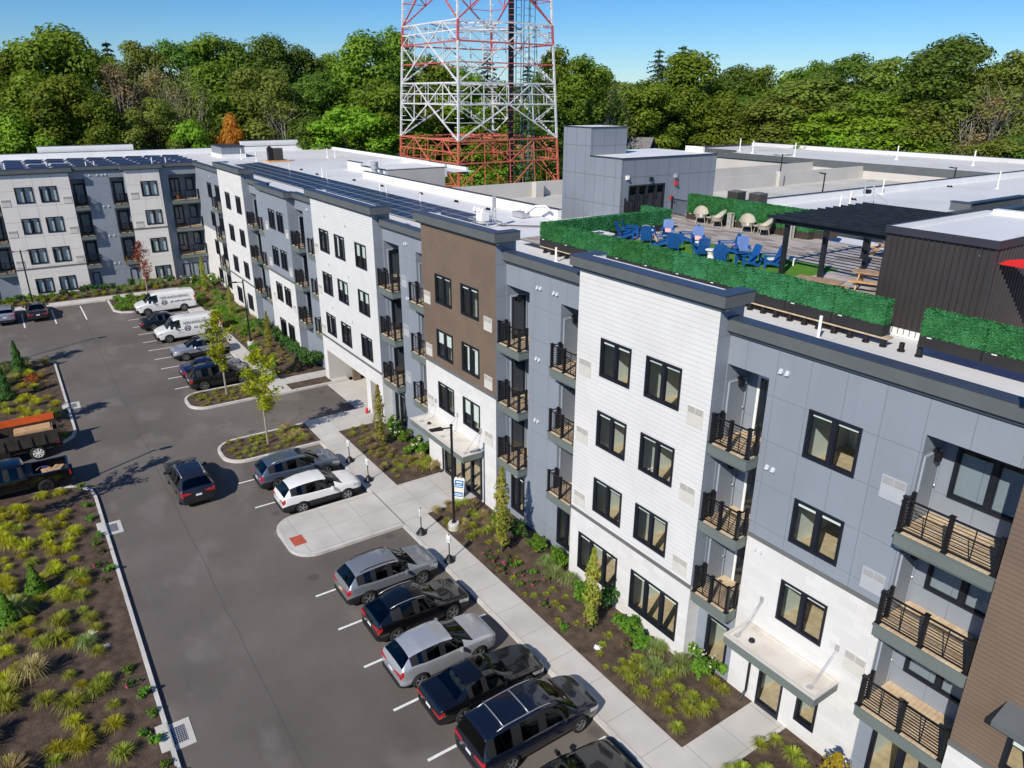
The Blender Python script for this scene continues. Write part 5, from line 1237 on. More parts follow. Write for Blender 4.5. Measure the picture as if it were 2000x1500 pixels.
for lat, dep in ((5.6, -3.0), (6.7, -2.4), (7.6, -1.5)): tslot("ladder", lat, dep, .7, .08, ["ladder_teal"], rungs=.9)

# ---- trees: trunk with limbs, crown of leaf clumps spread through a volume with gaps
TM = {}
def tree_meshes(kind, var, H=24.0, W=11.0):
    key = (kind, var)
    if key in TM: return TM[key]
    r_ = random.Random(hash(kind) % 97 + var * 13 if False else sum(map(ord, kind)) + var * 131)
    t = MB(); lf = MB()
    def card(p, nrm, s):
        nn = (nrm + Vector((r_.gauss(0, .36), r_.gauss(0, .36), r_.gauss(0, .36)))).normalized(); a = nn.cross(Vector((r_.gauss(0, 1), r_.gauss(0, 1), r_.gauss(0, 1)))).normalized(); b = nn.cross(a)
        s *= r_.uniform(.6, 1.35); a *= s * .55; b *= s * .4
        c = nn * s * .12; n0 = len(lf.v)
        lf.v += [tuple(p - a), tuple(p - b * .8 + c), tuple(p + a), tuple(p + b + c * .5)]; lf.f.append((n0, n0 + 1, n0 + 2, n0 + 3)); lf.m.append(0)
    if kind == 'conifer':
        W *= 1.25
        t.tube([(0, 0, 0), (0, 0, H * .98)], [.35, .04], 7)
        n = 30
        for i in range(n):
            z = H * (.22 + .77 * i / n); rad = W / 2 * (1 - (i / n)) ** .8 * r_.uniform(.75, 1.1) + .15; m_ = max(4, int(9 * (1 - i / n)) + 3); a0 = r_.uniform(0, 6.28)
            for k in range(m_):
                a = a0 + 6.283 * k / m_ + r_.uniform(-.2, .2); L = rad * r_.uniform(.7, 1.1); tip = Vector((L * math.cos(a), L * math.sin(a), z - L * .28))
                t.tube([(0, 0, z), tip], [.05, .015], 4, cap=False)
                for q in range(int(8 + L * 7)):
                    u = r_.uniform(.15, 1.02); p = Vector((0, 0, z)).lerp(tip, u) + Vector((r_.gauss(0, .16), r_.gauss(0, .16), -abs(r_.gauss(0, .14)))); card(p, Vector((math.cos(a) * .4, math.sin(a) * .4, .8)), .42)
    else:
        lean = Vector((r_.uniform(-.6, .6), r_.uniform(-.6, .6), 0)); th = H * r_.uniform(.42, .5); top = Vector((lean.x, lean.y, th))
        t.tube([(0, 0, 0), (lean.x * .3, lean.y * .3, th * .5), top], [.42, .33, .24], 8)
        sparse = kind in ('bare', 'tan'); clumps = []; N = 62 if not sparse else 34; base = .30 if not sparse else .34
        lob = [(r_.uniform(0, 6.28), r_.uniform(.62, 1.2)) for _ in range(4)]; pk = r_.uniform(.34, .60)
        for i in range(N):
            zf = base + (1 - base) * (i + r_.random()) / N; u = (zf - base) / (1 - base)
            prof = math.sqrt(max(.04, 1 - (u - pk) ** 2 / ((1.02 - pk) ** 2 if u > pk else .30)))
            a = r_.uniform(0, 6.283); rad = W / 2 * prof * (.40 + .60 * math.sqrt(r_.random())) * max(l[1] * (.6 + .4 * math.cos(a - l[0])) for l in lob)
            c = Vector((rad * math.cos(a), rad * math.sin(a), H * zf - (rad * .12)))
            clumps.append((c, W * r_.uniform(.10, .175)))
        for i, (c, cr) in enumerate(clumps):
            if i % 3 == 0 or sparse:
                s = Vector((lean.x * .6, lean.y * .6, th * r_.uniform(.55, 1.0))); mid = s.lerp(c, .55) + Vector((0, 0, -.6)); t.tube([s, mid, c + Vector((0, 0, cr * .4))], [.13, .075, .02], 5, cap=False)
                if sparse:
                    for _ in range(5): d = Vector((r_.gauss(0, 1), r_.gauss(0, 1), abs(r_.gauss(.5, .7)))).normalized(); t.tube([mid.lerp(c, r_.random()), c + d * cr * 1.9], [.035, .008], 4, cap=False)
            dens = {'bare': 60, 'tan': 110, 'dark': 250, 'bright': 170}.get(kind, 215); s = {'dark': .37, 'bright': .50, 'olive': .40}.get(kind, .42) if not sparse else .36
            for _ in range(int(dens * (cr / 1.3) ** 1.6) + 8):
                d = Vector((r_.gauss(0, 1), r_.gauss(0, 1), r_.gauss(.25, 1))).normalized(); rr = cr * (r_.random() ** .45) * 1.12
                p = c + Vector((d.x * rr * 1.15, d.y * rr * 1.15, d.z * rr * .8)); card(p, d + Vector((0, 0, .35)), s)
    mat = {'oak': 'leaf_oak', 'bright': 'leaf_bright', 'dark': 'leaf_dark', 'olive': 'leaf_olive', 'tan': 'leaf_tan', 'bare': 'leaf_olive', 'orange': 'leaf_orange', 'conifer': 'leaf_conifer'}[kind]
    TM[key] = (t.mesh("trunk", ["bark_pale" if kind in ('bare', 'tan') else "bark"], True), lf.mesh("crown", [mat]))
    return TM[key]
KN = {'oak': "broadleaf_tree", 'bright': "broadleaf_tree", 'dark': "broadleaf_tree", 'olive': "broadleaf_tree", 'tan': "thinning_tree", 'bare': "bare_tree", 'orange': "maple_tree", 'conifer': "conifer_tree"}
KL = {'oak': "mid green broadleaf tree in the woods behind the buildings", 'bright': "bright green bushy tree along the front edge of the woods", 'dark': "dark green dense tree in the woods behind the buildings", 'olive': "dull olive tree turning early in the woods", 'tan': "pale brownish tree losing its leaves at the wood edge", 'bare': "half bare tree with pale branches at the wood edge", 'orange': "small bright orange maple standing out against the dark woods", 'conifer': "dark spired conifer rising above the treeline"}
KG = {'oak': "mid green trees of the woods", 'bright': "bright green trees of the wood edge", 'dark': "dark green trees of the woods", 'olive': "olive trees of the woods", 'tan': "brownish trees of the wood edge", 'bare': "half bare trees of the wood edge", 'orange': None, 'conifer': "conifers above the treeline"}
tr_ = random.Random(5)
def plant_tree(x, y, h, w, kind, z=-.6):
    t, l = tree_meshes(kind, tr_.randrange(4 if kind == 'oak' else 2 if kind not in ('orange',) else 1))
    r = empty(KN[kind], (x, y, z), KL[kind], "tree", KG[kind], tr_.uniform(0, 6.28)); k = h / 24.0; w *= 1.55 if kind == "conifer" else 1.0; r.scale = (w / 11.0 * 1.28, w / 11.0 * 1.28, k)
    link("trunk", t, r); link("crown", l, r)
for q in TREES: plant_tree(*q)
# more of the same woods filling in behind
for k in range(46):
    b = R(-4 + 73 * (k + tr_.random()) / 46); d = tr_.uniform(172, 205); plant_tree(-d * math.cos(b), d * math.sin(b), tr_.uniform(21, 25), tr_.uniform(11, 15), tr_.choice(('oak', 'dark', 'oak', 'olive')))
# low growth at the foot of the woods and round the tower
for k in range(34):
    b = R(-3 + 44 * (k + tr_.random()) / 34); d = tr_.uniform(122, 130) if b < R(20) else tr_.uniform(122, 140); plant_tree(-d * math.cos(b), d * math.sin(b), tr_.uniform(9, 15), tr_.uniform(7, 9), tr_.choice(('bright', 'oak', 'dark')))
for k in range(12): plant_tree(-97.6 + tr_.uniform(-9, 8), 60.8 + tr_.uniform(-9, 9), tr_.uniform(8, 12), tr_.uniform(6, 8), 'bright')
for k in range(26):
    plant_tree(-100 + 52 * (k + tr_.random()) / 26, 121 + tr_.uniform(0, 5), tr_.uniform(11, 17), tr_.uniform(8, 11), tr_.choice(('bright', 'oak', 'olive', 'dark')))
# wooded hills on the horizon
m, nt, p = nmat("far_woods"); c = ramp(nt, noise(nt, .05, 8, .7), [(.3, (.020, .045, .035)), (.7, (.055, .10, .065))]); nt.links.new(c, p.inputs["Base Color"]); p.inputs["Roughness"].default_value = 1; bump(nt, p, noise(nt, .12, 6), 1.0, 6); MATS["far_woods"] = m
mb = MB(); NR, NA = 9, 120; hr = random.Random(3)
hh = [[(16 + 19 * math.sin(math.pi * j / (NR - 1)) * (.75 + .25 * math.sin(i * .21) + .10 * math.sin(i * .53)) + hr.uniform(-1.6, 1.6)) if 0 < j < NR - 1 else -3 for i in range(NA + 1)] for j in range(NR)]
for j in range(NR):
    for i in range(NA + 1):
        b = R(-30 + 130 * i / NA); d = 520 + j * 70; mb.v.append((-d * math.cos(b), d * math.sin(b), hh[j][i]))
for j in range(NR - 1):
    for i in range(NA): a = j * (NA + 1) + i; mb.f.append((a, a + 1, a + NA + 2, a + NA + 1)); mb.m.append(0)
structure(mb.obj("hills", "far_woods", smooth=True))
# house glimpsed between the trees
r = empty("house", (-105, 98, -.6), "white house with a grey roof half hidden by trees right of the tower", "house", None, R(30))
mb = MB(); mb.box((-4, -3.5, 0), (4, 3.5, 12)); mb.obj("wall", "house_white", r)
mb = MB()
for s in (-1, 1): mb.hexa([(-4.4, 0, 15), (4.4, 0, 15), (4.4, s * 4, 11.8), (-4.4, s * 4, 11.8), (-4.4, 0, 15.2), (4.4, 0, 15.2), (4.4, s * 4, 12), (-4.4, s * 4, 12)])
mb.obj("roof", "roof_shingle", r)
for x in (-2, 1.5): mb = MB(); mb.box((x - .5, -3.56, 9), (x + .5, -3.5, 10.6)); mb.obj("window", "car_glass", r)
# ------------------------------------------------------------------ vehicles
# stations: (t from the nose, belt z, top z, belt half width, top half width, kind of the span that follows)
# kinds: H hood/solid, W windshield, G side glass + roof, P pillar, S door seam, B rear window, T tail, R roof glass + side glass
def car_profile(kind, L, Wd, H):
    h = Wd / 2
    if kind == 'suv':
        return [(0, .84, .86, .78 * h, .54 * h, 'F'), (.14, .94, .98, .94 * h, .66 * h, 'F'), (.45, 1.02, 1.08, .98 * h, .70 * h, 'H'), (1.15, 1.07, 1.13, h, .76 * h, 'W'), (1.6, 1.08, .76 * H + .10, h, .73 * h, 'X'),
                (2.02, 1.09, H - .06, h, .70 * h, 'R'), (2.46, 1.09, H + .01, h, .69 * h, 'P'), (2.55, 1.09, H + .015, h, .69 * h, 'G'), (3.30, 1.12, H - .01, h, .68 * h, 'P'), (3.38, 1.125, H - .015, h, .675 * h, 'G'),
                (L - .85, 1.16, H - .06, .985 * h, .65 * h, 'P'), (L - .50, 1.18, H - .13, .97 * h, .63 * h, 'B'), (L - .12, 1.12, 1.16, .95 * h, .68 * h, 'T'), (L, .92, .94, .86 * h, .64 * h, 'E')]
    if kind == 'coupe':
        return [(0, .76, .78, .80 * h, .5 * h, 'F'), (.12, .82, .86, .93 * h, .62 * h, 'F'), (.5, .92, .97, .97 * h, .66 * h, 'H'), (1.3, 1.0, 1.05, h, .70 * h, 'W'), (1.72, 1.03, .72 * H + .12, h, .69 * h, 'X'),
                (2.08, 1.05, H - .08, h, .66 * h, 'G'), (2.55, 1.06, H, h, .64 * h, 'P'), (2.63, 1.06, H, h, .64 * h, 'G'), (3.35, 1.09, H - .08, .99 * h, .62 * h, 'P'), (3.75, 1.13, H - .18, .98 * h, .60 * h, 'B'),
                (L - .14, 1.10, 1.14, .96 * h, .68 * h, 'T'), (L, .90, .92, .89 * h, .6 * h, 'E')]
    if kind == 'sedan':
        return [(0, .64, .66, .80 * h, .5 * h, 'F'), (.14, .70, .75, .93 * h, .62 * h, 'F'), (.6, .80, .86, .97 * h, .66 * h, 'H'), (1.45, .88, .94, h, .70 * h, 'W'), (1.95, .92, .70 * H + .14, h, .68 * h, 'X'),
                (2.3, .94, H - .06, h, .62 * h, 'R'), (2.72, .95, H, h, .61 * h, 'P'), (2.80, .95, H, h, .61 * h, 'G'), (3.38, .97, H - .05, .99 * h, .60 * h, 'P'), (3.48, .98, H - .07, .99 * h, .595 * h, 'B'),
                (L - .78, 1.0, 1.05, .97 * h, .66 * h, 'H'), (L - .14, .99, 1.03, .95 * h, .64 * h, 'T'), (L, .84, .86, .88 * h, .58 * h, 'E')]
    if kind == 'minivan':
        return [(0, .74, .76, .82 * h, .5 * h, 'F'), (.12, .80, .86, .9 * h, .62 * h, 'F'), (.5, .92, .98, .98 * h, .68 * h, 'H'), (1.0, 1.0, 1.06, h, .74 * h, 'W'), (1.5, 1.03, .74 * H + .1, h, .74 * h, 'X'),
                (1.95, 1.05, H - .08, h, .72 * h, 'G'), (2.55, 1.06, H, h, .71 * h, 'P'), (2.65, 1.06, H, h, .71 * h, 'G'), (3.65, 1.08, H - .02, h, .70 * h, 'P'), (3.75, 1.08, H - .02, h, .70 * h, 'G'),
                (L - .42, 1.10, H - .08, .99 * h, .68 * h, 'P'), (L - .26, 1.10, H - .12, .98 * h, .67 * h, 'B'), (L - .07, 1.05, 1.1, .96 * h, .72 * h, 'T'), (L, .90, .92, .93 * h, .7 * h, 'E')]
    if kind == 'van':
        return [(0, .92, .94, .8 * h, .6 * h, 'F'), (.12, 1.0, 1.04, .92 * h, .68 * h, 'F'), (.45, 1.10, 1.16, .99 * h, .74 * h, 'H'), (.9, 1.18, 1.26, h, .78 * h, 'W'), (1.2, 1.2, 1.62, h, .78 * h, 'X'),
                (1.52, 1.22, H - .1, h, .78 * h, 'G'), (2.2, 1.22, H, h, .78 * h, 'V'), (2.24, 1.22, H, h, .78 * h, 'V'), (L - .5, 1.22, H, h, .78 * h, 'V'), (L - .10, 1.22, H - .03, .99 * h, .77 * h, 'T'), (L, 1.2, H - .22, .975 * h, .76 * h, 'E')]
    if kind == 'pickup':
        return [(0, .98, 1.0, .78 * h, .6 * h, 'F'), (.1, 1.06, 1.12, .92 * h, .68 * h, 'F'), (.5, 1.14, 1.2, .98 * h, .72 * h, 'H'), (1.45, 1.2, 1.26, h, .74 * h, 'W'), (1.8, 1.22, 1.62, h, .72 * h, 'X'),
                (2.12, 1.24, H - .06, h, .70 * h, 'G'), (2.8, 1.25, H, h, .69 * h, 'P'), (2.9, 1.25, H, h, .69 * h, 'G'), (3.5, 1.25, H - .04, h, .69 * h, 'P'), (3.62, 1.25, H - .06, h, .68 * h, 'B'), (3.78, 1.25, 1.28, h, .8 * h, 'E')]
def car_shell(kind, L, Wd, H, zb, wheels, wr, clad, glass_roof):
    """body mesh: loft of the stations, smoothed, wheel arches cut out; front at local -y, x across"""
    st = car_profile(kind, L, Wd, H)
    rings = []
    for t, bz, tz, bh, th, _ in st:
        lo = zb + (.12 if t < .05 or t > L - .05 else 0)
        zm = lo + (bz - lo) * .56
        roofed = tz - bz > .25; bh0 = bh
        bh *= 1.015; th *= 1.02; tz += .045 if roofed else .012
        q = [(0, lo), (bh * .86, lo), (bh * .975, lo + .15), (bh * 1.0, zm), (bh * 1.0, bz - .24), (bh * .99, bz - .05), (bh * .955, bz),
             (th + (.03 if roofed else .14), tz - (.075 if roofed else .02)), (th * .86, tz - .008), (0, tz + (.03 if roofed else .025))]
        rings.append((t, q))
    bm = bmesh.new(); n = 18; vs = []
    for t, q in rings:
        full = q + [(-a, b) for a, b in q[-2:0:-1]]
        vs.append([bm.verts.new((a, t, b)) for a, b in full])
    def mat_for(kd, row):                       # row 0..8 from bottom centre to roof centre
        if row <= 1: return 1
        if row == 2: return 1 if clad else 0
        if kd == 'F': return 3 if row == 4 else 0
        if kd == 'T': return 4 if row == 4 or (row == 5 and kind in ('suv', 'minivan')) else 0
        if kd in 'W': return 2 if row in (7, 8) else 0
        if kd == 'X': return 2 if row in (6, 7, 8) else 0
        if kd == 'G': return 2 if row == 6 else 0
        if kd == 'R': return 2 if row == 6 or (row == 8 and glass_roof) else 0
        if kd == 'P': return 1 if row == 6 else 0
        if kd == 'B': return 2 if row in (7, 8) else 0
        return 0
    for i in range(len(st) - 1):
        kd = st[i][5]
        for k in range(n):
            row = k if k < 9 else 17 - k
            f = bm.faces.new((vs[i][k], vs[i][(k + 1) % n], vs[i + 1][(k + 1) % n], vs[i + 1][k]))
            f.material_index = mat_for(kd, row)
    f = bm.faces.new(list(reversed(vs[0]))); f.material_index = 0
    f = bm.faces.new(vs[-1]); f.material_index = 0
    bmesh.ops.recalc_face_normals(bm, faces=bm.faces[:])
    cr = bm.edges.layers.float.new("crease_edge")
    for i in range(len(st)):                     # keep the shoulder and the roof edge readable
        for a, cw in ((6, .7), (12, .7), (7, .45), (11, .45), (5, .3), (13, .3), (1, .5), (17, .5)):
            if i < len(st) - 1:
                e = bm.edges.get((vs[i][a], vs[i + 1][a]))
                if e: e[cr] = cw
    for i, ring in enumerate(vs):
        kd = st[i][5]
        cw = .6 if i in (0, len(st) - 1) else (.45 if kd in 'WBT' or (i and st[i - 1][5] in 'XB') else 0)
        for k in range(n):
            if i not in (0, len(st) - 1) and not 6 <= k <= 11: continue
            e = bm.edges.get((ring[k], ring[(k + 1) % n]))
            if e and cw: e[cr] = max(e[cr], cw)
    me = bpy.data.meshes.new("shell"); bm.to_mesh(me); bm.free()
    for m in ("car_black",) * 5: me.materials.append(MATS[m])
    o = bpy.data.objects.new("shell", me); col.objects.link(o)
    md = o.modifiers.new("s", 'SUBSURF'); md.levels = 2; md.render_levels = 2
    cm = MB()
    for wy in wheels:
        for sx in (-1, 1):
            x0, x1 = sx * (Wd / 2 - .30), sx * (Wd / 2 + .3)
            N = 24; n0 = len(cm.v)
            for x in (x0, x1):
                for k in range(N):
                    a = 2 * math.pi * k / N; cm.v.append((x, wy + (wr + .065) * math.cos(a), wr + .01 + (wr + .065) * math.sin(a)))
            for k in range(N):
                cm.f.append((n0 + k, n0 + (k + 1) % N, n0 + N + (k + 1) % N, n0 + N + k)); cm.m.append(1)
            cm.f.append(tuple(n0 + k for k in reversed(range(N)))); cm.m.append(1)
            cm.f.append(tuple(n0 + N + k for k in range(N))); cm.m.append(1)
    cme = cm.mesh("cut", ["car_black"] * 5)
    b2 = bmesh.new(); b2.from_mesh(cme); bmesh.ops.recalc_face_normals(b2, faces=b2.faces[:]); b2.to_mesh(cme); b2.free()
    co = bpy.data.objects.new("cut", cme); col.objects.link(co)
    bo = o.modifiers.new("b", 'BOOLEAN'); bo.object = co; bo.operation = 'DIFFERENCE'; bo.solver = 'EXACT'
    bpy.context.view_layer.update()
    dg = bpy.context.evaluated_depsgraph_get()
    res = bpy.data.meshes.new_from_object(o.evaluated_get(dg))
    bpy.data.objects.remove(o); bpy.data.objects.remove(co)
    return res
def split_mesh(src, pred, mats, name, smooth=True):
    """faces of src for which pred(poly) holds, as a new mesh"""
    mb = MB(); vmap = {}
    for p in src.polygons:
        if not pred(p): continue
        idx = []
        for vi in p.vertices:
            if vi not in vmap: vmap[vi] = len(mb.v); mb.v.append(tuple(src.vertices[vi].co))
            idx.append(vmap[vi])
        mb.f.append(tuple(idx)); mb.m.append(0)
    if not mb.f: return None
    return mb.mesh(name, mats, smooth)
def pieces(me, name, parent):
    """each connected piece of a mesh as a part of its own"""
    if me is None: return
    comp = list(range(len(me.vertices)))
    def find(a):
        while comp[a] != a: comp[a] = comp[comp[a]]; a = comp[a]
        return a
    for p in me.polygons:
        v0 = find(p.vertices[0])
        for v in p.vertices[1:]: comp[find(v)] = v0
    ids = {}
    for p in me.polygons: ids.setdefault(find(p.vertices[0]), set()).add(p.index)
    mat = me.materials[0]
    for s in ids.values():
        if len(s) > 3: link(name, split_mesh(me, lambda p: p.index in s, [mat], name), parent)
def wheel_meshes(r, w, rimmat, spokes, key):
    if key in WHEELS: return WHEELS[key]
    t = MB(); rr = r * .66
    prof = [(rr, -w / 2), (r * .93, -w / 2), (r, -w / 2 + .04), (r, w / 2 - .04), (r * .93, w / 2), (rr, w / 2 - .012)]
    N = 28
    def ring(mb, prof, mi=0):
        n0 = len(mb.v)
        for rad, x in prof:
            for k in range(N):
                a = 2 * math.pi * k / N; mb.v.append((x, rad * math.cos(a), rad * math.sin(a)))
        for j in range(len(prof) - 1):
            for k in range(N):
                mb.f.append((n0 + j * N + k, n0 + j * N + (k + 1) % N, n0 + (j + 1) * N + (k + 1) % N, n0 + (j + 1) * N + k)); mb.m.append(mi)
        return n0
    ring(t, prof)
    m = MB(); ring(m, [(rr, w / 2 - .012), (rr * .93, w / 2 - .012), (rr * .9, w / 2 - .06)])
    n0 = ring(m, [(rr * .9, w / 2 - .06), (.02, w / 2 - .07)], 1)
    for k in range(spokes):
        a = 2 * math.pi * k / spokes
        for da in (-.11, .11):
            d = Vector((0, math.cos(a + da), math.sin(a + da))); d0 = Vector((0, math.cos(a), math.sin(a)))
            m.bar(Vector((w / 2 - .02, 0, 0)) + d0 * .03, Vector((w / 2 - .015, 0, 0)) + d * rr * .95, rr * .13, .03, up=(1, 0, 0))
    m.bar((w / 2 - .05, 0, 0), (w / 2 - .005, 0, 0), rr * .3)
    WHEELS[key] = (t.mesh("tyre", ["tyre"], True), m.mesh("rim", [rimmat, "car_black"]))
    return WHEELS[key]
WHEELS = {}
def make_car(name, label, cat, x, y, heading, kind, L, Wd, H, paint, wb0, wb1, wr=.35, zb=.2, clad=False, glass_roof=False, rails=False, rim="rim", spokes=5, plate="plate_white", group=None, antenna=True, loc=None, seats="seat_dark"):
    """heading: angle of the nose direction in plan (0 = +x).  wb0, wb1: front and rear axle from the nose"""
    root = empty(name, loc if loc is not None else G(x, y, .004), label, cat, group, heading + math.pi / 2)
    sh = car_shell(kind, L, Wd, H, zb, (wb0, wb1), wr, clad, glass_roof)
    for v in sh.vertices: v.co.y -= L / 2
    mi = lambda p: p.material_index
    body = link("body", split_mesh(sh, lambda p: mi(p) == 0, [MATS[paint]], "body"), root)
    link("underbody_trim", split_mesh(sh, lambda p: mi(p) == 1, [MATS["car_black"]], "trim"), root)
    yc = L / 2
    def ctr(p): return sum((sh.vertices[i].co for i in p.vertices), Vector()) / len(p.vertices)
    gl = {}
    for p in sh.polygons:
        if mi(p) == 2:
            c = ctr(p); nz = p.normal
            key = 'windshield' if c.y < 0 and abs(nz.x) < .6 and c.z < H - .07 and nz.y < -.15 else ('rear_window' if abs(nz.x) < .6 and nz.y > .12 else ('sunroof' if nz.z > .85 else ('left' if c.x > 0 else 'right')))
            gl.setdefault(key, set()).add(p.index)
    for key, s in gl.items():
        me = split_mesh(sh, lambda p: p.index in s, [MATS["car_window"]], "glass")
        pieces(me, key if key in ('windshield', 'rear_window', 'sunroof') else "side_window", root)
    for k, nm, mt in ((3, "headlight", "lamp_clear"), (4, "taillight", "lamp_red")):
        for sg in (-1, 1):
            me = split_mesh(sh, lambda p: mi(p) == k and ctr(p).x * sg > 0, [MATS[mt]], nm)
            pieces(me, nm, root)
    if kind not in ('van',):
        zs = {'sedan': .30, 'coupe': .42, 'pickup': .6}.get(kind, .48); zt_ = H - .42
        rows = {'sedan': (2.35, 3.25), 'coupe': (2.3, 3.15), 'pickup': (2.3, 3.1), 'minivan': (2.1, 3.1, 4.0)}.get(kind, (2.25, 3.15))
        m = MB(); m.box((-Wd / 2 * .80, 1.4 - yc, zs), (Wd / 2 * .80, rows[-1] + .5 - yc, zs + .04)); m.box((-Wd / 2 * .78, 1.3 - yc, zs + .04), (Wd / 2 * .78, 1.62 - yc, {'sedan': .86}.get(kind, .98))); m.obj("cabin_floor", ["car_black"], root)
        for k_, ry in enumerate(rows):
            for sx in ((-.40, .40) if k_ == 0 else (-.44, 0, .44)):
                w_ = .24 if k_ == 0 else .21; m = MB()
                m.hexa([(sx - w_, ry - .1 - yc, zs + .2), (sx + w_, ry - .1 - yc, zs + .2), (sx + w_, ry + .06 - yc, zs + .2), (sx - w_, ry + .06 - yc, zs + .2), (sx - w_ * .85, ry + .12 - yc, zt_ - .02), (sx + w_ * .85, ry + .12 - yc, zt_ - .02), (sx + w_ * .85, ry + .24 - yc, zt_ - .02), (sx - w_ * .85, ry + .24 - yc, zt_ - .02)])
                m.box((sx - w_, ry - .55 - yc, zs + .1), (sx + w_, ry + .0 - yc, zs + .3)); m.box((sx - .12, ry + .15 - yc, zt_), (sx + .12, ry + .25 - yc, zt_ + .15)); m.obj("seat", [seats], root)
    key = (round(wr, 2), rim, spokes); ty, ri = wheel_meshes(wr, .235, rim, spokes, key)
    for wy in (wb0, wb1):
        for sg in (-1, 1):
            w = link("wheel", ty, root, (sg * (Wd / 2 - .115), wy - yc, wr)); w.rotation_euler = (0, 0, 0 if sg > 0 else math.pi)
            link("rim", ri, w)
    for sg in (-1, 1):
        m = MB(); yy = 1.75 if kind in ('suv', 'coupe', 'minivan') else (1.95 if kind == 'sedan' else 1.5)
        zz = (1.1 if kind != 'sedan' else .98) if kind not in ('van', 'pickup') else 1.36
        m.bar((sg * (Wd / 2 - .03), yy - yc, zz - .04), (sg * (Wd / 2 + .10), yy - yc + .02, zz), .07, .05)
        m.hexa([(sg * (Wd / 2 + .04), yy - yc - .06, zz - .06), (sg * (Wd / 2 + .24), yy - yc, zz - .05), (sg * (Wd / 2 + .24), yy - yc + .08, zz - .05), (sg * (Wd / 2 + .04), yy - yc + .10, zz - .06),
                (sg * (Wd / 2 + .06), yy - yc - .02, zz + .10), (sg * (Wd / 2 + .22), yy - yc + .02, zz + .09), (sg * (Wd / 2 + .22), yy - yc + .08, zz + .09), (sg * (Wd / 2 + .06), yy - yc + .10, zz + .10)])
        m.obj("side_mirror", [paint], root)
        for ty_ in ([2.35, 3.2] if kind != 'van' else [2.05]):
            m = MB(); m.bar((sg * (Wd / 2 + .004), ty_ - yc, .93 if kind == 'sedan' else (1.0 if kind != 'van' else 1.1)), (sg * (Wd / 2 + .004), ty_ + .2 - yc, .94 if kind == 'sedan' else (1.01 if kind != 'van' else 1.11)), .02, .035)
            m.obj("door_handle", ["car_black" if kind == 'van' else paint], root)
        if kind != 'van':
            m = MB(); bz_ = .98 if kind == 'sedan' else (1.22 if kind == 'pickup' else 1.04)
            for ts in {'suv': (1.55, 2.46, 3.32), 'coupe': (1.6, 2.58, 3.4), 'sedan': (1.7, 2.75, 3.5), 'minivan': (1.4, 2.6, 3.7), 'pickup': (1.7, 2.85, 3.55)}[kind]:
                pts = [(sg * (Wd / 2 * .985), ts - yc, zb + .22), (sg * (Wd / 2 * 1.003), ts - yc, .62), (sg * (Wd / 2 * 1.003), ts - yc, bz_ - .2), (sg * Wd / 2 * .985, ts - yc, bz_ - .05)]
                for a_, b_ in zip(pts, pts[1:]): m.bar(a_, b_, .012, .012)
            m.obj("door_seam", ["car_black"], root)
    if kind not in ('van', 'pickup'):
        hw = Wd / 2; zt = .80 if kind == 'sedan' else .98; zl = .70 if kind == 'sedan' else .86
        for sg in (-1, 1):
            m = MB(); m.hexa([(sg * hw * .40, yc - .03, zl + .03), (sg * hw * .90, yc - .06, zl), (sg * hw * .90, yc + .012, zl), (sg * hw * .40, yc + .02, zl + .03), (sg * hw * .40, yc - .05, zt - .02), (sg * hw * .93, yc - .08, zt + .02), (sg * hw * .93, yc + .0, zt + .02), (sg * hw * .40, yc + .012, zt - .02)]); m.obj("tail_lamp_strip", ["lamp_red"], root)
        m = MB(); m.hexa([(-hw * .80, yc - .05, .34), (hw * .80, yc - .05, .34), (hw * .76, yc + .035, .36), (-hw * .76, yc + .035, .36), (-hw * .86, yc - .05, .55), (hw * .86, yc - .05, .55), (hw * .82, yc + .03, .53), (-hw * .82, yc + .03, .53)]); m.obj("rear_bumper_trim", ["car_black"], root)
    if plate:
        m = MB(); pz = .80 if kind != 'sedan' else .72
        m.hexa([(-.16, yc - .015, pz - .08), (.16, yc - .015, pz - .08), (.16, yc + .012, pz - .08), (-.16, yc + .012, pz - .08), (-.16, yc - .03, pz + .08), (.16, yc - .03, pz + .08), (.16, yc - .005, pz + .08), (-.16, yc - .005, pz + .08)])
        m.obj("licence_plate", [plate], root)
    if rails:
        for sg in (-1, 1):
            m = MB(); xx = sg * Wd / 2 * .66
            m.tube([(xx, 2.05 - yc, H - .10), (xx, 2.2 - yc, H - .01), (xx * .99, 2.7 - yc, H + .045), (xx * .97, L - 1.1 - yc, H + .02), (xx * .96, L - .75 - yc, H - .06)], .022, 6)
            m.obj("roof_rail", ["car_black" if rails == 'black' else "steel"], root, True)
    m = MB(); m.box((-Wd / 2 * .62, -yc + .0, .30), (Wd / 2 * .62, -yc + .06, .52)); m.box((-Wd / 2 * .45, -yc + .0, .56), (Wd / 2 * .45, -yc + .035, .70))
    m.obj("grille", ["car_black"], root)
    if antenna and kind not in ('van', 'pickup'):
        m = MB(); ay = L - .85 - yc if kind != 'sedan' else 3.2 - yc; az = H - .06 if kind != 'coupe' else H - .16
        m.hexa([(-.025, ay - .09, az), (.025, ay - .09, az), (.025, ay + .06, az), (-.025, ay + .06, az), (-.008, ay + .0, az + .10), (.008, ay + .0, az + .10), (.008, ay + .05, az + .10), (-.008, ay + .05, az + .10)])
        m.obj("antenna", [paint], root)
    return root
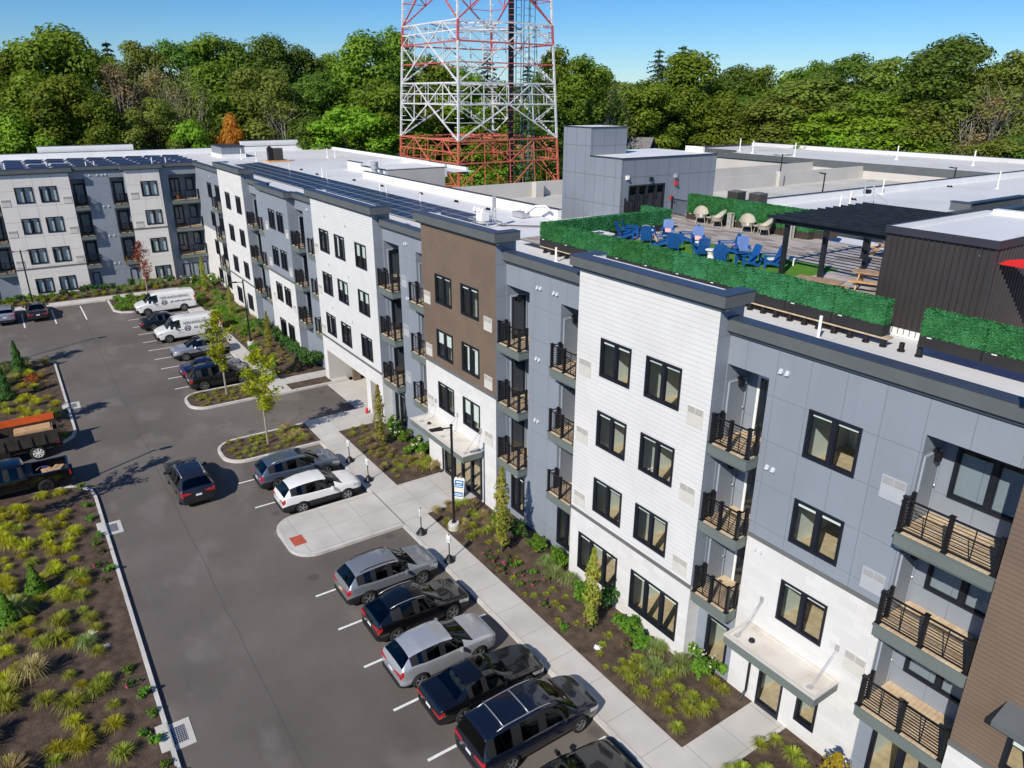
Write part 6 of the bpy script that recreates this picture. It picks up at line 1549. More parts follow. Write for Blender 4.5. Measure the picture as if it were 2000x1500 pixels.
# ------------------------------------------------------------------ planting near the lot
pr_ = random.Random(11)
def grass_mesh(n, h, spread, wid, mat, droop=.5, seed=0):
    r_ = random.Random(seed); mb = MB()
    for _ in range(n):
        a = r_.uniform(0, 6.283); t = math.sqrt(r_.random()); L = h * r_.uniform(.75, 1.12) * (1.08 - .35 * t); out = spread * (.12 + 1.0 * t)
        d = Vector((math.cos(a), math.sin(a), 0)); s = Vector((-math.sin(a), math.cos(a), 0)) * wid; b = d * out * .10
        pts = [b, b + d * out * .30 + Vector((0, 0, L * .62)), b + d * out * .72 + Vector((0, 0, L * .95)), b + d * out * 1.15 + Vector((0, 0, L * (.95 - droop * t * r_.uniform(.5, 1.2))))]
        n0 = len(mb.v)
        for p, k in zip(pts[:3], (1, .9, .6)): mb.v += [tuple(p - s * k), tuple(p + s * k)]
        mb.v.append(tuple(pts[3])); mb.f += [(n0, n0 + 1, n0 + 3, n0 + 2), (n0 + 2, n0 + 3, n0 + 5, n0 + 4), (n0 + 4, n0 + 5, n0 + 6)]; mb.m += [0, 0, 0]
    return mb.mesh("grass_tuft", [mat])
GM = {}
def grass(kind, x, y, z, s, label, group):
    k = (kind, pr_.randrange(3))
    if k not in GM:
        spec = {'lime': (170, .34, .33, .008, "grass_lime", .6), 'green': (170, .37, .34, .008, "grass_green", .7), 'straw': (210, .52, .36, .0075, "grass_straw", .6), 'pale': (230, .54, .40, .0075, "grass_pale", .6), 'spring': (110, .21, .25, .010, "grass_green", .6)}[kind]
        GM[k] = grass_mesh(*spec, seed=k[1] + len(kind))
    s *= 1.34 if 'left bed' in label or 'two trucks' in label else .98
    GL.append((s / ((Vector((x, y, z)) - CAM).length), GM[k], (x, y, z), (s, s, s * pr_.uniform(.8, 1.05)), pr_.uniform(0, 6.28), label, group))
def in_view(p):
    d = Vector(p) - CAM; f = d.dot(CF); return f > 1 and abs(d.dot(CR) / f) < .72 and abs(d.dot(CU) / f) < .545
def finish_grass():
    """the tufts that show largest become things of their own, the rest one mass"""
    GL.sort(key=lambda g: -(g[0] + (10 if in_view(g[2]) else 0))); mb = MB()
    for i, (_, me, loc, sc, rz, label, group) in enumerate(GL):
        if i < 295:
            o = link("grass_tuft", me, None, loc); o.scale = sc; o.rotation_euler = (0, 0, rz); tag(o, label, "grass tuft", group); continue
        M = Matrix.LocRotScale(Vector(loc), Matrix.Rotation(rz, 3, 'Z').to_quaternion(), Vector(sc)); n0 = len(mb.v); mats = ["grass_green", "grass_lime", "grass_straw", "grass_pale"]
        mi = mats.index(me.materials[0].name)
        mb.v += [tuple(M @ v.co) for v in me.vertices]
        for p in me.polygons: mb.f.append(tuple(n0 + q for q in p.vertices)); mb.m.append(mi)
    tag(mb.obj("small_grass", ["grass_green", "grass_lime", "grass_straw", "grass_pale"]), "sparse small grasses dotted over the far planting beds", "grass", None, "stuff")
GL = []
def leafy_mesh(h, w, n, size, mat, seed, shape='ball', flowers=None, nf=0):
    r_ = random.Random(seed); mb = MB()
    cl = [(Vector((r_.gauss(0, .3) * w, r_.gauss(0, .3) * w, h * r_.uniform(.25, .9))), r_.uniform(.16, .3) * w) for _ in range(12)]
    def card(p, nrm, s, mi=0):
        nn = (nrm + Vector((r_.gauss(0, .5), r_.gauss(0, .5), r_.gauss(0, .5)))).normalized(); a = nn.cross(Vector((r_.gauss(0, 1), r_.gauss(0, 1), r_.gauss(0, 1)))).normalized(); b = nn.cross(a); s *= r_.uniform(.6, 1.3)
        mb.face([p - a * s * .6, p - b * s * .35 + nn * s * .1, p + a * s * .6, p + b * s * .35 + nn * s * .1], mi)
    for _ in range(n):
        if shape == 'column':
            z = r_.uniform(.12, 1.0); rad = w / 2 * (min(1, (1.02 - z) * 2.6) ** .7) * (.55 + .45 * min(1, z * 5)) * math.sqrt(r_.random()) * (1 + .25 * math.sin(z * 19)); a = r_.uniform(0, 6.283)
            p = Vector((rad * math.cos(a), rad * math.sin(a), h * z)); d = Vector((math.cos(a), math.sin(a), .4))
        elif shape == 'cone':
            z = r_.random() ** 1.3; rad = w / 2 * (1 - z) ** .85 * (.7 + .3 * r_.random()) * (1 + .18 * math.sin(z * 23)); a = r_.uniform(0, 6.283); p = Vector((rad * math.cos(a), rad * math.sin(a), h * z)); d = Vector((math.cos(a), math.sin(a), .5))
        else:
            c, cr = r_.choice(cl); d = Vector((r_.gauss(0, 1), r_.gauss(0, 1), r_.gauss(.4, 1))).normalized(); p = c + d * cr * (r_.random() ** .4); p.z = max(.02, p.z)
        card(p, d + Vector((0, 0, .3)), size)
    for _ in range(nf):
        c, cr = r_.choice(cl); d = Vector((r_.gauss(0, 1), r_.gauss(0, 1), abs(r_.gauss(.7, .6)))).normalized(); p = c + d * cr * 1.05
        for k in range(10): card(p + Vector((r_.gauss(0, .05), r_.gauss(0, .05), r_.gauss(0, .05))), d, .09, 1)
    return mb.mesh("foliage", [mat] + ([flowers] if flowers else []))
LM = {}
def leafy(name, kind, x, y, z, s, label, cat, group=None):
    if kind not in LM:
        LM[kind] = {'shrub': lambda: leafy_mesh(.75, .95, 900, .13, "leaf_shrub", 3), 'dark': lambda: leafy_mesh(1.1, .95, 1100, .12, "leaf_shrub_dark", 4), 'hydrangea': lambda: leafy_mesh(1.0, 1.3, 800, .15, "leaf_shrub", 5, 'ball', "flower_white", 34), 'hydrangea_low': lambda: leafy_mesh(.75, .95, 800, .14, "leaf_shrub", 15, 'ball', "flower_white", 5),
                    'column': lambda: leafy_mesh(4.3, .72, 1000, .14, "leaf_olive_young", 6, 'column'), 'cone': lambda: leafy_mesh(1.5, .95, 1500, .12, "leaf_shrub", 7, 'cone'), 'cone_tall': lambda: leafy_mesh(2.3, 1.0, 1700, .13, "leaf_shrub_dark", 8, 'cone'), 'low': lambda: leafy_mesh(.32, .5, 160, .11, "leaf_shrub", 9), 'low_pink': lambda: leafy_mesh(.32, .5, 130, .11, "leaf_shrub_dark", 10, 'ball', "flower_pink", 4), 'yellow': lambda: leafy_mesh(1.6, .8, 700, .11, "leaf_yellow", 12, 'column'), 'ground': lambda: leafy_mesh(.35, .75, 300, .11, "leaf_shrub", 14), 'rust': lambda: leafy_mesh(.5, .7, 260, .11, "leaf_orange", 17)}[kind]()
    if kind in ('column', 'cone', 'cone_tall', 'shrub', 'dark', 'hydrangea', 'hydrangea_low', 'yellow'):
        r = empty(name, (x, y, z), label, cat, group, pr_.uniform(0, 6.28)); r.scale = (s, s, s)
        link("foliage", LM[kind], r)
        if ('st', kind) not in LM:
            mb = MB(); hgt = {'column': 3.2, 'cone_tall': 1.6, 'yellow': 1.1}.get(kind, .6); mb.tube([(0, 0, -.05), (.02, .01, hgt)], [.05 if kind == 'column' else .025, .015], 6); LM['st', kind] = mb.mesh("stem", ["bark"])
        link("stem", LM['st', kind], r); return r
    o = link(name, LM[kind], None, (x, y, z)); o.scale = (s, s, s); o.rotation_euler = (0, 0, pr_.uniform(0, 6.28)); return tag(o, label, cat, group)
mat_leaf("leaf_olive_young", (.16, .20, .02), (.33, .36, .05), .45, 1.2, c3=(.40, .28, .06))
LB = "planting bed"
# big bed at the lower left
n_ = 0
for i in range(58):
    for j in range(9):
        x = -45.2 + i * .88 + pr_.uniform(-.28, .28); y = .55 - j * .95 + pr_.uniform(-.3, .3)
        if x > -17 or pr_.random() < .24 or (j > 0 and x > -19 and j < 2): continue
        if x + 1.25 * (.6 + y) * 0 < -45.3: continue
        if j == 0:
            if pr_.random() < .75: leafy("low_plant", pr_.choice(('low', 'low_pink', 'low')), x, y + .1, bedz(x, y), pr_.uniform(.6, .95), "small leafy seedling with pinkish buds along the long kerb of the lower left bed", "plant", "seedlings along the long kerb of the lower left bed")
            continue
        kind = 'lime' if x < -36 and pr_.random() < .8 else ('straw' if pr_.random() < .07 and j > 2 else ('pale' if pr_.random() < .06 else pr_.choice(('green', 'green', 'lime'))))
        lab = {'lime': "lime green grass tuft in the lower left bed", 'green': "mid green grass tuft in the lower left bed", 'straw': "straw coloured feathery grass clump in the lower left bed", 'pale': "pale soft grass clump in the lower left bed"}[kind]
        grass(kind, x, y, bedz(x, y), pr_.choice((.65, .8, .9, 1.0, 1.25)) * (1.2 if kind in ('straw', 'pale') else 1), lab, lab.split(" in the")[0] + "s of the lower left bed")
leafy("dwarf_conifer", 'cone', -35.5, -2.1, bedz(0, -2.1), .95, "dense bright green dwarf conifer amid the grasses of the lower left bed", "shrub")
leafy("dwarf_conifer", 'cone', -33.4, -3.2, bedz(0, -3.2), 1.05, "dense green dwarf conifer at the left border of the picture", "shrub")
# bed beyond the trucks
for i in range(22):
    for j in range(7):
        x = -71.3 + i * .86 + pr_.uniform(-.3, .3); y = .3 - j * .9 + pr_.uniform(-.3, .3)
        if pr_.random() < .34: continue
        kind = pr_.choice(('green', 'lime', 'green', 'straw', 'pale') if x < -63 else ('lime', 'lime', 'green'))
        lab = {'lime': "lime green grass tuft in the bed beyond the two trucks", 'green': "mid green grass tuft in the bed beyond the two trucks", 'straw': "straw coloured grass clump in the bed beyond the two trucks", 'pale': "pale grass clump in the bed beyond the two trucks"}[kind]
        p = G(x, y, bedz(x, y)); grass(kind, p.x, p.y, p.z, pr_.uniform(.8, 1.25), lab, lab.split(" in the")[0] + "s beyond the trucks")
leafy("dwarf_conifer", 'cone_tall', -69.2, -1.3, .35, 1.15, "tall narrow dwarf conifer near the rounded end of the bed beyond the trucks", "shrub")
leafy("dwarf_conifer", 'cone_tall', -63.2, -2.4, .4, 1.15, "bright bushy conifer at the left border above the trucks", "shrub")
leafy("rust_shrub", 'rust', -66.0, -.6, .25, 1.2, "low shrub with orange leaves in the bed beyond the trucks", "shrub")
# islands
def fill(x0, x1, y0, y1, sx, sy, kinds, lab, group, z=.14, s=(.75, 1.15), miss=.08):
    x = x0
    while x < x1:
        y = y0
        while y < y1:
            if pr_.random() > miss:
                p = G(x + pr_.uniform(-.3, .3) * sx, y + pr_.uniform(-.3, .3) * sy, z); k = pr_.choice(kinds)
                if k in ('low', 'low_pink', 'ground'): leafy("low_plant", k, p.x, p.y, p.z, pr_.uniform(*s), lab, "plant", group)
                else: grass(k, p.x, p.y, p.z, pr_.uniform(*s), lab, group)
            y += sy
        x += sx
fill(-46.4, -43.9, 9.4, 12.6, .6, .62, ['spring'], "small green tuft planted around the young tree on the near parking island", "tufts on the near parking island")
fill(-46.5, -43.9, 12.7, 14.2, .6, .55, ['straw', 'green'], "taller yellowish grass at the building end of the near parking island", "tall grasses on the near parking island", s=(.8, 1.1))
fill(-56.5, -54.0, 9.4, 12.8, .6, .62, ['spring'], "small green tuft planted around the young tree on the far parking island", "tufts on the far parking island")
fill(-56.5, -54.0, 12.9, 14.2, .6, .55, ['straw', 'green'], "taller yellowish grass at the building end of the far parking island", "tall grasses on the far parking island", s=(.8, 1.1))
fill(-90.6, -85.2, 8.6, 13.8, .8, .8, ['ground', 'spring', 'ground'], "low green plant in the corner island beside the farthest white van", "plants of the corner island", s=(.8, 1.2))
# foundation beds
fill(-43.8, -40.9, 16.5, 18.0, .62, .55, ['straw', 'green', 'spring'], "grass tuft in the bed between the garage drive and the entrance walk", "grasses between the drive and the entrance walk", s=(.7, 1.0))
fill(-40.6, -35.8, 16.5, 18.1, .62, .6, ['spring', 'green', 'straw'], "grass tuft in the bed between the garage drive and the entrance walk", "grasses between the drive and the entrance walk", s=(.65, .95))
fill(-37.6, -35.6, 18.2, 19.3, .55, .5, ['straw', 'green'], "grass tuft in the bed between the garage drive and the entrance walk", "grasses between the drive and the entrance walk", s=(.9, 1.1))
for x, y, s in ((-42.6, 19.2, 1.0), (-41.8, 19.3, .95), (-40.3, 19.1, .95), (-38.8, 19.0, 1.0), (-37.9, 19.2, 1.0)): leafy("leafy_shrub", 'hydrangea_low', x, y, .14, s, "bright green broad leaved shrub by the wall left of the entrance walk", "shrub", "bright shrubs left of the entrance walk")
fill(-31.3, -27.6, 16.6, 19.0, .62, .62, ['straw', 'green'], "yellowish grass tuft beside the lamp post right of the entrance walk", "grasses beside the lamp post", s=(.85, 1.1), miss=.25)
fill(-26.6, -16.4, 16.55, 17.0, .62, .6, ['low_pink', 'low', 'spring'], "small seedling in the mulch bed along the front pavement", "seedlings along the front pavement", s=(.6, .9))
fill(-27.0, -16.4, 17.2, 18.4, .78, .62, ['spring', 'low', 'low_pink', 'spring'], "small seedling in the mulch bed along the front pavement", "seedlings along the front pavement", s=(.6, .95), miss=.15)
fill(-16.6, -13.1, 16.7, 19.4, .62, .62, ['green'], "dense green grass tuft left of the walk to the canopy door", "dense grasses left of the canopy walk", s=(.85, 1.1), miss=.18)
fill(-11.0, -5.5, 16.4, 19.5, .62, .62, ['green'], "dense green grass tuft right of the walk to the canopy door", "dense grasses right of the canopy walk", s=(.9, 1.15), miss=.12)
for x, y in ((-23.9, 18.5), (-23.0, 18.3), (-22.2, 18.5), (-16.7, 18.7), (-15.9, 17.9), (-15.4, 18.85)): grass('pale', x, y, .14, 1.35, "large pale feathery grass clump by the wall below the nearest white bay", "pale feathery grasses by the white bay")
for x, y, s, k in ((-26.7, 18.6, 1, 'dark'), (-25.4, 19.1, .9, 'shrub'), (-23.7, 19.1, .95, 'shrub'), (-20.9, 18.3, .95, 'shrub'), (-19.8, 18.8, 1.0, 'dark'), (-18.2, 18.6, .95, 'shrub'), (-17.3, 18.5, .8, 'shrub'), (-28.4, 18.7, .8, 'shrub')):
    leafy("leafy_shrub", k, x, y, .14, s, "rounded green shrub by the wall below the nearest white bay" if k == 'shrub' else "dark green shrub standing behind a narrow columnar tree", "shrub", "green shrubs by the white bay" if k == 'shrub' else "dark shrubs behind columnar trees")
leafy("leafy_shrub", 'hydrangea_low', -14.6, 19.2, .14, 1.15, "vivid green round shrub at the corner left of the canopy", "shrub")
leafy("yellow_shrub", 'yellow', -8.6, 18.6, .14, 1.2, "upright yellow shrub under the wide balcony", "shrub")
for x, y, s, l in ((-26.2, 17.4, 1.12, "narrow columnar tree in front of the recess beside the nearest white bay"), (-19.3, 17.4, .95, "narrow columnar tree with orange tinge in front of the wide ground floor window"), (-40.6, 17.5, 1.0, "narrow columnar tree by the wall right of the garage entrance"), (-76.3, 17.5, .8, "narrow columnar tree behind the nearer white van"), (-63.9, 17.5, .85, "narrow columnar tree with orange tinge beside the far lamp post"), (-87.9, 17.6, 1.0, "narrow yellowish columnar tree in the inner corner of the building")):
    p = G(x, y, .14); leafy("columnar_tree", 'column', p.x, p.y, p.z, s, l, "tree")
fill(-88.6, -59.8, 16.3, 17.4, .72, .55, ['straw', 'green', 'ground', 'spring'], "mixed low grass in the long bed behind the vans", "low grasses of the long bed behind the vans", s=(.8, 1.2), miss=.12)
fill(-88.6, -68, 17.5, 19.0, .8, .65, ['straw', 'pale', 'ground', 'ground'], "taller mixed planting in the long bed behind the vans", "tall planting of the long bed behind the vans", s=(1.0, 1.5), miss=.1)
fill(-67, -58.8, 17.4, 18.4, .7, .6, ['green', 'spring', 'straw'], "mixed low grass in the long bed behind the vans", "low grasses of the long bed behind the vans", s=(.7, 1.0), miss=.1)
for k in range(13):
    x = -70.5 + k * .92; p = G(x, 18.9, .14)
    if not (-68.8 < x < -67.6): leafy("dark_hedge_shrub", 'dark', p.x, p.y, p.z, pr_.uniform(.95, 1.15), "dark green shrub in the row along the far facade", "shrub", "dark shrubs along the far facade")
for x, y in ((-58.0, 19.2), (-57.2, 19.2), (-57.6, 18.6)): leafy("dark_hedge_shrub", 'dark', x, y, .14, 1.25, "dark green shrub beside the garage entrance", "shrub", "dark shrubs beside the garage entrance")
fill(-54.7, -53.8, 16.4, 18.8, .6, .7, ['spring'], "sprig in the bare mulch patch beside the garage drive", "sprigs in the mulch patch by the drive", s=(.3, .5), miss=.7)
fill(-58.5, -56.7, 16.3, 18.0, .6, .7, ['green', 'straw'], "grass tuft in the short bed left of the garage drive", "tufts left of the garage drive", s=(.7, 1.0), miss=.3)
for x, y, l in ((-92.9, 17.2, "white flowering hydrangea in front of the dark corner recess"), (-92.2, 19.3, "white flowering hydrangea against the inner corner wall")): p = G(x, y, .1); leafy("hydrangea", 'hydrangea', p.x, p.y, p.z, 1.15, l, "shrub")
fill(-93.4, -89.8, 15.9, 18.9, .75, .7, ['ground', 'pale', 'straw', 'ground'], "lush mixed planting in the inner corner bed", "planting of the inner corner bed", s=(1.1, 1.6), miss=.05)
for k in range(20):
    p = G(-95.2, -4.2 + k * 1.02, .12)
    leafy("leafy_shrub", pr_.choice(('shrub', 'dark')), p.x, p.y, p.z, pr_.uniform(.75, 1.05), "leafy shrub in the bed along the far wing", "shrub", "shrubs along the far wing")
    for dx in (.8, 1.3):
        q = G(-95.2 + dx, -4.2 + k * 1.02 + pr_.uniform(-.3, .3), .14); grass(pr_.choice(('pale', 'green', 'lime')), q.x, q.y, q.z, pr_.uniform(.9, 1.3), "grass tuft in the bed along the far wing", "grasses along the far wing")
for y in (12.2, 13.0, 13.9): p = G(-95, y, .14); grass('pale', p.x, p.y, p.z, 2.2, "large pale grass clump below the cream bay near the corner", "large grasses by the cream bay")
# young deciduous trees with thin trunks
def sapling(x, y, h, w, mat, n, label, name="young_tree", seed=1, low=.28, size=.17):
    key = ('sap', mat, seed)
    if key not in LM:
        r_ = random.Random(seed); t = MB(); lf = MB(); t.tube([(0, 0, -.1), (.03, .02, h * .5), (0, .03, h * .96)], [.075, .05, .012], 7)
        for i in range(30):
            z = h * (low + (1 - low) * (i + .5) / 30); a = r_.uniform(0, 6.283); u = (z / h - low) / (1 - low); L = w / 2 * (math.sin(math.pi * min(1, .18 + u * .80)) ** .8) * r_.uniform(.5, 1.1)
            tip = Vector((L * math.cos(a), L * math.sin(a), min(h * 1.02, z + L * .75))); t.tube([(0, 0, z), tip], [.022, .005], 5, cap=False)
            for _ in range(int(n / 30)):
                f = r_.uniform(.15, 1.1); p = Vector((0, 0, z)).lerp(tip, f) + Vector((r_.gauss(0, .13), r_.gauss(0, .13), r_.gauss(0, .11))); nn = Vector((r_.gauss(0, .6), r_.gauss(0, .6), 1)).normalized(); a_ = nn.cross(Vector((r_.gauss(0, 1), r_.gauss(0, 1), r_.gauss(0, 1)))).normalized(); b_ = nn.cross(a_); s = size * r_.uniform(.6, 1.25)
                lf.face([p - a_ * s * .6, p - b_ * s * .4, p + a_ * s * .6, p + b_ * s * .4])
        LM[key] = (t.mesh("trunk", ["bark_pale"]), lf.mesh("crown", [mat]))
    r = empty(name, G(x, y, .12), label, "tree", None, pr_.uniform(0, 6.28)); link("trunk", LM[key][0], r); link("crown", LM[key][1], r); return r
sapling(-55.1, 11.45, 6.6, 2.3, "leaf_young", 2600, "slender lime green sapling on the island in front of the black jeep like car", seed=1, low=.30).__setitem__("label", "slender lime green sapling on the far parking island beside the black off-roader")
sapling(-45.1, 11.5, 6.3, 2.5, "leaf_young", 2600, "slender lime green sapling on the near parking island beside the garage drive", seed=2, low=.33)
sapling(-90.3, 11.9, 6.0, 1.9, "leaf_red", 1300, "slender red leaved sapling in front of the far wing", seed=3, low=.25)
sapling(-42.1, -4.0, 8.0, 2.7, "leaf_young", 1500, "slender sapling at the left border below the pickup truck", seed=4)
sapling(-55.0, -4.5, 8.0, 2.5, "leaf_young", 1500, "slender sapling at the left border beyond the dump truck", seed=1)
sapling(-69.8, -4.5, 8.0, 2.4, "leaf_young", 1500, "slender sapling at the left border at the far end of the upper bed", seed=2)
finish_grass()
# bits of litter
def litter(x, y, z, s, label):
    mb = MB(); r_ = random.Random(int(x * 10)); n = 5
    for k in range(6): a = k * 1.05; mb.face([(0, 0, s * .5), (s * math.cos(a) * r_.uniform(.5, 1.1), s * math.sin(a) * r_.uniform(.5, 1.1), s * r_.uniform(0, .4)), (s * math.cos(a + 1.05) * .9, s * math.sin(a + 1.05) * .9, s * r_.uniform(0, .3))])
    o = mb.obj("litter", "pillow_white", None, False, (x, y, z)); tag(o, label, "litter")
litter(-31.0, -.32, .16, .26, "crumpled white sheet lying beside a grass tuft in the lower left bed"); litter(-29.7, .06, .15, .17, "smaller white scrap lying nearer the long kerb"); litter(-18.2, 16.9, .15, .2, "white scrap lying in the mulch below the wide ground floor window")
# ------------------------------------------------------------------ parked cars
mat_paint("paint_grey", (.26, .275, .30), .45); mat_paint("paint_black", (.005, .005, .006), .1, .22); mat_paint("paint_silver", (.50, .515, .54), .5, .3); mat_paint("paint_white", (.72, .72, .71), 0, .3)
mat_paint("paint_navy", (.010, .014, .030), .4, .24); mat_paint("paint_slate", (.11, .14, .19), .5); mat_paint("paint_silverblue", (.34, .37, .43), .5, .3); mat_paint("paint_blue", (.010, .018, .075), .5); mat_paint("paint_char", (.028, .026, .034), .5, .25); mat_paint("paint_dgreen", (.010, .018, .025), .4)
UP, DN = R(90), R(-90)
gA = "cars parked nose in along the front pavement"
def park(label, x, fy, kind, L, W, H, paint, wb0, wb1, name="parked_car", cat="car", up=True, **k):
    """fy: plan y of the front axle; nose towards the building when up"""
    y = fy + wb0 - L / 2 if up else fy - wb0 + L / 2
    return make_car(name, label, cat, x, y, UP if up else DN, kind, L, W, H, paint, wb0, wb1, **k)
park("black car cut off by the bottom border, roof and bonnet reflecting the facade", -13.35, 12.85, 'sedan', 4.9, 1.86, 1.47, "paint_black", .95, 3.82, glass_roof=True, wr=.35)
mv = park("dark navy minivan with roof racks, second from the bottom border", -16.3, 13.62, 'minivan', 5.1, 1.98, 1.80, "paint_navy", .95, 3.95, rails='steel', wr=.34)
for yy in (3.05, 4.1):
    mb = MB(); mb.tube([(-.64, yy - 2.55, 1.845), (-.3, yy - 2.55, 1.875), (.3, yy - 2.55, 1.875), (.64, yy - 2.55, 1.845)], .025, 6); mb.obj("roof_bar", "steel", mv, True)
park("black sedan with a dark roof panel between the minivan and the silver crossover", -18.95, 13.2, 'sedan', 4.75, 1.84, 1.46, "paint_black", .9, 3.75, seats="seat_pale", glass_roof=True, wr=.34)
park("plain silver crossover with dark rear window between two black cars", -21.35, 12.5, 'suv', 4.4, 1.84, 1.62, "paint_silver", .9, 3.55, wr=.35)
park("glossy black coupe crossover with silver wheels beside the grey sport utility car", -24.2, 12.93, 'coupe', 4.45, 1.84, 1.63, "paint_black", .9, 3.58, rails='steel', wr=.36)
park("grey sport utility car with black roof rails next to the concrete island", -27.15, 12.98, 'suv', 4.6, 1.86, 1.70, "paint_grey", .92, 3.63, clad=True, rails='black', wr=.36, plate="plate_amber")
park("white sport utility car with red taillights parked by the concrete island", -36.45, 13.1, 'suv', 4.55, 1.82, 1.70, "paint_white", .9, 3.5, clad=True, glass_roof=False, wr=.35)
park("slate blue sport utility car beside the near planted island", -39.75, 13.1, 'suv', 4.8, 1.92, 1.68, "paint_slate", .95, 3.8, glass_roof=True, clad=True, rails='steel', wr=.38, rim="rim")
park("black off-roader with silver wheels parked beside the far planted island", -58.35, 13.35, 'suv', 4.85, 1.96, 1.78, "paint_black", .95, 3.87, clad=True, wr=.40)
park("dark blue sedan half hidden behind the black off-roader", -61.0, 13.3, 'sedan', 4.75, 1.84, 1.46, "paint_blue", .9, 3.7, wr=.34)
park("silver blue sport utility car backed in, its bonnet facing the lane", -66.3, 10.75, 'suv', 4.65, 1.86, 1.68, "paint_silverblue", .95, 3.62, clad=True, up=False, glass_roof=True, wr=.36)
park("dark sedan parked between the two white vans", -77.3, 12.95, 'sedan', 4.85, 1.84, 1.47, "paint_dgreen", .95, 3.75, wr=.35)
def rear_in(label, y, kind, paint, L, H):
    p = G(-88.6, y, .004); make_car("parked_car", label, "car", 0, 0, math.pi, kind, L, 1.84, H, paint, .95, L - 1.0, loc=p, wr=.34)
rear_in("dark sedan parked towards the far wing at the left, seen from behind", 1.05, 'sedan', "paint_char", 4.8, 1.47)
rear_in("silver blue car cut by the left border, parked towards the far wing", -1.75, 'suv', "paint_silverblue", 4.4, 1.55)
make_car("moving_car", "dark crossover with red taillights driving away down the lane", "car", -41.85, 5.95, R(181), 'suv', 4.75, 1.92, 1.68, "paint_char", .95, 3.8, glass_roof=True, rails='steel', wr=.38)
# ---- lettered service vans
def text_obj(body, size, mat, parent, loc, rot, name="lettering", extrude=.002, bold=False):
    cu = bpy.data.curves.new("t", 'FONT'); cu.body = body; cu.size = size; cu.extrude = extrude; cu.align_x = 'LEFT'; cu.space_character = 1.12
    if bold: cu.offset = size * .018
    o = bpy.data.objects.new("t", cu); col.objects.link(o); bpy.context.view_layer.update()
    me = bpy.data.meshes.new_from_object(o.evaluated_get(bpy.context.evaluated_depsgraph_get())); bpy.data.objects.remove(o)
    me.materials.clear(); me.materials.append(MATS[mat]); q = link(name, me, parent, loc); q.rotation_euler = rot; return q
def van(label, x, fy):
    v = park(label, x, fy, 'van', 5.75, 2.02, 2.10, "paint_white", .98, 4.5, "service_van", "van", up=False, wr=.37, rim="rim", plate="plate_white")
    v["group"] = "white service vans"
    X = 1.022
    rt = (R(90), 0, R(90)); lx = X + .012
    text_obj("APPLIANCE SERVICE", .27, "logo_dark", v, (lx - .03, -.55, 1.58), (R(84), 0, R(90)), bold=True)
    text_obj("GE APPLIANCES", .27, "logo_dark", v, (lx, .32, 1.08), rt, bold=True)
    mb = MB(); N = 28; c = (-.22, 1.16)
    for k in range(N):
        a, b = 2 * math.pi * k / N, 2 * math.pi * (k + 1) / N
        mb.face([(lx, c[0] + r * math.cos(t), c[1] + r * math.sin(t)) for r, t in ((.28, a), (.28, b), (.22, b), (.22, a))])
    for k in range(4):                      # four curls inside the ring
        a0 = math.pi / 4 + k * math.pi / 2
        for j in range(6):
            a, b = a0 - .35 + j * .12, a0 - .35 + (j + 1) * .12; mb.face([(lx, c[0] + r * math.cos(t), c[1] + r * math.sin(t)) for r, t in ((.20, a), (.20, b), (.165, b), (.165, a))])
    mb.obj("emblem", "logo_dark", v)
    text_obj("GE", .27, "logo_dark", v, (lx, c[0] - .19, c[1] - .09), rt, "emblem_letters", bold=True)
    mb = MB(); mb.box((lx, -1.15, .80), (lx + .003, -.55, .82)); mb.obj("door_lettering", "vent_slot", v)
    for s in (-1, 1):
        mb = MB(); mb.box((s * .70 - .22, -2.86, .64), (s * .70 + .22, -2.78, .76)); mb.obj("turn_signal", "lamp_amber", v)
        mb = MB(); mb.box((s * 1.0 - .07, 2.70, 1.25), (s * 1.0 + .02, 2.87, 1.55)); mb.obj("rear_lamp", "lamp_red", v)
    mb = MB(); mb.box((-.95, -2.95, .35), (.95, -2.72, .62)); mb.obj("bumper", "car_black", v)
    mb = MB(); mb.box((-.05, -1.32, 2.06), (.05, -1.2, 2.12)); mb.obj("roof_marker_lamp", "car_black", v)
van("white service van with dark lettering, nearer of the two, parked behind the lime green sapling", -72.55, 10.6)
van("white service van with dark lettering, farther of the two, next to the corner island", -83.4, 10.6)
# ---- pickup with boxes in its bed
pk = make_car("pickup_truck", "black pickup truck with cardboard boxes in its open bed at the left border", "pickup truck", -46.95, -2.6, DN, 'pickup', 5.9, 2.03, 1.95, "paint_black", 1.05, 4.6, wr=.42, zb=.45, plate=None, rim="rim_dark", spokes=6)
mb = MB(); yc = 2.95
for s in (-1, 1):
    x0, x1 = s * .86, s * 1.0
    pts = [(3.8, .55)] + [(4.6 - .52 * math.cos(R(a)), .42 + .52 * math.sin(R(a))) for a in range(15, 166, 15)] + [(5.9, .60), (5.9, 1.24), (3.8, 1.26)]
    n0 = len(mb.v); mb.v += [(x0, t - yc, z) for t, z in pts] + [(x1, t - yc, z) for t, z in pts]; n = len(pts)
    mb.f.append(tuple(n0 + k for k in range(n))); mb.f.append(tuple(n0 + n + k for k in reversed(range(n)))); mb.m += [0, 0]
    for k in range(n): mb.f.append((n0 + k, n0 + (k + 1) % n, n0 + n + (k + 1) % n, n0 + n + k)); mb.m.append(0)
mb.box((-.86, 3.8 - yc, .62), (.86, 3.88 - yc, 1.26)); mb.obj("bed_sides", "paint_black", pk)
mb = MB(); mb.box((-.86, 3.88 - yc, .66), (.86, 5.8 - yc, .74)); mb.obj("bed_floor", "rust_bed", pk)
mb = MB(); mb.box((-.86, 5.80 - yc, .66), (.86, 5.9 - yc, 1.25)); mb.obj("tailgate", "paint_black", pk)
mb = MB(); mb.box((-.98, 5.9 - yc, .48), (.98, 6.05 - yc, .64)); mb.obj("rear_bumper", "car_black", pk)
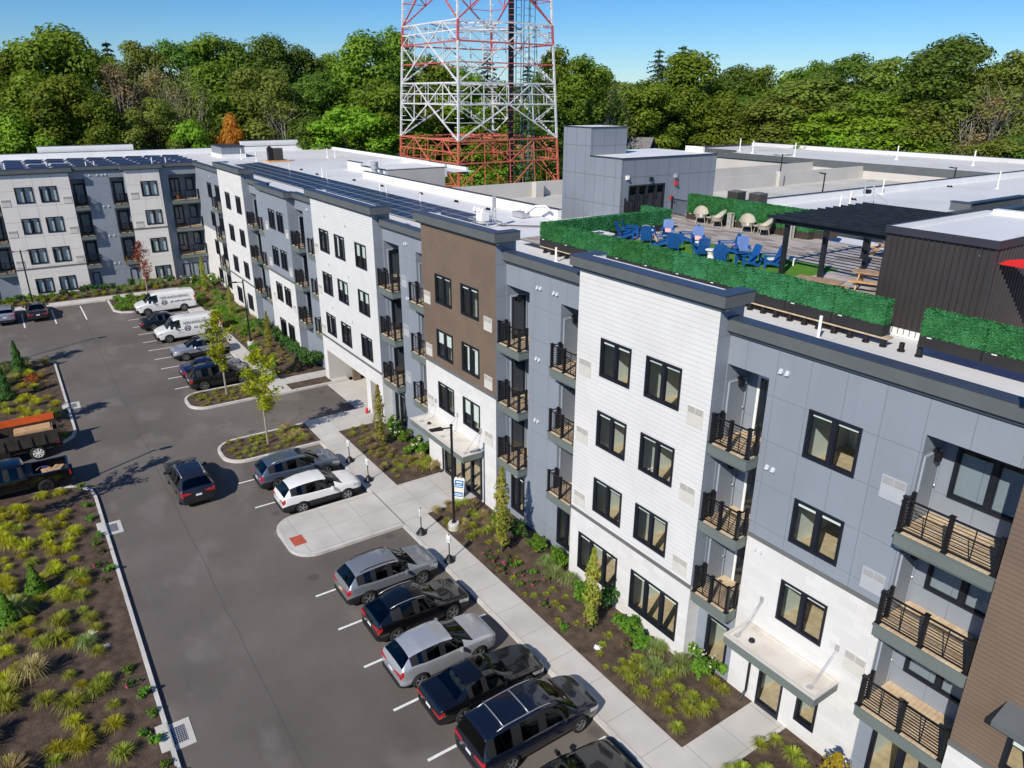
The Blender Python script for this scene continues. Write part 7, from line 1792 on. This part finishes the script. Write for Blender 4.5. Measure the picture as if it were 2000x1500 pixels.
for s in (-1, 1): mb = MB(); mb.box((s * .93 - .07, 5.84 - yc, .84), (s * .93 + .075, 5.915 - yc, 1.16)); mb.obj("taillight", "lamp_red", pk)
mb = MB(); mb.hexa([(-.9, 3.75 - yc, 1.24), (.9, 3.75 - yc, 1.24), (.9, 4.1 - yc, 1.26), (-.9, 4.1 - yc, 1.26), (-.9, 3.75 - yc, 1.34), (.9, 3.75 - yc, 1.34), (.9, 4.1 - yc, 1.3), (-.9, 4.1 - yc, 1.3)]); mb.obj("tool_box", "car_black", pk)
def box_on(x, y, z, a, w, d, h, mat, label, name="cardboard_box"):
    mb = MB(); mb.box((-w / 2, -d / 2, 0), (w / 2, d / 2, h)); r = empty(name, (x, y, z), label, "box", None, R(a)); mb.obj("carton", mat, r)
    mb = MB()
    for s in (-1, 1): mb.hexa([(-w / 2, s * d / 2, h), (w / 2, s * d / 2, h), (w / 2, s * d * .12, h + .02), (-w / 2, s * d * .12, h + .02), (-w / 2, s * d / 2, h + .01), (w / 2, s * d / 2, h + .01), (w / 2, s * d * .12, h + .03), (-w / 2, s * d * .12, h + .03)])
    mb.obj("flap", mat, r)
box_on(-46.5, -.75, .75, 12, .7, .5, .42, "cardboard", "flat cardboard box at the near side of the pickup bed"); box_on(-46.6, -.2, .75, -25, .55, .5, .46, "cardboard", "open cardboard box by the pickup tailgate"); box_on(-47.2, -.9, .75, 30, .35, .4, .34, "pillow_navy", "dark blue bag shaped bundle in the pickup bed", "bundle")
# ---- dump truck
dt = empty("dump_truck", (-52.15, -2.2, .0), "old dump truck with an orange lined tipper bed loaded with boards", "dump truck")
mb = MB(); mb.box((-1.0, -1.6, .62), (1.0, 2.55, .84)); mb.box((-.55, -4.4, .5), (.55, 2.5, .75)); mb.obj("chassis", "car_black", dt)
mb = MB(); mb.box((-1.15, -1.5, .95), (1.15, 2.5, 1.08))
mb.hexa([(1.08, -1.5, 1.0), (1.16, -1.5, 1.0), (1.16, 2.5, 1.0), (1.08, 2.5, 1.0), (1.12, -1.5, 1.90), (1.20, -1.5, 1.90), (1.20, 2.5, 1.84), (1.12, 2.5, 1.84)])
mb.hexa([(-1.16, -1.5, 1.0), (-1.08, -1.5, 1.0), (-1.08, 2.5, 1.0), (-1.16, 2.5, 1.0), (-1.20, -1.5, 2.2), (-1.12, -1.5, 2.2), (-1.12, 2.5, 2.1), (-1.20, 2.5, 2.1)])
mb.box((-1.16, 2.42, .95), (1.16, 2.52, 1.55)); mb.box((-1.2, -1.62, .95), (1.2, -1.5, 2.2))
for k in range(6): mb.box((1.16, -1.3 + k * .72, 1.0), (1.24, -1.2 + k * .72, 1.66))
mb.obj("tipper_bed", "rust_bed", dt)
mb = MB(); mb.box((-1.125, -1.44, 1.72), (-1.07, 2.40, 2.18)); mb.box((-1.05, -1.5, 1.5), (.2, -1.44, 2.0)); mb.obj("bed_lining", "truck_orange", dt)
mb = MB(); mb.box((-.95, .1, 1.12), (.1, 2.2, 1.55)); mb.box((-.9, .15, 1.55), (.05, 2.1, 1.62)); mb.obj("board_load", "cardboard", dt)
mb = MB(); mb.box((1.0, -1.35, .45), (1.2, -.3, .92)); mb.obj("side_tool_box", "car_black", dt)
ty, ri = wheel_meshes(.46, .26, "pillow_white", 8, (.46, "old", 8))
for yy in (1.15, -3.6):
    for s in (-1, 1): w = link("wheel", ty, dt, (s * 1.0, yy, .46)); w.rotation_euler = (0, 0, 0 if s > 0 else math.pi); link("rim", ri, w)
mb = MB(); mb.box((-1.05, -3.2, .8), (1.05, -1.7, 1.5)); mb.hexa([(-1.0, -3.1, 1.5), (1.0, -3.1, 1.5), (1.0, -1.75, 1.5), (-1.0, -1.75, 1.5), (-.9, -2.75, 2.25), (.9, -2.75, 2.25), (.9, -1.8, 2.25), (-.9, -1.8, 2.25)]); mb.box((-.95, -4.5, .7), (.95, -3.2, 1.4)); mb.obj("cab", "paint_black", dt)
mb = MB(); mb.box((1.0, 2.2, .9), (1.15, 2.5, 1.0)); mb.obj("taillight", "lamp_red", dt)
mb = MB(); mb.box((.98, 2.52, .5), (1.16, 2.56, .9)); mb.box((-1.16, 2.52, .5), (-.98, 2.56, .9)); mb.obj("mud_flap", "car_black", dt)

# ------------------------------------------------------------------ street furniture
def lamp_post(x, y, h, a, label, heads=1, base=True, z=None):
    r = empty("lamp_post", G(x, y, .14) if z is None else (x, y, z), label, "lamp post", None, R(a)); mb = MB(); mb.lathe([(.30, -.15), (.30, .35), (.27, .40)], 18); mb.obj("concrete_base", "concrete_light", r)
    mb = MB(); mb.lathe([(.12, .40), (.12, .46), (.075, .48), (.065, h)], 12); mb.box((-.07, -.07, h - .01), (.07, .07, h + .05)); mb.obj("pole", "rail_black", r)
    for k in range(heads):
        s = 1 if k == 0 else -1; mb = MB(); mb.bar((s * .06, 0, h - .12), (s * .55, 0, h - .06), .06, .05); mb.hexa([(s * .5, -.17, h - .10), (s * 1.15, -.14, h - .06), (s * 1.15, .14, h - .06), (s * .5, .17, h - .10), (s * .5, -.17, h - .02), (s * 1.15, -.14, h + .0), (s * 1.15, .14, h + .0), (s * .5, .17, h - .02)]); mb.obj("lamp_head", "rail_black", r)
lamp_post(-29.4, 16.5, 6.0, -95, "black lamp post at the edge of the bed right of the entrance walk")
lamp_post(-66.3, 16.5, 6.0, -95, "black lamp post in the long planting bed behind the silver blue car")
lamp_post(-92.4, .9, 5.9, 90, "black double headed lamp post before the far wing", 2)
lamp_post(-43.95, -4.35, 7.9, 90, "black lamp post at the left border behind the pickup truck")
lamp_post(-72.2, -4.6, 7.9, 90, "black lamp post at the left border by the upper bed")
for x, y, h, a, n, lab in ((-56.8, 77.4, 3.6, 60, 2, "double headed lamp post standing on the ramp wall of the garage deck"), (-46, 70, 2.7, 150, 1, "single lamp post on the garage deck seen over the right wing roof edge"), (-41, 86, 2.9, 150, 1, "lamp post on the garage deck nearest the rear wing corner"), (-52.5, 43.0, 4.2, 60, 2, "double headed lamp post on the garage deck left of the stair tower")):
    lamp_post(x, y, h, a, lab, n, z=GZ)
def cone_sign(x, y, label):
    r = empty("parking_sign", (x, y, .152), label, "sign"); mb = MB(); mb.lathe([(.27, 0), (.28, .03), (.22, .10), (.12, .28), (.05, .34)], 20); mb.obj("weighted_base", "rail_black", r)
    mb = MB(); mb.lathe([(.028, .3), (.025, 1.55)], 8); mb.obj("post", "rail_black", r)
    mb = MB(); mb.box((-.03, -.13, 1.08), (-.01, .13, 1.47)); mb.box((.03, -.13, 1.08), (.05, .13, 1.47)); mb.obj("sign_panel", "sign_white", r)
    mb = MB(); mb.box((.05, -.11, 1.22), (.053, .11, 1.25)); mb.box((.05, -.08, 1.17), (.053, .08, 1.19)); mb.obj("printed_line", "vent_slot", r); r.rotation_euler = (0, 0, R(-88 + 14 * math.sin(x * 3)))
cone_sign(-39.7, 14.95, "slim white sign on a black cone base in front of the slate blue car"); cone_sign(-36.75, 14.9, "slim white sign on a black cone base in front of the white car")
cone_sign(-29.95, 14.85, "slim white sign on a black cone base at the corner of the concrete island"); cone_sign(-27.0, 14.85, "slim white sign on a black cone base in front of the grey sport utility car")
# folding board on the entrance walk
r = empty("sandwich_board", (-32.25, 18.55, .15), "white folding sign board with blue and cream bands on the entrance walk", "sign board", None, R(40)); r.scale = (.92,) * 3
for s in (1, -1):
    mb = MB(); mb.hexa([(-.33, s * .34 - .02, 0), (.33, s * .34 - .02, 0), (.33, s * .34 + .02, 0), (-.33, s * .34 + .02, 0), (-.33, s * .03 - .02, 1.15), (.33, s * .03 - .02, 1.15), (.33, s * .03 + .02, 1.15), (-.33, s * .03 + .02, 1.15)])
    for k in (-.22, 0, .22): mb.box((k - .07, s * .02 - .02, 1.14), (k + .07, s * .02 + .02, 1.22))
    b = mb.obj("board", "sign_white", r)
def bandq(z0, z1, mat, name, off=.024, w=.29):
    mb = MB(); f = lambda z: -(.34 - .31 * z / 1.15) - off
    mb.face([(-w, f(z0), z0), (w, f(z0), z0), (w, f(z1), z1), (-w, f(z1), z1)]); mb.obj(name, mat, r)
bandq(.62, 1.08, "sign_blue", "blue_band"); bandq(.40, .60, "sign_cream", "cream_band"); bandq(.06, .36, "sign_blue", "blue_band")
for z0, z1, w in ((.92, .99, .2), (.80, .83, .16), (.70, .74, .24), (.50, .53, .18), (.43, .46, .14), (.22, .26, .22), (.14, .17, .24)): bandq(z0, z1, "sign_white", "printed_line", .030, w)
# red hydrant cap in the garage mouth, barbecue under the wide balcony
mb = MB(); mb.lathe([(.12, 0), (.13, .05), (.10, .25), (.12, .3), (.05, .4)], 12); tag(mb.obj("standpipe", "hydrant_red", None, True, (-46.1, 18.95, .15)), "small red standpipe at the pillar of the garage entrance", "standpipe")
r = empty("grill", (-7.6, 18.1, .15), "dark grey barbecue grill under the wide balcony", "barbecue", None, R(15))
mb = MB(); mb.box((-.35, -.3, .55), (.35, .3, .82)); mb.hexa([(-.35, -.3, .82), (.35, -.3, .82), (.35, .3, .82), (-.35, .3, .82), (-.33, -.18, 1.08), (.33, -.18, 1.08), (.33, .2, 1.08), (-.33, .2, 1.08)]); mb.obj("hood", "fascia", r)
for a, b in ((-.3, -.25), (.3, -.25), (-.3, .25), (.3, .25)): mb = MB(); mb.box((a - .025, b - .025, 0), (a + .025, b + .025, .55)); mb.obj("leg", "rail_black", r)
mb = MB(); mb.box((.35, -.25, .74), (.75, .25, .78)); mb.obj("side_shelf", "steel", r)
# things left out on balconies
def pot(x, y, z, label, s=1.0):
    r = empty("potted_plant", (x, y, z), label, "potted plant"); mb = MB(); mb.lathe([(.10 * s, 0), (.16 * s, .28 * s), (.17 * s, .30 * s)], 14); mb.obj("pot", "terracotta", r); o = link("foliage", LM.get('low') or leafy_mesh(.32, .5, 160, .11, "leaf_shrub", 9), r, (0, 0, .25 * s)); o.scale = (.7, .7, .9)
pot(-94.7, 11.0, FL[1] + .02, "orange flower pot on the lowest balcony behind the red sapling"); pot(-95.2, 17.6, FL[3] + .02, "round terracotta pot in the top corner recess", 1.6); pot(-94.8, 11.6, FL[2] + .02, "potted plant on the middle balcony right of the grey wall")
r = empty("bistro_table", (-42.6, 20.3, FL[3] + .02), "small round table on the top balcony right of the white bay over the garage", "table"); mb = MB(); mb.lathe([(.34, .70), (.35, .73)], 16); mb.obj("table_top", "pallet_wood", r); mb = MB(); mb.lathe([(.2, 0), (.03, .05), (.03, .7)], 10); mb.obj("pedestal", "rail_black", r)
